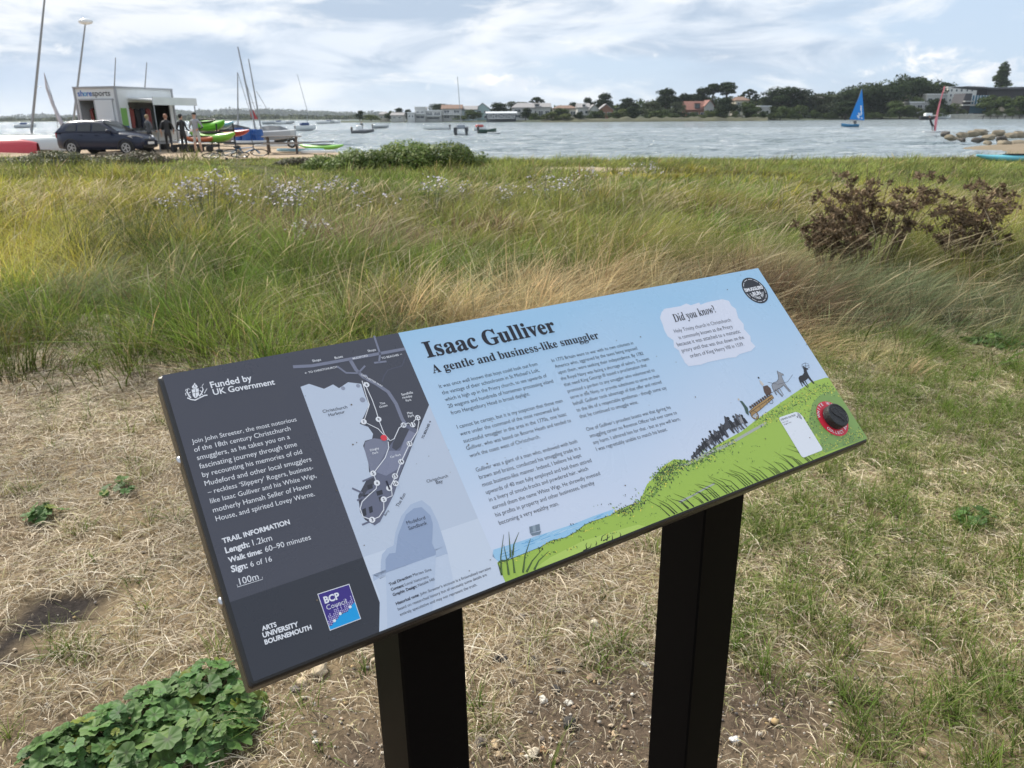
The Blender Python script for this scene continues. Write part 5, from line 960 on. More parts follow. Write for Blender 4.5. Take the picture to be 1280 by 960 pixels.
def build_far_woods():
    g = np.random.default_rng(5); bl = []
    for i in range(240):
        px_ = g.uniform(-180, 520); D = 930 + g.uniform(0, 90); top = hz(px_) - g.uniform(-1.5, 3.8) - 2.2 * math.exp(-((px_ - 300) / 120) ** 2); zt = at(px_, top, D).z; h = max(3, zt); bl.append((DX(px_, D), D, h * .45, g.uniform(7, 18), 9, h * .55))
    V, F, C = leafcloud(bl, 26000, 1.9, [(.055, .075, .034), (.075, .09, .042), (.10, .11, .055)], 8, .3, .1); V[:, 2] = np.maximum(V[:, 2], -.2)
    tag(link('far_woodland', npmesh('far_woodland', V, F.ravel(), np.full(len(F), 4), C, leafmat('far_leaf', .1, .8, .1))), kind='stuff')
    bl = []
    for i in range(200):
        px_ = g.uniform(-180, 700); D = 2560 + g.uniform(0, 200); top = np.interp(px_, [-180, 0, 120, 240, 300, 350, 420, 520, 640, 700], [144, 145.5, 142, 138.5, 136.5, 137.5, 140, 142.5, 144, 145]) + g.uniform(-1.2, 2.5); zt = at(px_, top, D).z; bl.append((DX(px_, D), D, zt - 9, g.uniform(18, 50), 20, g.uniform(8, 14)))
    V, F, C = leafcloud(bl, 16000, 5.0, [(.06, .08, .045), (.085, .10, .055)], 9, .3, .1); tag(link('hilltop_woodland', npmesh('hilltop_woodland', V, F.ravel(), np.full(len(F), 4), C, leafmat('far_leaf', .1, .8, .1))), kind='stuff')
build_far_woods()
def build_shore_fill():
    g = np.random.default_rng(12)
    for i in range(44):                                              # low dark shrubs that fill the shore gardens
        px_ = 660 + 640 * (i + g.uniform(.1, .9)) / 44; me, tm = tree_proto('shrub' if i % 3 else 'mid_tree'); D = 304 + g.uniform(0, 14) + (18 if px_ > 1030 else 0); base = np.interp(px_, [660, 1000, 1300], [150, 148.6, 145]); w = g.uniform(12, 24); h = g.uniform(6, 13)
        if 1182 < px_ < 1230: continue
        zb = at(px_, base, D).z; root = thing('shoreline_shrub', 'low dark green shrub filling the gardens along the far shore', 'shrub', (DX(px_, D), D, zb), i * 1.1, 'low filler shrubs of the far gardens'); s_ = w * D / FPX / 1.3; root.scale = (s_, s_, h * D / FPX); link('crown', me, root); link('trunk', tm, root)
    bl = []
    for i in range(150):
        px_ = g.uniform(1035, 1400); D = 392 + g.uniform(-6, 25); top = np.interp(px_, [1035, 1080, 1120, 1150, 1200, 1400], [118, 106, 97, 101, 110, 118]) + g.uniform(-2, 8); zt = at(px_, top, D).z; bl.append((DX(px_, D), D, zt - 3, g.uniform(3, 6), 4, g.uniform(2.5, 4.5)))
    for i in range(130):
        px_ = g.uniform(640, 1040); D = 386 + g.uniform(-4, 15); top = np.interp(px_, [640, 760, 840, 900, 960, 1040], [138, 134, 124, 123, 124, 119]) + g.uniform(-2, 4); zt = at(px_, top, D).z; bl.append((DX(px_, D), D, zt - 2, g.uniform(3, 6), 4, g.uniform(2, 3.5)))
    V, F, C = leafcloud(bl, 24000, .75, [(.030, .048, .018), (.045, .065, .024), (.06, .08, .03)], 13, .3, .1); tag(link('hillside_woodland', npmesh('hillside_woodland', V, F.ravel(), np.full(len(F), 4), C, leafmat('far_leaf', .1, .8, .1))), kind='stuff')
build_shore_fill()

glass_far = mat('window_glass', (.05, .065, .075), .12, spec=.6); white_r = mat('white_render', (.47, .47, .455), .85, var=.08, vscale=.8); cream_r = mat('cream_render', (.50, .46, .38), .85, var=.08, vscale=.8); grey_tile = mat('grey_roof_tile', (.28, .27, .27), .85, var=.2, vscale=1.5); red_tile = mat('red_roof_tile', (.23, .105, .08), .85, var=.2, vscale=1.5); brown_tile = mat('brown_roof_tile', (.20, .125, .09), .85, var=.2, vscale=1.5); brick_w = mat('brick_wall', (.27, .14, .095), .9, var=.2, vscale=2); white_pt = mat('white_paint', (.8, .8, .79), .5)
def house(name, label, px0, px1, top, eave, base, D, dep, wm, rm, style, win, rz=0.0, storeys=2, extra=None):
    """a house on the far shore: walls, roof, framed windows; px columns give its place and real width at distance D"""
    x0, x1 = DX(px0, D), DX(px1, D); w = x1 - x0; cx = (x0 + x1) / 2; pxm = (px0 + px1) / 2; zb = at(pxm, base, D).z; ze = at(pxm, eave, D).z; zt = at(pxm, top, D).z
    root = thing(name, label, 'house', (cx, D + dep / 2, zb), rz); H = ze - zb; Rf = zt - ze; mb = MB(); mb.box((0, 0, H / 2 - 1.5), (w, dep, H + 3), wm)
    if style == 'gable_front':                                       # gable end towards the water
        mb.prism([(-w / 2, -dep / 2, H), (w / 2, -dep / 2, H), (0, -dep / 2, H + Rf)], (0, dep, 0), wm); mb.build('wall', root); r = MB(); o = .35
        for s in (-1, 1): r.prism([(s * (w / 2 + o), -dep / 2 - o, H - o * Rf / (w / 2)), (0, -dep / 2 - o, H + Rf + .02), (0, -dep / 2 - o, H + Rf + .28), (s * (w / 2 + o), -dep / 2 - o, H + .26 - o * Rf / (w / 2))][::s], (0, dep + 2 * o, 0), rm)
        ro = r.build('roof', root)
    elif style in ('gable_side', 'hip'):
        k = .0 if style == 'gable_side' else w * .28
        if style == 'gable_side': mb.prism([(-w / 2, -dep / 2, H), (-w / 2, dep / 2, H), (-w / 2, 0, H + Rf)][::-1], (w, 0, 0), wm)
        mb.build('wall', root); r = MB(); o = .4
        a = [(-w / 2 - o, -dep / 2 - o, H - .1), (w / 2 + o, -dep / 2 - o, H - .1), (w / 2 + o, dep / 2 + o, H - .1), (-w / 2 - o, dep / 2 + o, H - .1)]; b_ = [(-w / 2 - o + k, -.05, H + Rf), (w / 2 + o - k, -.05, H + Rf), (w / 2 + o - k, .05, H + Rf), (-w / 2 - o + k, .05, H + Rf)]; a2 = [(p[0], p[1], p[2] + .18) for p in a]
        r.loft([a, a2, b_], rm); ro = r.build('roof', root)
    else:                                                            # flat roof with a projecting slab
        mb.build('wall', root); r = MB(); r.box((0, 0, H + max(.2, Rf) / 2), (w + .5, dep + .5, max(.2, Rf)), rm); ro = r.build('roof', root)
    for (u0, u1, v0, v1) in win:
        ww, wh = (u1 - u0) * w, (v1 - v0) * H; c = ((u0 + u1 - 1) / 2 * w, -dep / 2 - .04, (v0 + v1) / 2 * H); f = MB()
        for dx, dz, sx, sz in ((0, wh / 2 - .05, ww, .1), (0, -wh / 2 + .05, ww, .1), (-ww / 2 + .05, 0, .1, wh - .2), (ww / 2 - .05, 0, .1, wh - .2)): f.box((c[0] + dx, c[1], c[2] + dz), (sx, .1, sz), white_pt)
        if ww > 1.6: f.box(c, (.08, .09, wh - .2), white_pt)
        fo = f.build('window', root); p = MB(); p.box((c[0], c[1] + .03, c[2]), (ww - .2, .04, wh - .2), glass_far); p.build('pane', fo)
    if extra: extra(root, ro, w, H, dep, Rf)
    return root
def chim(x, h=1.2, m=brick_w):
    def f(root, ro, w, H, dep, Rf):
        c = MB(); c.box((x * w, .6, H + Rf + h / 2 - .6), (.8, .7, h), m); c.box((x * w, .6, H + Rf + h - .55), (.95, .85, .15), m); c.build('chimney', ro)
    return f
def dormer(xs, m, dm=white_r):
    def f(root, ro, w, H, dep, Rf):
        for x in xs:
            d = MB(); d.box((x * w, -dep / 2 + .9, H + Rf * .42), (w * .26, 1.6, Rf * .62), dm); d.box((x * w, -dep / 2 + .8, H + Rf * .76), (w * .30, 2.0, .18), m); d.box((x * w, -dep / 2 + .08, H + Rf * .42), (w * .20, .06, Rf * .40), glass_far); d.build('dormer', ro)
    return f
def balcony(v, h=1.0, m=white_pt):
    def f(root, ro, w, H, dep, Rf):
        b = MB(); b.box((0, -dep / 2 - .8, v * H), (w * .9, 1.5, .18), m)
        for i in range(9): b.box((-w * .44 + w * .88 * i / 8, -dep / 2 - 1.5, v * H + h / 2), (.07, .07, h), m)
        b.box((0, -dep / 2 - 1.5, v * H + h), (w * .9, .08, .07), m); b.build('balcony', root)
    return f
W4 = [(.1, .4, .12, .42), (.6, .9, .12, .42), (.1, .4, .58, .88), (.6, .9, .58, .88)]; W2 = [(.15, .42, .35, .7), (.58, .85, .35, .7)]; W3 = [(.06, .28, .25, .7), (.38, .62, .25, .7), (.72, .94, .25, .7)]
def build_houses():
    house('small_house', 'first small white house from the left, low under the dark trees', 489, 504, 140.5, 144.2, 150, 340, 8, white_r, grey_tile, 'gable_side', W2); house('small_house', 'grey roofed bungalow right of the lone round tree', 474, 484, 139.5, 143, 150, 350, 8, cream_r, grey_tile, 'hip', W2)
    house('modern_house', 'white cubic flat roofed house, tallest white block of the left group', 519, 532, 133.2, 134, 150.2, 333, 9, white_r, white_pt, 'flat', [(.1, .45, .55, .72), (.55, .9, .55, .72), (.1, .9, .12, .34)], extra=balcony(.48)); house('modern_house', 'lower white flat roofed wing right of the white cubic house', 531.5, 552, 137.6, 138.4, 150.2, 334, 9, white_r, white_pt, 'flat', [(.06, .46, .50, .84), (.54, .94, .50, .84), (.1, .9, .08, .34)], extra=balcony(.44)); house('modern_house', 'small white flat roofed annexe left of the white cubic house', 509.5, 518.5, 140.2, 141, 150.2, 331, 8, white_r, white_pt, 'flat', W2)
    house('gabled_house', 'white house with low red brown roof in the left group', 552.5, 577, 130.6, 136, 149.8, 336, 10, white_r, brown_tile, 'gable_side', W4, extra=balcony(.46)); house('gabled_house', 'pale house with a long grey roof left of the boathouse', 577.5, 596, 132, 137, 149.5, 342, 10, mat('pale_blue_render', (.50, .58, .60), .8), grey_tile, 'gable_side', W2); house('gabled_house', 'pale teal gable fronted house beside the round dark tree', 594, 613, 129.3, 136.5, 149.5, 346, 11, mat('teal_boarding', (.38, .50, .50), .8), grey_tile, 'gable_front', W4)
    house('boathouse', 'low boathouse with a long pale roof and dark glass front', 608, 645, 139.2, 141.6, 149.4, 318, 8, mat('dark_boarding', (.09, .10, .11), .7), mat('pale_metal_roof', (.62, .64, .66), .4), 'gable_side', [(.04, .22, .35, .85), (.28, .48, .35, .85), (.54, .74, .35, .85), (.80, .96, .35, .85)], extra=balcony(.16))
    house('gabled_house', 'white house with grey hipped roof right of the boathouse', 640, 668, 128.3, 134.5, 149, 335, 11, white_r, grey_tile, 'hip', W4); house('gabled_house', 'white gabled house with grey roof at the right of the hipped one', 664, 688, 128.5, 134, 148.5, 338, 11, white_r, grey_tile, 'gable_side', W3, extra=dormer((-.2,), grey_tile)); house('bungalow', 'long low house with brown grey roof behind the reeds', 692, 721, 131.5, 135.5, 147, 345, 10, cream_r, brown_tile, 'hip', W3)
    house('gabled_house', 'white weatherboarded house with wide white dormer window', 722, 737, 128.8, 134.5, 146.5, 330, 10, white_r, grey_tile, 'gable_side', W2, extra=dormer((.0,), white_pt)); house('gabled_house', 'white gable fronted house beside the brick gable', 736.5, 748, 131.2, 137, 147, 326, 10, white_r, grey_tile, 'gable_front', W2); house('gabled_house', 'grey roofed house with a red brick gable end', 748.5, 766, 130.6, 137.5, 147, 328, 9, brick_w, grey_tile, 'gable_front', W2)
    house('gabled_house', 'house with a red tiled roof, dormer and white gable', 857, 882, 126.2, 137.5, 147.5, 322, 9, brick_w, red_tile, 'gable_side', W3, extra=dormer((.05,), red_tile, mat('dark_dormer', (.10, .08, .08), .8))); house('gabled_house', 'white gable joined to the red tiled roof', 880.5, 891, 125.6, 132, 147.5, 320, 9, white_r, red_tile, 'gable_front', W2)
    house('villa', 'cream house half hidden behind trees right of the tall pines', 918, 934, 120.5, 125.5, 145, 345, 10, cream_r, brown_tile, 'hip', W4); house('beach_hut', 'little white hut with a pale flat roof near the huge tree', 949, 962, 132, 133.6, 148, 322, 6, white_r, mat('pale_metal_roof', (.62, .64, .66), .4), 'flat', W2)
    house('villa', 'white house with chimney at the right of the huge domed tree', 1007, 1028, 119.3, 122.5, 146, 350, 11, white_r, grey_tile, 'hip', W4, extra=chim(-.36, 2.2, white_r))
    house('gabled_house', 'brick gabled house with tan roof among trees left of the hotel', 1119, 1141, 115.2, 120.5, 135, 368, 11, mat('pink_brick', (.36, .24, .19), .9), mat('tan_roof_tile', (.34, .27, .22), .85), 'gable_side', W3); house('bungalow', 'white flat roofed low building above the light shrub', 1134, 1160, 127, 128.6, 137, 345, 9, white_r, white_pt, 'flat', W3); house('bungalow', 'white flat roofed building left of the hotel', 1154, 1179, 117.2, 118.4, 132, 362, 9, white_r, white_pt, 'flat', W3)
    house('hotel', 'big white three storey hotel with square windows', 1178.5, 1222, 108.2, 109.4, 135, 366, 14, mat('bright_render', (.78, .77, .72), .8), white_pt, 'flat', [(u, u + .055, v, v + .13) for v in (.80, .56, .32) for u in (.08, .22, .36, .52, .66, .82)])
    # the modern house: glazed bay between leaning dark walls under a wing-like roof
    D = 345; x0, x1 = DX(1204, D), DX(1330, D); zb = at(1230, 143, D).z; root = thing('modern_villa', 'dark modern house with a blue glass bay and wide winged roof', 'house', ((x0 + x1) / 2, D + 5, zb)); f = D / FPX * 1.12
    sl = mat('slate_cladding', (.065, .062, .068), .6); bl = mat('blue_glass', (.10, .22, .30), .08, spec=.8); X = lambda p_: DX(p_, D) - (x0 + x1) / 2; Zr = lambda y: at(1230, y, D).z - zb
    r = MB(); r.prism([(X(1201), -6, Zr(107.6)), (X(1232), -6, Zr(109.4)), (X(1330), -6, Zr(108)), (X(1330), -6, Zr(110.6)), (X(1232), -6, Zr(111.8)), (X(1203), -6, Zr(108.6))][::-1], (0, 13, 0), mat('dark_roof_edge', (.085, .085, .095), .5)); r.build('roof', root)
    w = MB(); w.box(((X(1232) + X(1330)) / 2, 1.5, Zr(126.8)), (X(1330) - X(1232), 8, Zr(111) - Zr(142.6)), sl); w.prism([(X(1198), -4, Zr(141.5)), (X(1211), -4, Zr(141.5)), (X(1211), -4, Zr(116.5)), (X(1203), -4, Zr(116.5))], (0, 9, 0), sl); w.build('wall', root)
    g = MB(); g.box((X(1222), 0, Zr(124.5)), (X(1233) - X(1211.3), 8, Zr(119) - Zr(130)), bl); g.box((X(1222), .6, Zr(137)), (X(1233) - X(1212), 8, Zr(132.4) - Zr(141.6)), bl); go = g.build('glass_bay', root); m_ = MB()
    for i in range(7): m_.box((X(1211.5 + i * 3.5), -4.1, Zr(124.5)), (.22, .2, Zr(119) - Zr(130)), white_pt)
    m_.build('mullion', go); bb = MB(); bb.box((X(1216), -4.9, Zr(131.2)), (X(1233) - X(1198.5), 2.2, .5), white_r); bb.box((X(1207), -4.9, Zr(126.5)), (X(1213) - X(1201), 1.8, .4), white_r); bb.build('balcony', root)
    # quay wall, jetty, thatched parasols
    t = thing('quay_wall', 'long pale stone quay wall below the modern house', 'quay wall', (DX(1240, 332), 332, WATER_Z)); q = MB(); L_ = DX(1340, 332) - DX(1186, 332); zt = at(1240, 143.3, 332).z - WATER_Z; q.box((6, 0, zt / 2 - .5), (L_, 2.5, zt + 1), mat('quay_stone', (.46, .44, .38), .9, var=.2, vscale=1)); q.box((6, -.1, zt + .12), (L_ + .3, 3, .24), mat('quay_coping', (.56, .54, .48), .9)); q.build('wall', t)
    t = thing('jetty', 'dark low timber jetty in front of the quay wall', 'jetty', (DX(1258, 318), 318, WATER_Z)); q = MB(); dkw = mat('jetty_timber', (.055, .05, .045), .85); q.box((0, 0, .95), (22, 2.2, .22), dkw)
    q.build('deck', t); 
    for i in range(8): p = MB(); p.tube([(-10 + i * 2.9, -.9, -1), (-10 + i * 2.9, -.9, 1.5)], .16, dkw, 8); p.build('post', t)
    for i, (p_, lab) in enumerate(((1248.5, 'left thatched parasol on the quay below the modern house'), (1267, 'right thatched parasol on the quay below the modern house'))):
        t = thing('thatched_parasol', lab, 'parasol', (DX(p_, 333), 333, zt + WATER_Z + .2), 0, 'thatched parasols on the quay'); c = MB(); c.tube([(0, 0, 0), (0, 0, 2.6)], .09, dkw, 8); c.build('pole', t); c = MB(); n = 20
        c.loft([[(r_ * math.cos(6.283 * k / n), r_ * math.sin(6.283 * k / n), z) for k in range(n)] for r_, z in ((2.0, 1.1), (1.7, 1.6), (1.0, 2.4), (.12, 3.0))], mat('thatch', (.26, .22, .16), .95, var=.3, vscale=6), True, True, True); c.build('canopy', t)
build_houses()
# ------------------------------------------------------------------ boats and people
def hull_mesh(L, Wd, H, m, bow=.9, stern=.75, sheer=.25, deck=None, keel=.35):
    """a small boat hull along +X: pointed bow, transom stern, sheer line, open or decked"""
    mb = MB(); n = 14; rings = []
    for i in range(n + 1):
        t = i / n; w = Wd / 2 * (stern + (1 - stern) * math.sin(min(1, t * 1.6) * math.pi / 2)) * (1 - max(0, (t - .5) / .5) ** 2.2 * bow); w = max(w, .012); zs = H * (1 + sheer * (t - .35) ** 2 * 1.6 * (1 if t > .35 else .5)); zk = H * keel * max(0, (t - .6) / .4) ** 2; x = (t - .5) * L
        rings.append([(x, -w, zs), (x, -w * .92, zs * .55 + zk * .4), (x, -w * .55, zk + H * .08), (x, 0, zk), (x, w * .55, zk + H * .08), (x, w * .92, zs * .55 + zk * .4), (x, w, zs)])
    mb.loft(rings, m, False, False, True); mb.add(rings[0], [tuple(range(7))], m)
    ins = [[(r[0][0], r[0][1] * .9, r[0][2] - (.0 if deck else H * .45)), (r[0][0], 0, r[0][2] + (.03 if deck else -H * .5)), (r[0][0], r[6][1] * .9, r[6][2] - (.0 if deck else H * .45))] for r in rings]
    mb.loft(ins[::1], deck or m, False, False, True)
    for a, b in ((0, 0), (6, 2)): mb.loft([[r[a], q[b]] for r, q in zip(rings, ins)], deck or m, False, False)
    return mb
def limb_body(name, joints, bones, parent, zones_, sub=2):
    """one continuous skinned body from a joint skeleton; zones_ picks the material of each face by its nearest bone"""
    me = bpy.data.meshes.new(name); me.from_pydata([j[0] for j in joints], bones, []); o = bpy.data.objects.new(name, me); COL.objects.link(o)
    md = o.modifiers.new('skin', 'SKIN'); sv = me.skin_vertices[0].data
    for i, j in enumerate(joints): sv[i].radius = (j[1], j[1] * (j[2] if len(j) > 2 else 1.0)); sv[i].use_root = (i == 0)
    md.use_smooth_shade = True; s = o.modifiers.new('sub', 'SUBSURF'); s.levels = sub; s.render_levels = sub
    bpy.context.view_layer.update(); nm = bpy.data.meshes.new_from_object(o.evaluated_get(bpy.context.evaluated_depsgraph_get())); nm.name = name; bpy.data.objects.remove(o); bpy.data.meshes.remove(me)
    mats_ = []; idx = []
    for z in zones_:
        if z not in mats_: mats_.append(z)
    nm.materials.clear(); [nm.materials.append(z) for z in mats_]
    J = [Vector(j[0]) for j in joints]
    for p in nm.polygons:
        c = p.center; best = 9; k = 0
        for bi, (a, b) in enumerate(bones):
            ab = J[b] - J[a]; t = max(0, min(1, (c - J[a]).dot(ab) / max(ab.length_squared, 1e-9))); d = (c - J[a] - ab * t).length
            if d < best: best = d; k = bi
        p.material_index = mats_.index(zones_[k]); p.use_smooth = True
    o = bpy.data.objects.new(name, nm); COL.objects.link(o); o.parent = parent; return o
skin_m = mat('skin', (.50, .31, .23), .6)
def person(label, loc, rz, top, legs, hairm, sleeves=None, shoes=None, pose='stand', hat=False, h=1.75, lower=None, root=None, shadow=None):
    """a person: one skinned body (clothes as its surface), face, five-fingered hands and hair"""
    t = root or thing('person', label, 'person', loc, rz); k = h / 1.75; sl = sleeves or top; low = lower or legs; sh = shoes or legs
    P = {'stand': dict(el=(.30, .02, 1.08), wl=(.24, -.20, .98), er=(-.30, .03, 1.08), wr=(-.20, -.22, 1.02), kl=(.11, -.02, .50), al=(.13, .03, .09), kr=(-.11, -.03, .50), ar=(-.13, .02, .09)),
         'walk': dict(el=(.29, .10, 1.10), wl=(.27, -.02, .88), er=(-.29, -.06, 1.10), wr=(-.25, -.24, .96), kl=(.10, -.16, .52), al=(.10, -.12, .09), kr=(-.11, .05, .50), ar=(-.12, .24, .11)),
         'hips': dict(el=(.33, .06, 1.14), wl=(.17, -.10, 1.06), er=(-.33, .06, 1.14), wr=(-.17, -.10, 1.04), kl=(.12, -.01, .50), al=(.15, .02, .09), kr=(-.12, -.01, .50), ar=(-.15, .02, .09)),
         'sail': dict(el=(.18, -.34, 1.42), wl=(.14, -.58, 1.46), er=(-.18, -.34, 1.40), wr=(-.14, -.58, 1.44), kl=(.16, -.10, .50), al=(.22, .0, .09), kr=(-.16, -.12, .50), ar=(-.22, .0, .09))}[pose]
    V = lambda p: tuple(c * k for c in p)
    J = [((0, 0, .94), .135, .85), ((0, .0, 1.10), .125, .8), ((0, .0, 1.28), .155, .75), ((0, .01, 1.43), .095, .85), ((0, .0, 1.50), .055), ((0, -.015, 1.58), .078), ((0, -.01, 1.68), .085, 1.05), ((0, 0, 1.75), .045),
         ((.17, .01, 1.40), .07), (P['el'], .046), (P['wl'], .033), ((-.17, .01, 1.40), .07), (P['er'], .046), (P['wr'], .033),
         ((.09, 0, .88), .098), (P['kl'], .062), (P['al'], .042), ((P['al'][0] + .02, P['al'][1] - .15, .035), .034), ((-.09, 0, .88), .098), (P['kr'], .062), (P['ar'], .042), ((P['ar'][0] - .02, P['ar'][1] - .15, .035), .034)]
    hb = [(0, 1), (1, 2), (2, 3), (3, 4), (4, 5), (5, 6), (6, 7), (3, 8), (8, 9), (9, 10), (3, 11), (11, 12), (12, 13), (0, 14), (14, 15), (15, 16), (16, 17), (0, 18), (18, 19), (19, 20), (20, 21)]
    zs = [top, top, top, top, skin_m, skin_m, skin_m, top, top, sl, top, top, sl, legs, legs, low, sh, legs, legs, low, sh]
    # hands: palm, four fingers of unequal length and a thumb from the side
    for w, e, s in ((10, 9, 1), (13, 12, -1)):
        a = Vector(J[w][0]); d = (a - Vector(J[e][0])).normalized(); side = Vector((s, 0, 0)).cross(d).normalized(); fr = d.cross(side).normalized(); J.append((tuple(a + d * .06), .030, .7)); hb.append((w, len(J) - 1)); zs.append(skin_m); pm = len(J) - 1
        for q, (o, l) in enumerate(((-.028, .060), (-.010, .072), (.010, .068), (.028, .052))):
            p1 = a + d * (.085) + side * o; p2 = p1 + d * l * .6 + fr * .012; p3 = p2 + d * l * .3 + fr * .028; i0 = len(J); J.extend([(tuple(p1), .0095), (tuple(p2), .0085), (tuple(p3), .0075)]); hb.extend([(pm, i0), (i0, i0 + 1), (i0 + 1, i0 + 2)]); zs.extend([skin_m] * 3)
        p1 = a + d * .035 - side * .036; p2 = p1 + d * .035 - side * .016; i0 = len(J); J.extend([(tuple(p1), .011), (tuple(p2), .009)]); hb.extend([(pm, i0), (i0, i0 + 1)]); zs.extend([skin_m] * 2)
    J = [(V(j[0]), j[1] * k * .92, *(j[2:])) for j in J]; limb_body('body', J, hb, t, zs, 1)
    f = MB(); ey = mat('eye_dark', (.03, .025, .02), .3); lipm = mat('lip', (.36, .17, .14), .6)
    for s in (-1, 1): f.ell(V((s * .030, -.086, 1.655)), (.010 * k, .006 * k, .007 * k), ey, 8, 5); f.ell(V((s * .083, .0, 1.645)), (.012 * k, .02 * k, .03 * k), skin_m, 8, 6)
    f.tube([V((0, -.086, 1.655)), V((0, -.108, 1.622)), V((0, -.090, 1.612))], [.010 * k, .014 * k, .010 * k], skin_m, 7); f.ell(V((0, -.084, 1.585)), (.022 * k, .007 * k, .006 * k), lipm, 8, 5); f.build('face', t)
    g = MB(); g.ell(V((0, .018, 1.700)), (.088 * k, .096 * k, .075 * k), hairm, 14, 8, 0, .05, 3)
    if hat: g.ell(V((0, -.08, 1.725)), (.07 * k, .08 * k, .012 * k), hairm, 12, 5); g.build('cap', t)
    else: g.ell(V((0, .055, 1.655)), (.078 * k, .055 * k, .08 * k), hairm, 12, 7, 0, .06, 5); g.build('hair', t)
    return t
neo = mat('black_neoprene', (.014, .015, .018), .6); neo2 = mat('grey_neoprene', (.09, .095, .10), .65); brownh = mat('brown_hair', (.10, .06, .035), .7); fairh = mat('fair_hair', (.32, .22, .12), .7); darkh = mat('black_cap', (.015, .015, .016), .7); rubber = mat('black_rubber_trim', (.02, .02, .021), .6); alu = mat('mast_aluminium', (.30, .31, .32), .35, metal=.6); whitegel = mat('white_gelcoat', (.75, .76, .76), .25, coat=.3); greygel = mat('grey_gelcoat', (.42, .44, .45), .35)
def boulder(seed):
    """an angular quarried rock: hull of scattered points with worn edges"""
    import bmesh
    g = np.random.default_rng(seed); bm = bmesh.new()
    for p in g.normal(0, 1, (26, 3)):
        q = Vector(p).normalized() * g.uniform(.78, 1.08); q.z *= .8; bm.verts.new((max(-.86, min(.86, q.x)), max(-.86, min(.86, q.y)), max(-.62, min(.62, q.z))))
    r = bmesh.ops.convex_hull(bm, input=bm.verts); bmesh.ops.delete(bm, geom=[v for v in bm.verts if not v.link_faces], context='VERTS')
    bmesh.ops.bevel(bm, geom=bm.edges[:], offset=.07, segments=2, affect='EDGES', profile=.5); bmesh.ops.triangulate(bm, faces=bm.faces[:]); bm.verts.index_update()
    vs = [v.co + v.co.normalized() * mnoise.noise(v.co * 3 + Vector((seed, 0, 0))) * .07 for v in bm.verts]; fs = [[v.index for v in f.verts] for f in bm.faces]; bm.free(); return np.array([tuple(v) for v in vs]), np.array(fs)
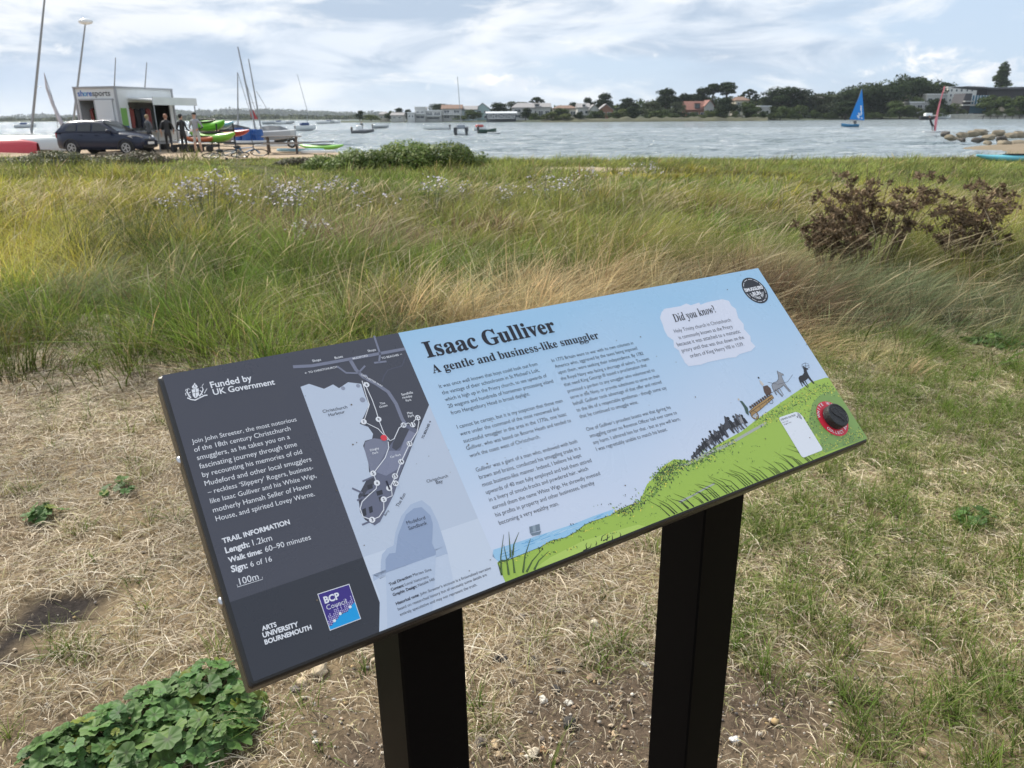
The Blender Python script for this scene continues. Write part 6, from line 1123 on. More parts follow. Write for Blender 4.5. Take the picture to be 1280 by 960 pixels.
def build_moored():
    def wd(px_, row): return (CAMH - WATER_Z) * FPX / max(1.0, (row - hz(px_)))
    def at_water(px_, row): D = wd(px_, row); return Vector((DX(px_, D), D, WATER_Z)), D / FPX
    outb = mat('outboard_cowl', (.025, .025, .028), .35)
    def outboard(root, x): m_ = MB(); m_.bevbox((x, 0, .62), (.26, .30, .42), .06, outb); m_.box((x - .03, 0, .22), (.12, .1, .5), outb); m_.build('outboard_motor', root)
    # 1 inflatable with a white cover and a helmsman
    p, s = at_water(452, 165); root = thing('inflatable_boat', 'grey inflatable boat with pale covers, leftmost on the open water', 'boat', p, .15); tb = MB(); tm = mat('inflatable_tube', (.10, .105, .11), .5); tb.tube([(-1.25, -.5, .22), (.5, -.52, .24), (1.05, -.3, .32), (1.3, 0, .38), (1.05, .3, .32), (.5, .52, .24), (-1.25, .5, .22)], .2, tm, 10); tb.box((-.2, 0, .12), (2.2, .8, .1), greygel); tb.build('hull', root); outboard(root, -1.3); c = MB(); c.bevbox((-.35, 0, .62), (.7, .7, .75), .1, whitegel); c.bevbox((.35, .05, .42), (.8, .6, .4), .08, whitegel); c.build('console', root)
    person('person in dark clothing standing in the grey inflatable boat', Vector((p.x - .1, p.y + .35, p.z + .18)), .6, neo, neo, brownh, h=1.0 if False else 1.25)
    p, s = at_water(475.5, 159.2); root = thing('moored_dinghy', 'tiny dark dinghy right of the inflatable boat', 'boat', p, .3); hull_mesh(3.0, 1.2, .5, greygel).build('hull', root); outboard(root, -1.55)
    p, s = at_water(545, 161); root = thing('open_launch', 'long low pale open boat with an outboard in mid harbour', 'boat', p, math.pi); hull_mesh(4.1, 1.35, .55, whitegel, sheer=.7).build('hull', root); outboard(root, -2.1); m_ = MB(); m_.box((.1, 0, .42), (.3, 1.1, .06), mat('thwart_wood', (.3, .2, .1), .6)); m_.box((-.9, 0, .42), (.3, 1.1, .06), mat('thwart_wood', (.3, .2, .1), .6)); m_.build('thwart', root)
    p, s = at_water(576.3, 166); root = thing('moored_catamaran', 'moored catamaran seen from astern, two dark hulls and a tall mast', 'catamaran', p, math.pi / 2); 
    for y in (-.62, .62): h_ = hull_mesh(3.4, .36, .75, mat('dark_hull', (.03, .033, .038), .35), deck=mat('dark_hull', (.03, .033, .038), .35)); o = h_.build('hull', root); o.location.y = y
    m_ = MB(); m_.box((0, 0, .62), (1.4, 1.0, .05), greygel); m_.bevbox((-.3, 0, .85), (.8, .9, .5), .08, mat('boat_cover', (.35, .38, .42), .7)); m_.build('trampoline', root); m_ = MB(); m_.tube([(.4, 0, .6), (.42, .30, 6.1)], [.045, .03], alu, 7); m_.build('mast', root)
    p, s = at_water(600, 161.4); root = thing('moored_dinghy', 'small red and white motor boat right of the catamaran', 'boat', p, .25); hull_mesh(2.0, 1.0, .45, whitegel, sheer=.6).build('hull', root); m_ = MB(); m_.bevbox((-.1, 0, .62), (1.1, .8, .4), .1, mat('red_cover', (.42, .08, .07), .6)); m_.build('cover', root)
    p, s = at_water(609, 164.4); root = thing('moored_dinghy', 'dark hulled boat with a thin mast right of the red one', 'boat', p, .2); hull_mesh(2.2, 1.0, .42, mat('green_hull', (.05, .09, .07), .4), sheer=.6).build('hull', root); outboard(root, -1.15); m_ = MB(); m_.tube([(.2, 0, .3), (.22, 0, 2.2)], .022, alu, 6); m_.build('mast', root)
    p, s = at_water(617.5, 165.2); root = thing('paddle_board', 'white board floating beside the dark hulled boat', 'paddle board', p, .1); hull_mesh(1.6, .5, .16, whitegel, deck=whitegel).build('board', root); m_ = MB(); m_.box((-.1, 0, .17), (.6, .3, .01), greygel); m_.build('deck_pad', root)
    p, s = at_water(381, 162); root = thing('moored_yacht', 'white yacht with a tall mast moored off the picnic table', 'yacht', p, .5); hull_mesh(3.2, 1.4, .8, whitegel, deck=whitegel).build('hull', root); c = MB(); c.bevbox((-.1, 0, 1.0), (1.3, .9, .45), .1, mat('blue_canvas', (.03, .06, .16), .6)); c.build('cabin', root); m_ = MB(); m_.tube([(.3, 0, .8), (.5, 0, 3), (-.5, .1, 8.2)], [.05, .045, .03], alu, 7); m_.build('mast', root); outboard(root, -1.6)
    k = 0; rr = random.Random(4)
    for px_, row, ln, lab in ((349, 153.4, 5, 'left of the yacht'), (361, 153, 4.5, 'just left of the yacht mast'), (404, 152.8, 5, 'first right of the yacht'), (412, 152.4, 4, 'second right of the yacht'), (420, 152.2, 4, 'third right of the yacht'), (335, 153.5, 4, 'behind the leaning masts'), (30, 157.5, 5, 'far left beside the tall mast')):
        p, s = at_water(px_, row + 1.2); root = thing('moored_dinghy', 'distant small pale boat on the harbour, ' + lab, 'boat', p, rr.uniform(-.4, .4)); hull_mesh(ln, 1.7, .8, whitegel if k % 2 == 0 else greygel, sheer=.5).build('hull', root); c = MB(); c.bevbox((-.3, 0, .95), (1.5, 1.1, .6), .12, whitegel if k % 3 else mat('blue_canvas', (.03, .06, .16), .6)); c.build('cabin', root); k += 1
    for px_, row, lab, cm in ((1160, 148.6, 'dark motor boat moored by the low quay', outb), (1178, 147.9, 'white motor boat moored by the low quay', whitegel)):
        p, s = at_water(px_, row + .5); root = thing('motor_boat', lab, 'boat', p, .1); hull_mesh(6.5, 2.4, 1.3, cm, sheer=.5, deck=whitegel).build('hull', root); c = MB(); c.bevbox((-.3, 0, 1.8), (2.6, 1.7, 1.1), .2, whitegel); c.build('cabin', root); g = MB(); g.box((1.05, 0, 1.95), (.04, 1.4, .5), glass_far); g.build('windscreen', root)
    # sailing dinghy with the bright blue sail
    p, s = at_water(1063, 157.3); root = thing('sailing_dinghy', 'little sailing dinghy with one bright blue triangular sail', 'sailing dinghy', p, math.pi); hull_mesh(2.7, 1.1, .42, mat('blue_hull', (.05, .22, .42), .3), sheer=.6, deck=mat('blue_deck', (.08, .25, .42), .4)).build('hull', root)
    X = lambda a, b: Vector((-(a - 1063) * s, 0, (157.3 - b) * s)); m_ = MB(); m_.tube([X(1062.0, 155), X(1071.2, 115.4)], [.05, .03], alu, 7); m_.build('mast', root); sm = mat('blue_sail', (.02, .22, .62), .6, spec=.3); rows = []
    for i in range(13):
        t = i / 12; a, b = X(1061.8, 148.5).lerp(X(1071.4, 115.8), t), X(1079.6, 149.8).lerp(X(1071.8, 115.8), t ** 1.12); rows.append([a.lerp(b, j / 6) + Vector((0, .28 * math.sin(j / 6 * math.pi) * (1 - t), 0)) for j in range(7)])
    m_ = MB(); m_.loft(rows, sm, False, False, True); m_.loft([[q + Vector((0, .012, 0)) for q in r] for r in rows], sm, False, False, True); so = m_.build('sail', root); m_ = MB(); wt = mat('sail_marking', (.75, .78, .80), .7)
    def onsail(u, v, d): i = v * 12; r = rows[min(12, int(i))]; q = u * 6; j = min(5, int(q)); return r[j].lerp(r[j + 1], q - j) + Vector((0, d, 0))
    for d in (.03, -.03):
        for u0, v0, u1, v1 in ((.62, .50, .72, .40), (.70, .52, .64, .38), (.60, .45, .78, .45), (.45, .28, .62, .22), (.55, .32, .52, .16), (.66, .33, .80, .27), (.74, .34, .70, .17), (.5, .16, .62, .10), (.70, .15, .84, .12), (.4, .20, .5, .15)):
            a, b = onsail(u0, v0, d), onsail(u1, v1, d); n_ = Vector((a.z - b.z, 0, b.x - a.x)).normalized() * .07; m_.add([a - n_, a + n_, b + n_, b - n_], [(0, 1, 2, 3)], wt)
    m_.build('sail_emblem', so); b_ = MB(); b_.tube([X(1062.2, 149.4), X(1079.6, 150.6)], .03, alu, 7); b_.build('boom', root); q = p + Vector(((1068.8 - 1063) * s, .1, .30)); rr_ = thing('person', 'person in black sitting in the dinghy under the blue sail', 'person', q, 0)
    limb_body('body', [((0, 0, .12), .14), ((0, 0, .40), .15), ((0, 0, .60), .09), ((0, 0, .68), .06), ((0, 0, .80), .085), ((0, -.0, .92), .05), ((.16, 0, .55), .06), ((.28, -.1, .35), .045), ((.36, -.25, .35), .035), ((-.16, 0, .55), .06), ((-.3, -.05, .38), .045), ((-.42, -.1, .45), .035), ((.12, -.2, .14), .085), ((.2, -.5, .18), .06), ((-.12, -.2, .14), .085), ((-.2, -.5, .18), .06)], [(0, 1), (1, 2), (2, 3), (3, 4), (4, 5), (2, 6), (6, 7), (7, 8), (2, 9), (9, 10), (10, 11), (0, 12), (12, 13), (0, 14), (14, 15)], rr_, [neo, neo, skin_m, skin_m, brownh, neo, neo, skin_m, neo, neo, skin_m] + [neo] * 4, 1)
    # windsurfer leaning back from a pink sail
    p, s = at_water(1171, 163.4); root = thing('windsurfer_rig', 'pink and white windsurf sail on a white board near the rocks', 'windsurf rig', p, .0); hull_mesh(2.5, .62, .15, whitegel, deck=whitegel).build('board', root); m_ = MB(); pts = []; pm_ = mat('pink_sail', (.70, .20, .24), .55); z1 = 51 * s
    outline = [(.0, .12), (-.12, .2), (.02, .34), (.0, .55), (.02, .8), (.10, .97), (.16, 1.0), (.24, .97), (.30, .8), (.34, .55), (.33, .34), (.22, .28)]
    rows = [[Vector((np.interp(v, [.03, .25, .6, 1.0], [.0, -.10, -.02, .15]) * 1.6, .0, v * z1)), Vector((np.interp(v, [.03, .25, .6, 1.0], [.08, .16, .20, .13]) * 1.6, .45 * math.sin(v * 3.0), v * z1)), Vector((np.interp(v, [.03, .25, .6, 1.0], [.10, .36, .40, .22]) * 1.6, 1.2 * math.sin(min(1, v * 1.1) * 3.0) ** .6, v * z1))] for v in np.linspace(.04, 1.0, 14)]
    m_.loft(rows, pm_, False, False, True); so = m_.build('sail', root); m_ = MB(); m_.loft([[a.lerp(c, .08) + Vector((0, -.03, 0)), a.lerp(c, .28) + Vector((-.0, -.03, 0))] for a, b, c in rows[4:13]], mat('sail_window', (.74, .66, .66), .5), False, False); m_.build('sail_panel', so); m_ = MB(); m_.tube([r[0] for r in rows], .05, mat('pink_mast_sleeve', (.62, .17, .21), .6), 7); m_.build('mast_sleeve', root); m_ = MB(); m_.tube([rows[4][0], rows[4][0] + Vector((-.35, .35, .05)), rows[4][2]], .02, rubber, 6); m_.build('boom', root)
    t = person('person in black wetsuit leaning back to hold the pink windsurf sail', p + Vector((-.22, -.1, .14)), -1.45, neo, neo, brownh, pose='sail', h=1.72); t.rotation_euler = (R(-24), 0, R(90))
    # shore rocks of the groyne
    rc = mat('groyne_rock', (.22, .185, .13), .9, var=.35, vscale=1.2, bump=.6, bscale=3); rd_ = mat('wet_rock', (.085, .075, .065), .7, var=.3, vscale=1.5, bump=.5, bscale=3); rr = random.Random(9)
    spec = [(1185, 164, 10, 'dark outermost rock at the tip of the groyne', 1), (1193, 168, 12, 'low tan rock beside the dark tip', 0), (1206, 166, 13, 'broad grey brown rock third from the tip', 0), (1207, 170.5, 9, 'small dark wet rock at the waterline', 1), (1219, 164, 13, 'upper tan boulder near the tip', 0), (1228, 162.5, 14, 'high rounded boulder on the crest', 0), (1227, 171, 11, 'black wet rock in front of the crest boulder', 1), (1240, 168, 13, 'brown boulder mid groyne', 0), (1252, 163.5, 13, 'pale boulder on the crest right of the high one', 0), (1256, 170, 12, 'dark brown rock low mid groyne', 1), (1267, 166, 12, 'tan boulder near the right edge', 0), (1278, 165, 14, 'big pale boulder at the right edge', 0), (1262, 176, 16, 'flat sandy coloured rock in front', 0), (1280, 175, 15, 'flat pale rock at the right edge in front', 0), (1240, 174, 9, 'small tan rock at the water edge', 0), (1296, 168, 16, 'boulder just outside the right edge', 0)]
    for i, (px_, row, w, lab, dk) in enumerate(spec):
        D = max(34, min(95, 1.62 * FPX / (row + 2 - hz(px_)))); sc = D / FPX; V, F = boulder(80 + i); V = V * np.array([w * .74, w * .6, w * .50]) * sc; me = npmesh('groyne_rock', V, F.ravel(), np.full(len(F), 3), None, rd_ if dk else rc, False); o = link('groyne_rock', me, None, (DX(px_, D), D, CAMH - (row + 1 - hz(px_)) * sc)); o.rotation_euler[2] = rr.uniform(0, 6); tag(o, lab, 'rock', 'rocks of the groyne')
    # sand spit the rocks stand on
build_moored()
# ------------------------------------------------------------------ the boat park on the left
def DG(px_, row): return CAMH * FPX / (row - hz(px_))
def spot(px_, row, D=None, z=0.0):
    D = D or DG(px_, row); return Vector((DX(px_, D), D, z))
def P3(px_, row, D): 
    p = at(px_, row, D); return p
navy = mat('navy_car_paint', (.006, .011, .034), .3, spec=.35, coat=.25); cglass = mat('car_glass', (.02, .023, .026), .06, spec=.7); tyre_m = mat('tyre_rubber', (.022, .022, .022), .85); rim_m = mat('alloy_rim', (.42, .43, .45), .3, metal=.8); lamp_m = mat('headlamp_glass', (.66, .68, .70), .1, spec=.8); trim = mat('black_trim', (.015, .015, .016), .5)
def build_car():
    p = spot(131, 188.6); root = thing('parked_car', 'dark navy hatchback parked in front of the white container unit', 'car', p, R(-5)); W_ = .86
    st = [(-2.02, .42, .82, .66), (-1.95, .30, .96, .77), (-1.6, .24, 1.00, .84), (-1.0, .22, 1.00, .86), (-.3, .22, .98, .865), (.5, .22, .96, .865), (.95, .22, .95, .86), (1.35, .23, .90, .84), (1.72, .25, .82, .79), (1.92, .30, .72, .70), (2.02, .40, .60, .58)]
    rings = [[(x, -w * .93, b), (x, -w, b + .16), (x, -w * 1.0, (b + t) / 2 + .05), (x, -w * .96, t - .06), (x, -w * .84, t), (x, 0, t + .035), (x, w * .84, t), (x, w * .96, t - .06), (x, w, (b + t) / 2 + .05), (x, w, b + .16), (x, w * .93, b), (x, 0, b)] for x, b, t, w in st]
    mb = MB(); mb.loft(rings, navy, True, True, True)
    gh = [(-1.96, .98, .01), (-1.62, .99, .37), (-1.45, .99, .43), (-.9, .99, .475), (-.3, .98, .485), (.12, .97, .46), (.45, .96, .31), (.98, .95, .01)]
    mb.loft([[(x, -.80, b - .03), (x, -.79, b), (x, -.79 + .19 * h / .48, b + h * .86), (x, -.52, b + h), (x, 0, b + h * 1.03), (x, .52, b + h), (x, .79 - .19 * h / .48, b + h * .86), (x, .79, b), (x, .80, b - .03)] for x, b, h in gh], navy, True, True, True); mb.build('body', root)
    def side(x, t, s): return (x, s * (.797 - .185 * t), 1.0 + t * .38)
    for s in (-1, 1):
        for q in (((-1.50, .08), (-1.32, .70), (-1.05, .84), (-.98, .80), (-.98, .05)), ((-.90, .05), (-.90, .82), (-.30, .90), (-.28, .05)), ((-.20, .05), (-.20, .90), (.10, .86), (.42, .52), (.72, .12), (.72, .05))):
            g = MB(); a = [Vector(side(x, t, s)) for x, t in q]; g.prism(a if s > 0 else a[::-1], (0, s * .012, .002), cglass); g.build('side_window', root)
    g = MB(); g.prism([(.20, -.55, 1.425), (.20, .55, 1.425), (.90, .70, 1.005), (.90, -.70, 1.005)], (.012, 0, .016), cglass); g.build('windscreen', root); g = MB(); g.prism([(-1.66, -.52, 1.36), (-1.66, .52, 1.36), (-1.94, .66, 1.02), (-1.94, -.66, 1.02)][::-1], (-.014, 0, .01), cglass); g.build('rear_window', root)
    for x in (-1.26, 1.30):
        for s in (-1, 1):
            w = MB(); n = 22; 
            def rg(y, r): return [(x + r * math.cos(6.2832 * k / n), s * y, .31 + r * math.sin(6.2832 * k / n)) for k in range(n)]
            w.loft([rg(.64, .22), rg(.655, .31), rg(.80, .315), rg(.855, .295), rg(.858, .22)], tyre_m, True, True, True); wo = w.build('wheel', root); r = MB()
            r.loft([rg(.845, .205), rg(.866, .20), rg(.866, .165)], rim_m, False)
            for k in range(5): a = 6.2832 * k / 5; r.box((x + .095 * math.cos(a), s * .862, .31 + .095 * math.sin(a)), (.19, .012, .045), rim_m, 0, 0, -a)
            r.build('rim', wo); a_ = MB(); 
            pts = [(x + .37 * math.cos(t), s * .862, .31 + .37 * math.sin(t)) for t in [R(-8 + 196 * k / 14) for k in range(15)]]; a_.tube(pts, .028, trim, 6); a_.build('wheel_arch', root)
    for s in (-1, 1):
        h = MB(); h.prism([(1.66, s * .60, .70), (1.60, s * .792, .72), (1.42, s * .835, .80), (1.52, s * .80, .83), (1.78, s * .58, .80), (1.90, s * .42, .73)][::s], (.05, s * .03, .012), lamp_m); h.build('headlight', root); h = MB(); h.box((-1.99, s * .60, .84), (.06, .24, .22), mat('tail_lamp', (.35, .02, .02), .2)); h.build('tail_light', root)
        h = MB(); h.ell((.62, s * .95, 1.03), (.09, .11, .075), navy); h.box((.66, s * .86, 1.0), (.06, .14, .03), trim); h.build('door_mirror', root)
        for x in (-.72, .0): h = MB(); h.box((x, s * .872, .86), (.17, .02, .03), navy); h.build('door_handle', root)
    g = MB(); g.bevbox((1.985, 0, .62), (.05, .86, .11), .02, trim); g.bevbox((1.99, 0, .38), (.06, 1.2, .13), .02, trim); g.build('grille', root); g = MB(); g.box((2.03, 0, .50), (.02, .52, .115), mat('plate_white', (.75, .75, .73), .5)); g.build('number_plate', root); g = MB(); g.ell((2.005, 0, .70), (.02, .06, .05), rim_m); g.build('badge', root)
    g = MB(); g.tube([(-1.5, -.50, 1.44), (-.6, -.52, 1.475), (.0, -.50, 1.46)], .012, rim_m, 6); g.tube([(-1.5, .50, 1.44), (-.6, .52, 1.475), (.0, .50, 1.46)], .012, rim_m, 6); g.build('roof_rail', root)
def build_container():
    """white hire unit: front end with a sign, an open and a shut door; long side with a raised hatch"""
    D0 = 38.6; c = at(150, 150, D0); c.z = 0; u = Vector((-.965, .262, 0)).normalized(); v = Vector((u.y, -u.x, 0)); v = v if v.y > 0 else -v; Wd, Ln, Hh = 2.35, 4.0, 2.95
    ang = math.atan2(-u.y, -u.x); root = thing('container_unit', 'white watersports hire container with open door and raised side hatch', 'container unit', c, ang)
    # local axes: +X from the far left edge to the shared corner at 0, +Y along the long side going away
    wm = mat('white_container_paint', (.70, .72, .72), .55, var=.05, vscale=2); inn = mat('container_shade_black', (.018, .018, .018), .9); sk = mat('grey_steel_edge', (.34, .35, .37), .5); t = .06
    fl = .42; mb = MB(); mb.box((-Wd / 2, Ln / 2, fl - .06), (Wd, Ln, .12), sk); mb.box((-Wd / 2, Ln / 2, Hh - .03), (Wd, Ln, .06), wm); mb.box((-Wd + t / 2, Ln / 2, (Hh + fl) / 2), (t, Ln - .002, Hh - fl - .125), wm); mb.box((-Wd / 2, Ln - t / 2, (Hh + fl) / 2), (Wd - 2 * t - .004, t, Hh - fl - .125), wm)
    # front end panels round the door openings
    d0, d1, dz = -2.16, -1.28, 2.42; e1 = -.22
    mb.box((-Wd / 2, t / 2, (Hh + dz) / 2 - .03), (Wd - .01, t, Hh - dz - .064), wm); mb.box(((-Wd + d0) / 2, t / 2, (fl + dz) / 2), (d0 + Wd - .01, t, dz - fl - .004), wm); mb.box(((d1 + 0) / 2, t / 2, (fl + dz) / 2), (-d1 - .01, t, dz - fl - .004), wm)
    # long side with its big hatch
    h0, h1, hz0, hz1 = .72, 3.7, .98, 2.30
    mb.box((-t / 2, (t + h0) / 2, (Hh + fl) / 2), (t, h0 - t - .004, Hh - fl - .13), wm); mb.box((-t / 2, (h1 + Ln) / 2, (Hh + fl) / 2), (t, Ln - h1 - .004, Hh - fl - .13), wm); mb.box((-t / 2, (h0 + h1) / 2, (Hh + hz1) / 2 - .03), (t, h1 - h0 - .004, Hh - hz1 - .07), wm); mb.box((-t / 2, (h0 + h1) / 2, (fl + hz0) / 2), (t, h1 - h0 - .004, hz0 - fl - .07), wm); mb.build('wall', root)
    e = MB()
    for x, y in ((-Wd, 0), (0, 0), (0, Ln), (-Wd, Ln)): e.box((x, y, (Hh + fl) / 2), (.09, .09, Hh - fl + .06), sk)
    e.box((-Wd / 2, -.01, Hh + .02), (Wd + .1, .1, .07), sk); e.box((.01, Ln / 2, Hh + .02), (.1, Ln + .1, .07), sk); e.build('corner_frame', root)
    i_ = MB(); i_.box((-Wd / 2, Ln / 2 + .2, fl + .05), (Wd - .2, Ln - .6, .05), inn); i_.box((-1.2, 1.0, 1.5), (.05, 1.6, 2.0), inn); i_.box((-1.75, .9, 1.5), (.7, .05, 2.0), inn); i_.box((-.62, 3.86, 1.62), (1.1, .04, 2.3), inn); i_.box((-.62, .10, 1.62), (1.1, .04, 2.3), inn); i_.box((-.62, 2.0, 2.84), (1.1, 3.6, .03), inn); i_.build('interior_shade_panels', root)  # floor plus added near-black panels; the deep shade inside is in their colour
    k = 0
    hang = ('dark red wetsuit hanging just inside the open end doorway', 'dark green wetsuit hanging inside the open end doorway', 'black wetsuit hanging deepest inside the open end doorway', 'dark red wetsuit hanging at the near side of the hatch', 'black wetsuit hanging in the hatch beside the nearer red one', 'navy wetsuit hanging in the middle of the hatch', 'dark red wetsuit hanging at the far side of the hatch')
    for x, y, cm in ((-1.95, .55, (.25, .06, .05)), (-1.75, .6, (.05, .12, .06)), (-1.5, .5, (.03, .03, .035)), (-.35, 1.2, (.30, .07, .06)), (-.35, 1.6, (.03, .03, .035)), (-.35, 2.0, (.04, .05, .09)), (-.35, 2.4, (.28, .06, .06))):
        w = MB(); w.loft([[(x + dx * a, y + dy * b, z) for dx, dy in ((-1, -1), (1, -1), (1, 1), (-1, 1))] for z, a, b in ((1.1, .07, .10), (1.5, .09, .13), (1.95, .07, .16), (2.05, .02, .03))], mat('hung_kit_%d' % k, cm, .8)); o = w.build('hanging_wetsuit'); o.matrix_world = Matrix.Translation(c) @ Matrix.Rotation(ang, 4, 'Z'); tag(o, hang[k], 'wetsuit', 'wetsuits hanging in the container'); k += 1
    d = MB(); d.bevbox(((d1 + e1) / 2 + .01, -.045, (fl + dz) / 2), (e1 - d1 - .06, .05, dz - fl - .06), .015, mat('door_panel_white', (.66, .68, .69), .5)); do = d.build('door', root); n = MB(); n.box((e1 - .14, -.085, 1.15), (.10, .04, .12), sk); n.build('handle', do); n = MB(); n.box((d1 + .28, -.078, 1.32), (.26, .008, .2), mat('pink_notice', (.55, .30, .30), .7)); n.build('notice', do)
    f = MB(); 
    for x in (d0, d1): f.box((x, -.02, (fl + dz) / 2), (.06, .06, dz - fl), sk)
    f.box(((d0 + e1) / 2, -.02, dz), (e1 - d0 + .06, .06, .07), sk); f.build('door_frame', root)
    h = MB(); h.box((.72, (h0 + h1) / 2 + .15, hz1 + .13), (1.36, h1 - h0 + .3, .06), wm, 0, 0, R(4)); ho = h.build('side_hatch', root); h = MB(); h.box((1.43, (h0 + h1) / 2 + .15, hz1 + .04), (.06, h1 - h0 + .3, .36), wm); h.build('hatch_edge', ho)
    s = MB(); s.tube([(1.36, h0 + .1, 0), (1.36, h0 + .1, hz1 + .05)], .03, alu, 6); s.build('prop_post', root); s = MB(); s.tube([(1.36, h1 + .2, 0), (1.36, h1 + .2, hz1 + .05)], .03, alu, 6); s.build('prop_post', root); s = MB(); s.box((.28, (h0 + h1) / 2, .95), (.6, h1 - h0, .06), sk); s.build('counter', root)
    b = MB(); b.box((.012, .34, 1.45), (.014, .40, 1.15), mat('green_poster', (.20, .42, .10), .6)); b.box((.022, .34, 1.05), (.008, .40, .34), mat('blue_poster_foot', (.05, .13, .28), .6)); b.build('poster', root)
    st = MB()
    for x in (-1.9, -.4): st.box((x, .5, .19), (.2, .5, .38), tyre_m); st.box((x, Ln - .6, .19), (.2, .5, .38), tyre_m)
    st.build('support_block', root)
    # its name in two colours
    tmp = []
    for s_, x0, x1, m_, wt in (('sh', -2.18, -1.84, mat('sign_blue', (.03, .13, .48), .6), .02), ('o', -1.84, -1.66, mat('sign_light_blue', (.10, .38, .62), .6), .02), ('re', -1.65, -1.36, mat('sign_blue', (.03, .13, .48), .6), .02), ('sports', -1.33, -.30, mat('sign_charcoal', (.05, .05, .055), .6), .01)):
        cu = bpy.data.curves.new('t', 'FONT'); cu.body = s_; cu.offset = wt; ob = bpy.data.objects.new('t', cu); COL.objects.link(ob); bpy.context.view_layer.update(); me = bpy.data.meshes.new_from_object(ob.evaluated_get(bpy.context.evaluated_depsgraph_get())); bpy.data.objects.remove(ob)
        xs = [q.co.x for q in me.vertices]; k0, k1 = min(xs), max(xs); f_ = (x1 - x0) / (k1 - k0); m2 = MB(); m2.add([(x0 + (q.co.x - k0) * f_, -.012, 2.58 + q.co.y * .36) for q in me.vertices], [tuple(pp.vertices) for pp in me.polygons], m_); bpy.data.meshes.remove(me); tmp.append(m2)
    al = MB()
    for m2 in tmp:
        for q, f in ((m2.v, m2.f),): al.add(q, f, m2.mats[0])
    al.build('name_lettering', root)
def kayak(label, px_, row, D, z, L, Wd, H, col, rz, roll=0.0, group='kayaks in the boat park', name='kayak', cat='kayak'):
    m = mat('kayak_%d' % (abs(hash(col)) % 9999), col, .35, spec=.5, coat=.2); p = at(px_, row, D); root = thing(name, label, cat, (p.x, p.y, z if z is not None else p.z), rz, group); root.rotation_euler = (roll, 0, rz); mb = MB(); n = 16; rg = []
    for i in range(n + 1):
        t = i / n; s = math.sin(math.pi * min(.985, max(.015, t))) ** .72; w = Wd / 2 * s; rock = H * .45 * abs(2 * t - 1) ** 3; x = (t - .5) * L; rg.append([(x, w * math.cos(a), rock + H * .45 + H * .5 * s ** .6 * math.sin(a)) for a in [6.2832 * k / 14 for k in range(14)]])
    mb.loft(rg, m, True, True, True); mb.build('hull', root); c = MB(); c.loft([[(q * Wd * .95 * r, math.sin(a) * Wd * .33 * r, H * (1.0 + dz)) for a, q in [(6.2832 * k / 14, math.cos(6.2832 * k / 14)) for k in range(14)]] for r, dz in ((1.0, -.08), (1.0, .03), (.86, .03), (.8, -.1))], trim, True); c.build('cockpit', root); return root
def sup(label, px_, row, L, Wd, col, rz, z=.05, stripe=None):
    p = spot(px_, row); m = mat('board_%d' % (abs(hash(col)) % 9999), col, .4, coat=.2); root = thing('paddle_board', label, 'paddle board', (p.x, p.y, z), rz, 'boards lying in the boat park'); n = 18
    ol = [((t - .5) * L, Wd / 2 * math.sin(math.pi * min(.99, max(.01, t))) ** .45) for t in [i / n for i in range(n + 1)]]; poly_ = ol + [(x, -y) for x, y in ol[::-1]]; mb = MB(); mb.loft([[(x * k, y * k, zz) for x, y in poly_] for k, zz in ((.96, 0), (1, .04), (1, .08), (.96, .11))], m, True, True, True); mb.build('board', root); d = MB(); d.box((-.1, 0, .114), (L * .42, Wd * .6, .008), stripe or greygel); d.build('deck_pad', root)
def beach_cat(label, px_b, row_b, D, mast_top, mast_base, hullcol, rz, flo=False, stays=(), L=4.6, thick=.05, flag=None, cat='catamaran'):
    """beached catamaran: two hulls, cross beams, trampoline and a raked mast"""
    p = at(px_b, row_b, D); root = thing('beached_catamaran', label, cat, (p.x, p.y, 0), rz, 'beached catamarans'); hm = mat('cat_hull_%d' % (abs(hash(hullcol)) % 9999), hullcol, .35, coat=.2)
    for y in (-1.0, 1.0): o = hull_mesh(L, .42, .55, hm, deck=hm).build('hull', root); o.location = (0, y, .12)
    b = MB(); b.tube([(.7, -1.0, .62), (.7, 1.0, .62)], .05, alu, 7); b.tube([(-1.3, -1.0, .62), (-1.3, 1.0, .62)], .05, alu, 7); b.build('cross_beam', root); b = MB(); b.box((-.3, 0, .62), (1.9, 1.7, .02), trim); b.build('trampoline', root)
    Mi = (Matrix.Translation((p.x, p.y, 0)) @ Matrix.Rotation(rz, 4, 'Z')).inverted(); a = Mi @ at(*mast_base, D); c = Mi @ at(*mast_top, D); m_ = MB(); m_.tube([a, a.lerp(c, .5), c], [thick, thick * .9, thick * .6], alu, 8); mo = m_.build('mast', root)
    m2 = MB(); m2.tube([a.lerp(c, .32), a.lerp(c, .32) + Vector((.3, 0, .0))], .012, alu, 5); m2.tube([a, Vector((a.x, a.y, min(.62, a.z)))], thick * .8, alu, 7); m2.build('spreader', mo)
    if flo: f = MB(); f.ell(c, (.38, .22, .15), whitegel, 14, 8); f.build('mast_float', mo)
    for s0, s1 in stays: q = MB(); q.tube([Mi @ at(*s0, D), Mi @ at(*s1, D + .6)], .018, mat('wire_stay', (.25, .26, .27), .4, metal=.5), 5); q.build('stay', root)
    if flag: q = MB(); a2, b2 = Mi @ at(*flag[0], D), Mi @ at(*flag[1], D); q.loft([[a2 + Vector((0, .02, 0)), a2 + Vector((.16, 0, .05))], [a2.lerp(b2, .5) + Vector((-.08, .05, 0)), a2.lerp(b2, .5) + Vector((.26, -.04, .0))], [b2 + Vector((.0, .02, 0)), b2 + Vector((.34, 0, .08))]], mat('red_ensign', (.50, .09, .10), .7), False, False); q.build('flag', root)
    return root
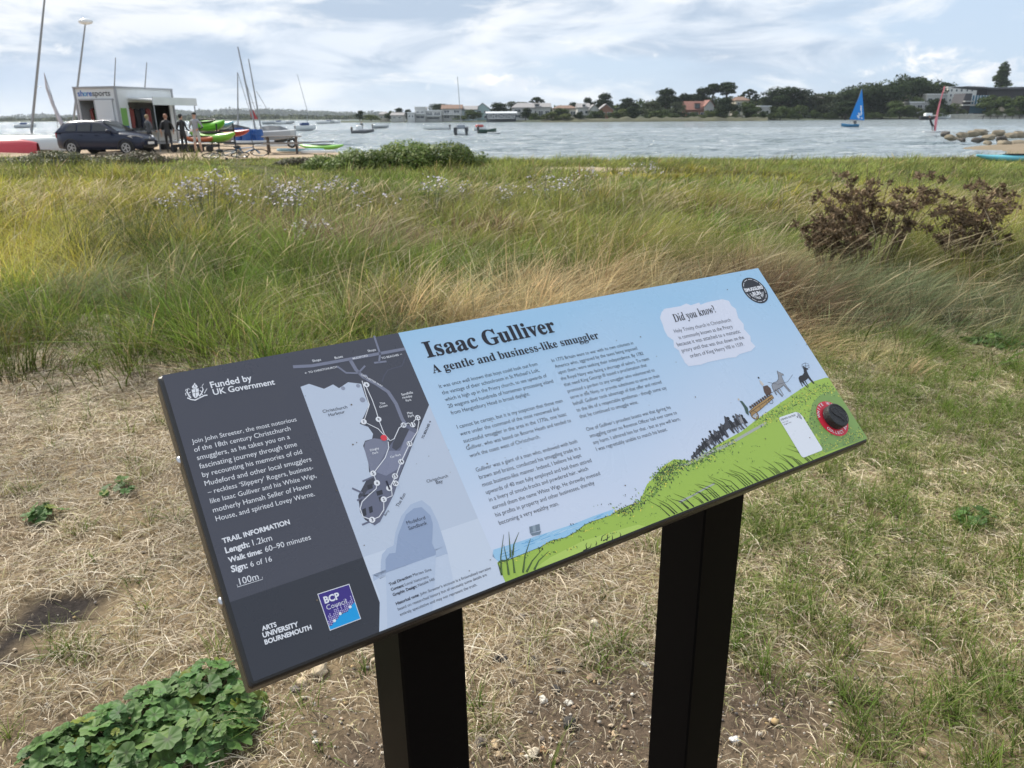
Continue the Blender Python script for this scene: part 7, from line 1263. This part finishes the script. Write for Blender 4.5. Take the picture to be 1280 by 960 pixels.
def picnic_table():
    p = spot(350, 187.6); root = thing('picnic_table', 'weathered brown A-frame picnic table beside the water', 'picnic table', p, R(14)); w = mat('weathered_timber', (.125, .09, .068), .85, var=.3, vscale=6); wt = mat('sun_bleached_timber', (.20, .175, .155), .8, var=.2, vscale=6); t = MB()
    for i in range(5): t.box((0, -.30 + i * .15, .735), (1.75, .135, .04), wt)
    t.build('table_top', root)
    for s in (-1, 1):
        b = MB(); b.box((0, s * .66, .44), (1.75, .13, .04), wt); b.box((0, s * .81, .44), (1.75, .13, .04), wt); b.build('bench', root)
        for sy in (-1, 1): l = MB(); l.tube([(s * .62, sy * .72, 0), (s * .62, sy * .26, .71)], .05, w, 6, True, False); l.build('leg', root)
        c = MB(); c.box((s * .62, 0, .385), (.05, 1.7, .09), w); c.box((s * .66, 0, .675), (.05, .66, .08), w); c.build('cross_bar', root)
def bicycle(label, px_, row, rz, col, lay):
    p = spot(px_, row); root = thing('bicycle', label, 'bicycle', (p.x, p.y, .10), rz, 'bicycles lying on the grass'); root.rotation_euler = (R(lay), 0, rz); fm = mat('bike_frame_%d' % (abs(hash(col)) % 9999), col, .35, metal=.2)
    for x in (-.52, .52):
        w = MB(); n = 28; w.tube([(x + .33 * math.cos(6.2832 * k / n), 0, .33 + .33 * math.sin(6.2832 * k / n)) for k in range(n + 1)], .020, tyre_m, 7, False); wo = w.build('wheel', root); r = MB(); r.tube([(x + .305 * math.cos(6.2832 * k / n), 0, .33 + .305 * math.sin(6.2832 * k / n)) for k in range(n + 1)], .010, rim_m, 5, False)
        for k in range(12): a = 6.2832 * k / 12; r.tube([(x, 0, .33), (x + .3 * math.cos(a), 0, .33 + .3 * math.sin(a))], .0025, rim_m, 3, False)
        r.ell((x, 0, .33), (.025, .04, .025), rim_m, 8, 5); r.build('rim', wo)
    f = MB(); B0, S0, H0, H1 = (-.08, 0, .30), (-.22, 0, .78), (.34, 0, .84), (.37, 0, .72)
    for a, b in ((B0, S0), (S0, H0), (B0, H1), (H0, H1), (B0, (-.52, .03, .33)), (S0, (-.52, .03, .33)), (H1, (.52, .04, .33)), (H1, (.52, -.04, .33))): f.tube([a, b], .019, fm, 7)
    f.build('frame', root); h = MB(); h.tube([(.34, 0, .84), (.33, 0, .94)], .015, trim, 6); h.tube([(.30, -.30, .97), (.36, -.1, .95), (.36, .1, .95), (.30, .30, .97)], .014, trim, 7); h.build('handlebar', root); s = MB(); s.tube([S0, (-.25, 0, .90)], .014, rim_m, 6); s.ell((-.25, 0, .93), (.14, .07, .03), trim, 12, 6); s.build('saddle', root)
    c = MB(); c.tube([(-.08 + .09 * math.cos(6.2832 * k / 16), -.04, .30 + .09 * math.sin(6.2832 * k / 16)) for k in range(17)], .008, rim_m, 5, False); c.tube([(-.08, -.06, .30), (.02, -.06, .18)], .012, trim, 6); c.box((.02, -.10, .18), (.09, .08, .02), trim); c.tube([(-.08, .06, .30), (-.18, .06, .42)], .012, trim, 6); c.box((-.18, .10, .42), (.09, .08, .02), trim); c.build('crank', root)
def drum(label, px_, D, h, r, seed):
    x = DX(px_, D); root = thing('blue_drum', label, 'drum', (x, D, float(ground_z(x, D))), seed, 'blue plastic drums'); m = mat('blue_plastic', (.015, .085, .30), .4, var=.12, vscale=3); b = MB(); n = 22
    b.loft([[(q * math.cos(6.2832 * k / n), q * math.sin(6.2832 * k / n), z * h) for k in range(n)] for q, z in ((r * .9, 0), (r, .04), (r, .30), (r * 1.05, .32), (r * 1.05, .35), (r, .37), (r, .63), (r * 1.05, .65), (r * 1.05, .68), (r, .70), (r, .93), (r * .93, .985), (r * .90, 1.0), (r * .88, .97), (.01, .97))], m, True, True, False); b.build('barrel', root); c = MB()
    for a in (0, 3.1): c.loft([[(.5 * r * math.cos(a) + q * math.cos(6.2832 * k / 10), .5 * r * math.sin(a) + q * math.sin(6.2832 * k / 10), z) for k in range(10)] for q, z in ((.04, h * .97), (.04, h * .97 + .02), (.01, h * .97 + .022))], trim)
    c.build('bung', root)
def build_yard():
    build_car(); build_container(); picnic_table()
    person('person in grey wetsuit with fair hair, leftmost, at the open hatch', spot(184, 187, 38.0), R(150), neo2, neo, fairh, pose='stand', h=1.70); person('person in black with reddish hair and bare forearms, mid stride by the hatch', spot(207, 187.5, 37.0), R(200), neo, neo, mat('reddish_hair', (.32, .16, .10), .7), sleeves=skin_m, pose='walk', h=1.72); person('person in full black wetsuit with short black hair, beside the grey vest man', spot(226, 187, 37.2), R(160), neo, neo, darkh, pose='stand', h=1.72); person('person in grey vest, pale shorts and black cap standing by the kayaks', spot(243, 188.5, 36.4), R(-8), mat('grey_tshirt', (.30, .31, .34), .8), mat('pale_shorts', (.42, .42, .40), .8), darkh, sleeves=neo, lower=skin_m, shoes=mat('sandal', (.05, .04, .035), .8), pose='hips', hat=True, h=1.78)
    green = (.16, .50, .03)
    kayak('upper bright green kayak on the stack behind the man in the grey vest', 262, 156.5, 40.5, .95, 3.1, .78, .52, green, R(-38), R(18)); kayak('lower bright green kayak of the stack', 266, 168, 39.5, .42, 3.2, .80, .48, (.22, .52, .05), R(-30), R(6)); kayak('pale blue kayak behind the upper green one', 270, 154, 42.5, .98, 2.6, .66, .40, (.22, .52, .68), R(-30)); kayak('red kayak with its pointed end toward the drums', 284, 165, 41.5, .62, 2.9, .6, .36, (.52, .075, .05), R(-24)); kayak('orange kayak low beside the man in the grey vest', 250, 173, 39.2, .42, 1.9, .62, .30, (.56, .13, .04), R(-10)); kayak('green kayak lying far right of the picnic table', 402, 183.5, 38.5, .05, 2.3, .56, .26, (.20, .50, .06), R(-14)); 
    kayak('pale turquoise kayak lying on the grass at the right edge of the shore', 1270, 200.5, 25.5, .04, 2.7, .52, .24, (.12, .46, .55), R(3))
    # trolley under the orange kayak, rack under the green ones
    p = spot(240, 185, 38.4); t = thing('kayak_trolley', 'low black kayak trolley with small wheels under the orange kayak', 'trolley', p, R(-6)); f = MB()
    for y in (-.35, .35): f.box((0, y, .32), (2.1, .07, .07), trim)
    for x in (-.9, -.3, .3, .9): f.box((x, 0, .25), (.07, .8, .07), trim)
    f.build('frame', t)
    for x in (-.9, -.45, .0, .45, .9): w = MB(); n = 16; w.loft([[(x + q * math.cos(6.2832 * k / n), y, .17 + q * math.sin(6.2832 * k / n)) for k in range(n)] for q, y in ((.10, -.46), (.17, -.45), (.17, -.36), (.10, -.35))], tyre_m, True, True, True); w.build('wheel', t)
    p = at(268, 172, 40.2); t = thing('kayak_rack', 'dark low rack carrying the stacked green kayaks', 'rack', (p.x, p.y, 0), R(-32)); f = MB()
    for x in (-.9, .9):
        f.tube([(x, -.5, 0), (x, -.5, 1.3)], .04, trim, 6); f.tube([(x, .5, 0), (x, .5, 1.3)], .04, trim, 6); f.tube([(x, -.55, .40), (x, .55, .40)], .035, trim, 6); f.tube([(x, -.55, .93), (x, .55, .93)], .035, trim, 6)
    f.build('frame', t); f = MB(); f.tube([(-.9, .5, .2), (.9, .5, .2)], .03, trim, 6); f.build('rail', t)
    for i, (a, D, h, r, lab) in enumerate(((296, 50.0, 1.0, .32, 'tallest blue drum, leftmost by the red kayak'), (306.5, 49.6, .92, .30, 'second blue drum from the left'), (314.5, 51.0, .92, .30, 'third blue drum, standing a little behind'), (321, 49.8, .92, .29, 'rightmost blue drum next to the picnic table'))): drum(lab, a, D, h, r, i * 1.3)
    # covered boats behind the drums
    for px_, row, D, lab, cm, L in ((281, 160, 55, 'white covered dinghy behind the kayaks', whitegel, 2.2), (287, 163, 54, 'dark covered dinghy left of the drums', mat('dark_boat_cover', (.03, .035, .05), .7), 3.2), (343, 168, 55, 'grey covered dinghy behind the picnic table', mat('grey_boat_cover', (.15, .16, .17), .7), 2.2)):
        x = DX(px_, D); t = thing('covered_dinghy', lab, 'dinghy', (x, D, float(ground_z(x, D)) + .1), R(10), 'covered boats ashore'); hull_mesh(L, 1.4, .62, whitegel if px_ < 285 else mat('dull_grey_hull', (.16, .17, .175), .5)).build('hull', t); c = MB(); c.loft([[(a * L * .46, -.62 * w, .55), (a * L * .46, 0, .62 + .5 * w), (a * L * .46, .62 * w, .55)] for a, w in ((-1, .8), (-.4, 1.0), (.3, .95), (.8, .55), (1.0, .1))], cm, True, True); c.build('cover', t)
    sup('white and blue board lying in front of the drums', 313, 177.2, 2.6, .7, (.62, .66, .70), R(6), .12, mat('board_blue', (.04, .22, .5), .5)); sup('dark grey board lying left of the white and blue one', 300, 178.5, 2.2, .6, (.08, .085, .09), R(4), .05); sup('pale blue board in front of the picnic table', 372, 186.5, 2.3, .65, (.30, .55, .68), R(-8), .06); sup('white board lying right of the pale blue one', 394, 188.0, 1.6, .55, (.72, .73, .72), R(-6), .05); sup('white board half hidden below the table bench', 340, 181, 2.2, .65, (.66, .67, .66), R(5), .06)
    t = thing('launching_trolley', 'dark boat trolley with two wheels right of the picnic table', 'trolley', spot(384, 180.5), R(12)); f = MB(); f.tube([(-1.2, -.5, .25), (1.3, 0, .28), (-1.2, .5, .25)], .03, trim, 6); f.tube([(-.9, -.6, .25), (-.9, .6, .25)], .03, trim, 6); f.build('frame', t)
    for y in (-.65, .65): w = MB(); w.tube([(-.9 + .2 * math.cos(6.2832 * k / 18), y, .25 + .2 * math.sin(6.2832 * k / 18)) for k in range(19)], .055, tyre_m, 7, False); w.build('wheel', t)
    bicycle('grey bicycle lying on the grass, left of the pair', 276, 195.5, R(24), (.30, .31, .32), 72); bicycle('blue bicycle lying on the grass, right of the pair', 303, 193.5, R(14), (.06, .22, .45), 66)
    # beached boats at the far left and the masts
    p = spot(-12, 184.5, 38.0); t = thing('upturned_dinghy', 'bright red upturned dinghy at the far left edge', 'dinghy', (p.x, p.y, .72), R(-8)); o = hull_mesh(4.4, 1.5, .62, mat('red_gelcoat', (.48, .03, .045), .3, coat=.3), bow=.85).build('hull', t); o.rotation_euler = (math.pi, 0, 0); k = MB(); k.tube([(-1.9, 0, .0), (.3, 0, .03), (1.5, 0, -.08)], .03, whitegel, 6); k.build('keel_strip', t)
    p = spot(30, 183, 41.5); t = thing('upturned_dinghy', 'pale grey upturned dinghy between the red one and the car', 'dinghy', (p.x, p.y, .78), R(-6)); o = hull_mesh(4.4, 1.6, .66, mat('pale_grey_gelcoat', (.46, .52, .53), .35), bow=.8).build('hull', t); o.rotation_euler = (math.pi, 0, 0); k = MB(); k.tube([(-1.9, 0, .0), (.3, 0, .03), (1.5, 0, -.08)], .03, greygel, 6); k.build('keel_strip', t)
    sup('small pale blue board at the far left edge below the red dinghy', 6, 187.5, 1.2, .5, (.25, .50, .62), R(3), .10)
    beach_cat('catamaran with the tallest dark mast, behind the upturned dinghies', 39, 168, 44, (57, -14), (39.3, 163), (.50, .52, .52), R(8), thick=.075); beach_cat('catamaran behind the navy car with a white float on its masthead', 88, 168, 44, (107, 27), (91.5, 152), (.10, .26, .20), R(5), True, thick=.06)
    beach_cat('catamaran behind the container, left of two masts above its roof', 142, 160, 52, (144.5, 72), (141, 150), (.5, .5, .5), R(4), thick=.045); beach_cat('catamaran behind the container, right of two masts above its roof', 182, 160, 53, (183.5, 78), (178, 150), (.5, .5, .5), R(4), thick=.045)
    beach_cat('catamaran with the darkest raked mast and a red flag, behind the drums', 318, 165, 53, (297.3, 58.5), (319, 160), (.4, .42, .44), R(15), thick=.065, stays=(((297.5, 92), (312.5, 140)), ((305, 96), (320, 140))), flag=((313, 138), (316, 150))); beach_cat('catamaran with a paler raked mast right of the darkest one', 326, 166, 55, (310.6, 73.5), (326, 159), (.55, .56, .56), R(12), thick=.055, stays=(((320.5, 114), (342.5, 151)),)); beach_cat('catamaran with a short upright mast left of the raked masts', 298, 165, 56, (297, 90.5), (297.5, 158), (.5, .52, .55), R(10), thick=.05)
    # furled sail leaning behind the car, and two white spars on the grass
    D = 37.6; sp = [((55, 91), .02), ((58.5, 110), .16), ((66, 130), .22), ((75, 150), .26), ((82.5, 165), .34), ((85, 172), .2)]; base = at(84, 172, D); t = thing('furled_sail', 'curved pale pink and white furled sail leaning at the back of the car', 'sail', (base.x, base.y, 0)); m_ = MB(); m_.tube([at(*a, D) - Vector((base.x, base.y, 0)) for a, w in sp], [max(.015, w * .5) for a, w in sp], mat('pale_pink_sail', (.60, .54, .55), .7, var=.15, vscale=3), 8, True, True, .5); m_.build('sail', t); m_ = MB(); m_.tube([at(55, 91, D + .1) - Vector((base.x, base.y, 0)), at(68, 130, D + .1) - Vector((base.x, base.y, 0)), at(73, 163, D + .1) - Vector((base.x, base.y, 0)), Vector((at(74, 172, D).x - base.x, 0, 0))], .015, alu, 6); m_.build('spar', t)
    for px0, px1, row, lab in ((98, 132, 198.5, 'white spar lying on the grass below the car door'), (166, 197, 196.8, 'white spar lying on the grass below the front of the car')):
        D = DG(px0, row) - 1.5; a, b = at(px0, row, D), at(px1, row - .6, D + .4); o = MB(); a.z = b.z = .17; c0 = (a + b) / 2; o.tube([a - c0, b - c0], .045, whitegel, 8); o.tube([(a - c0) * 1.0, (a - c0) * 1.04], .05, trim, 8); ob = o.build('white_spar', None, c0); tag(ob, lab, 'spar', 'white spars on the grass')
build_yard()
# ------------------------------------------------------------------ sea air: thin haze that far things fade into
def build_haze():
    mb = MB(); m = bpy.data.materials.new('sea_haze'); m.use_nodes = True; nt = m.node_tree; nt.nodes.clear(); v = nt.nodes.new('ShaderNodeVolumePrincipled'); o = nt.nodes.new('ShaderNodeOutputMaterial'); nt.links.new(v.outputs[0], o.inputs['Volume'])
    v.inputs['Color'].default_value = (.82, .90, 1.0, 1); v.inputs['Density'].default_value = .00011; v.inputs['Anisotropy'].default_value = .3
    mb.box((0, 4250, 21), (12400, 9900, 48.5), m); h = mb.build('haze'); tag(h, kind='stuff')
build_haze()
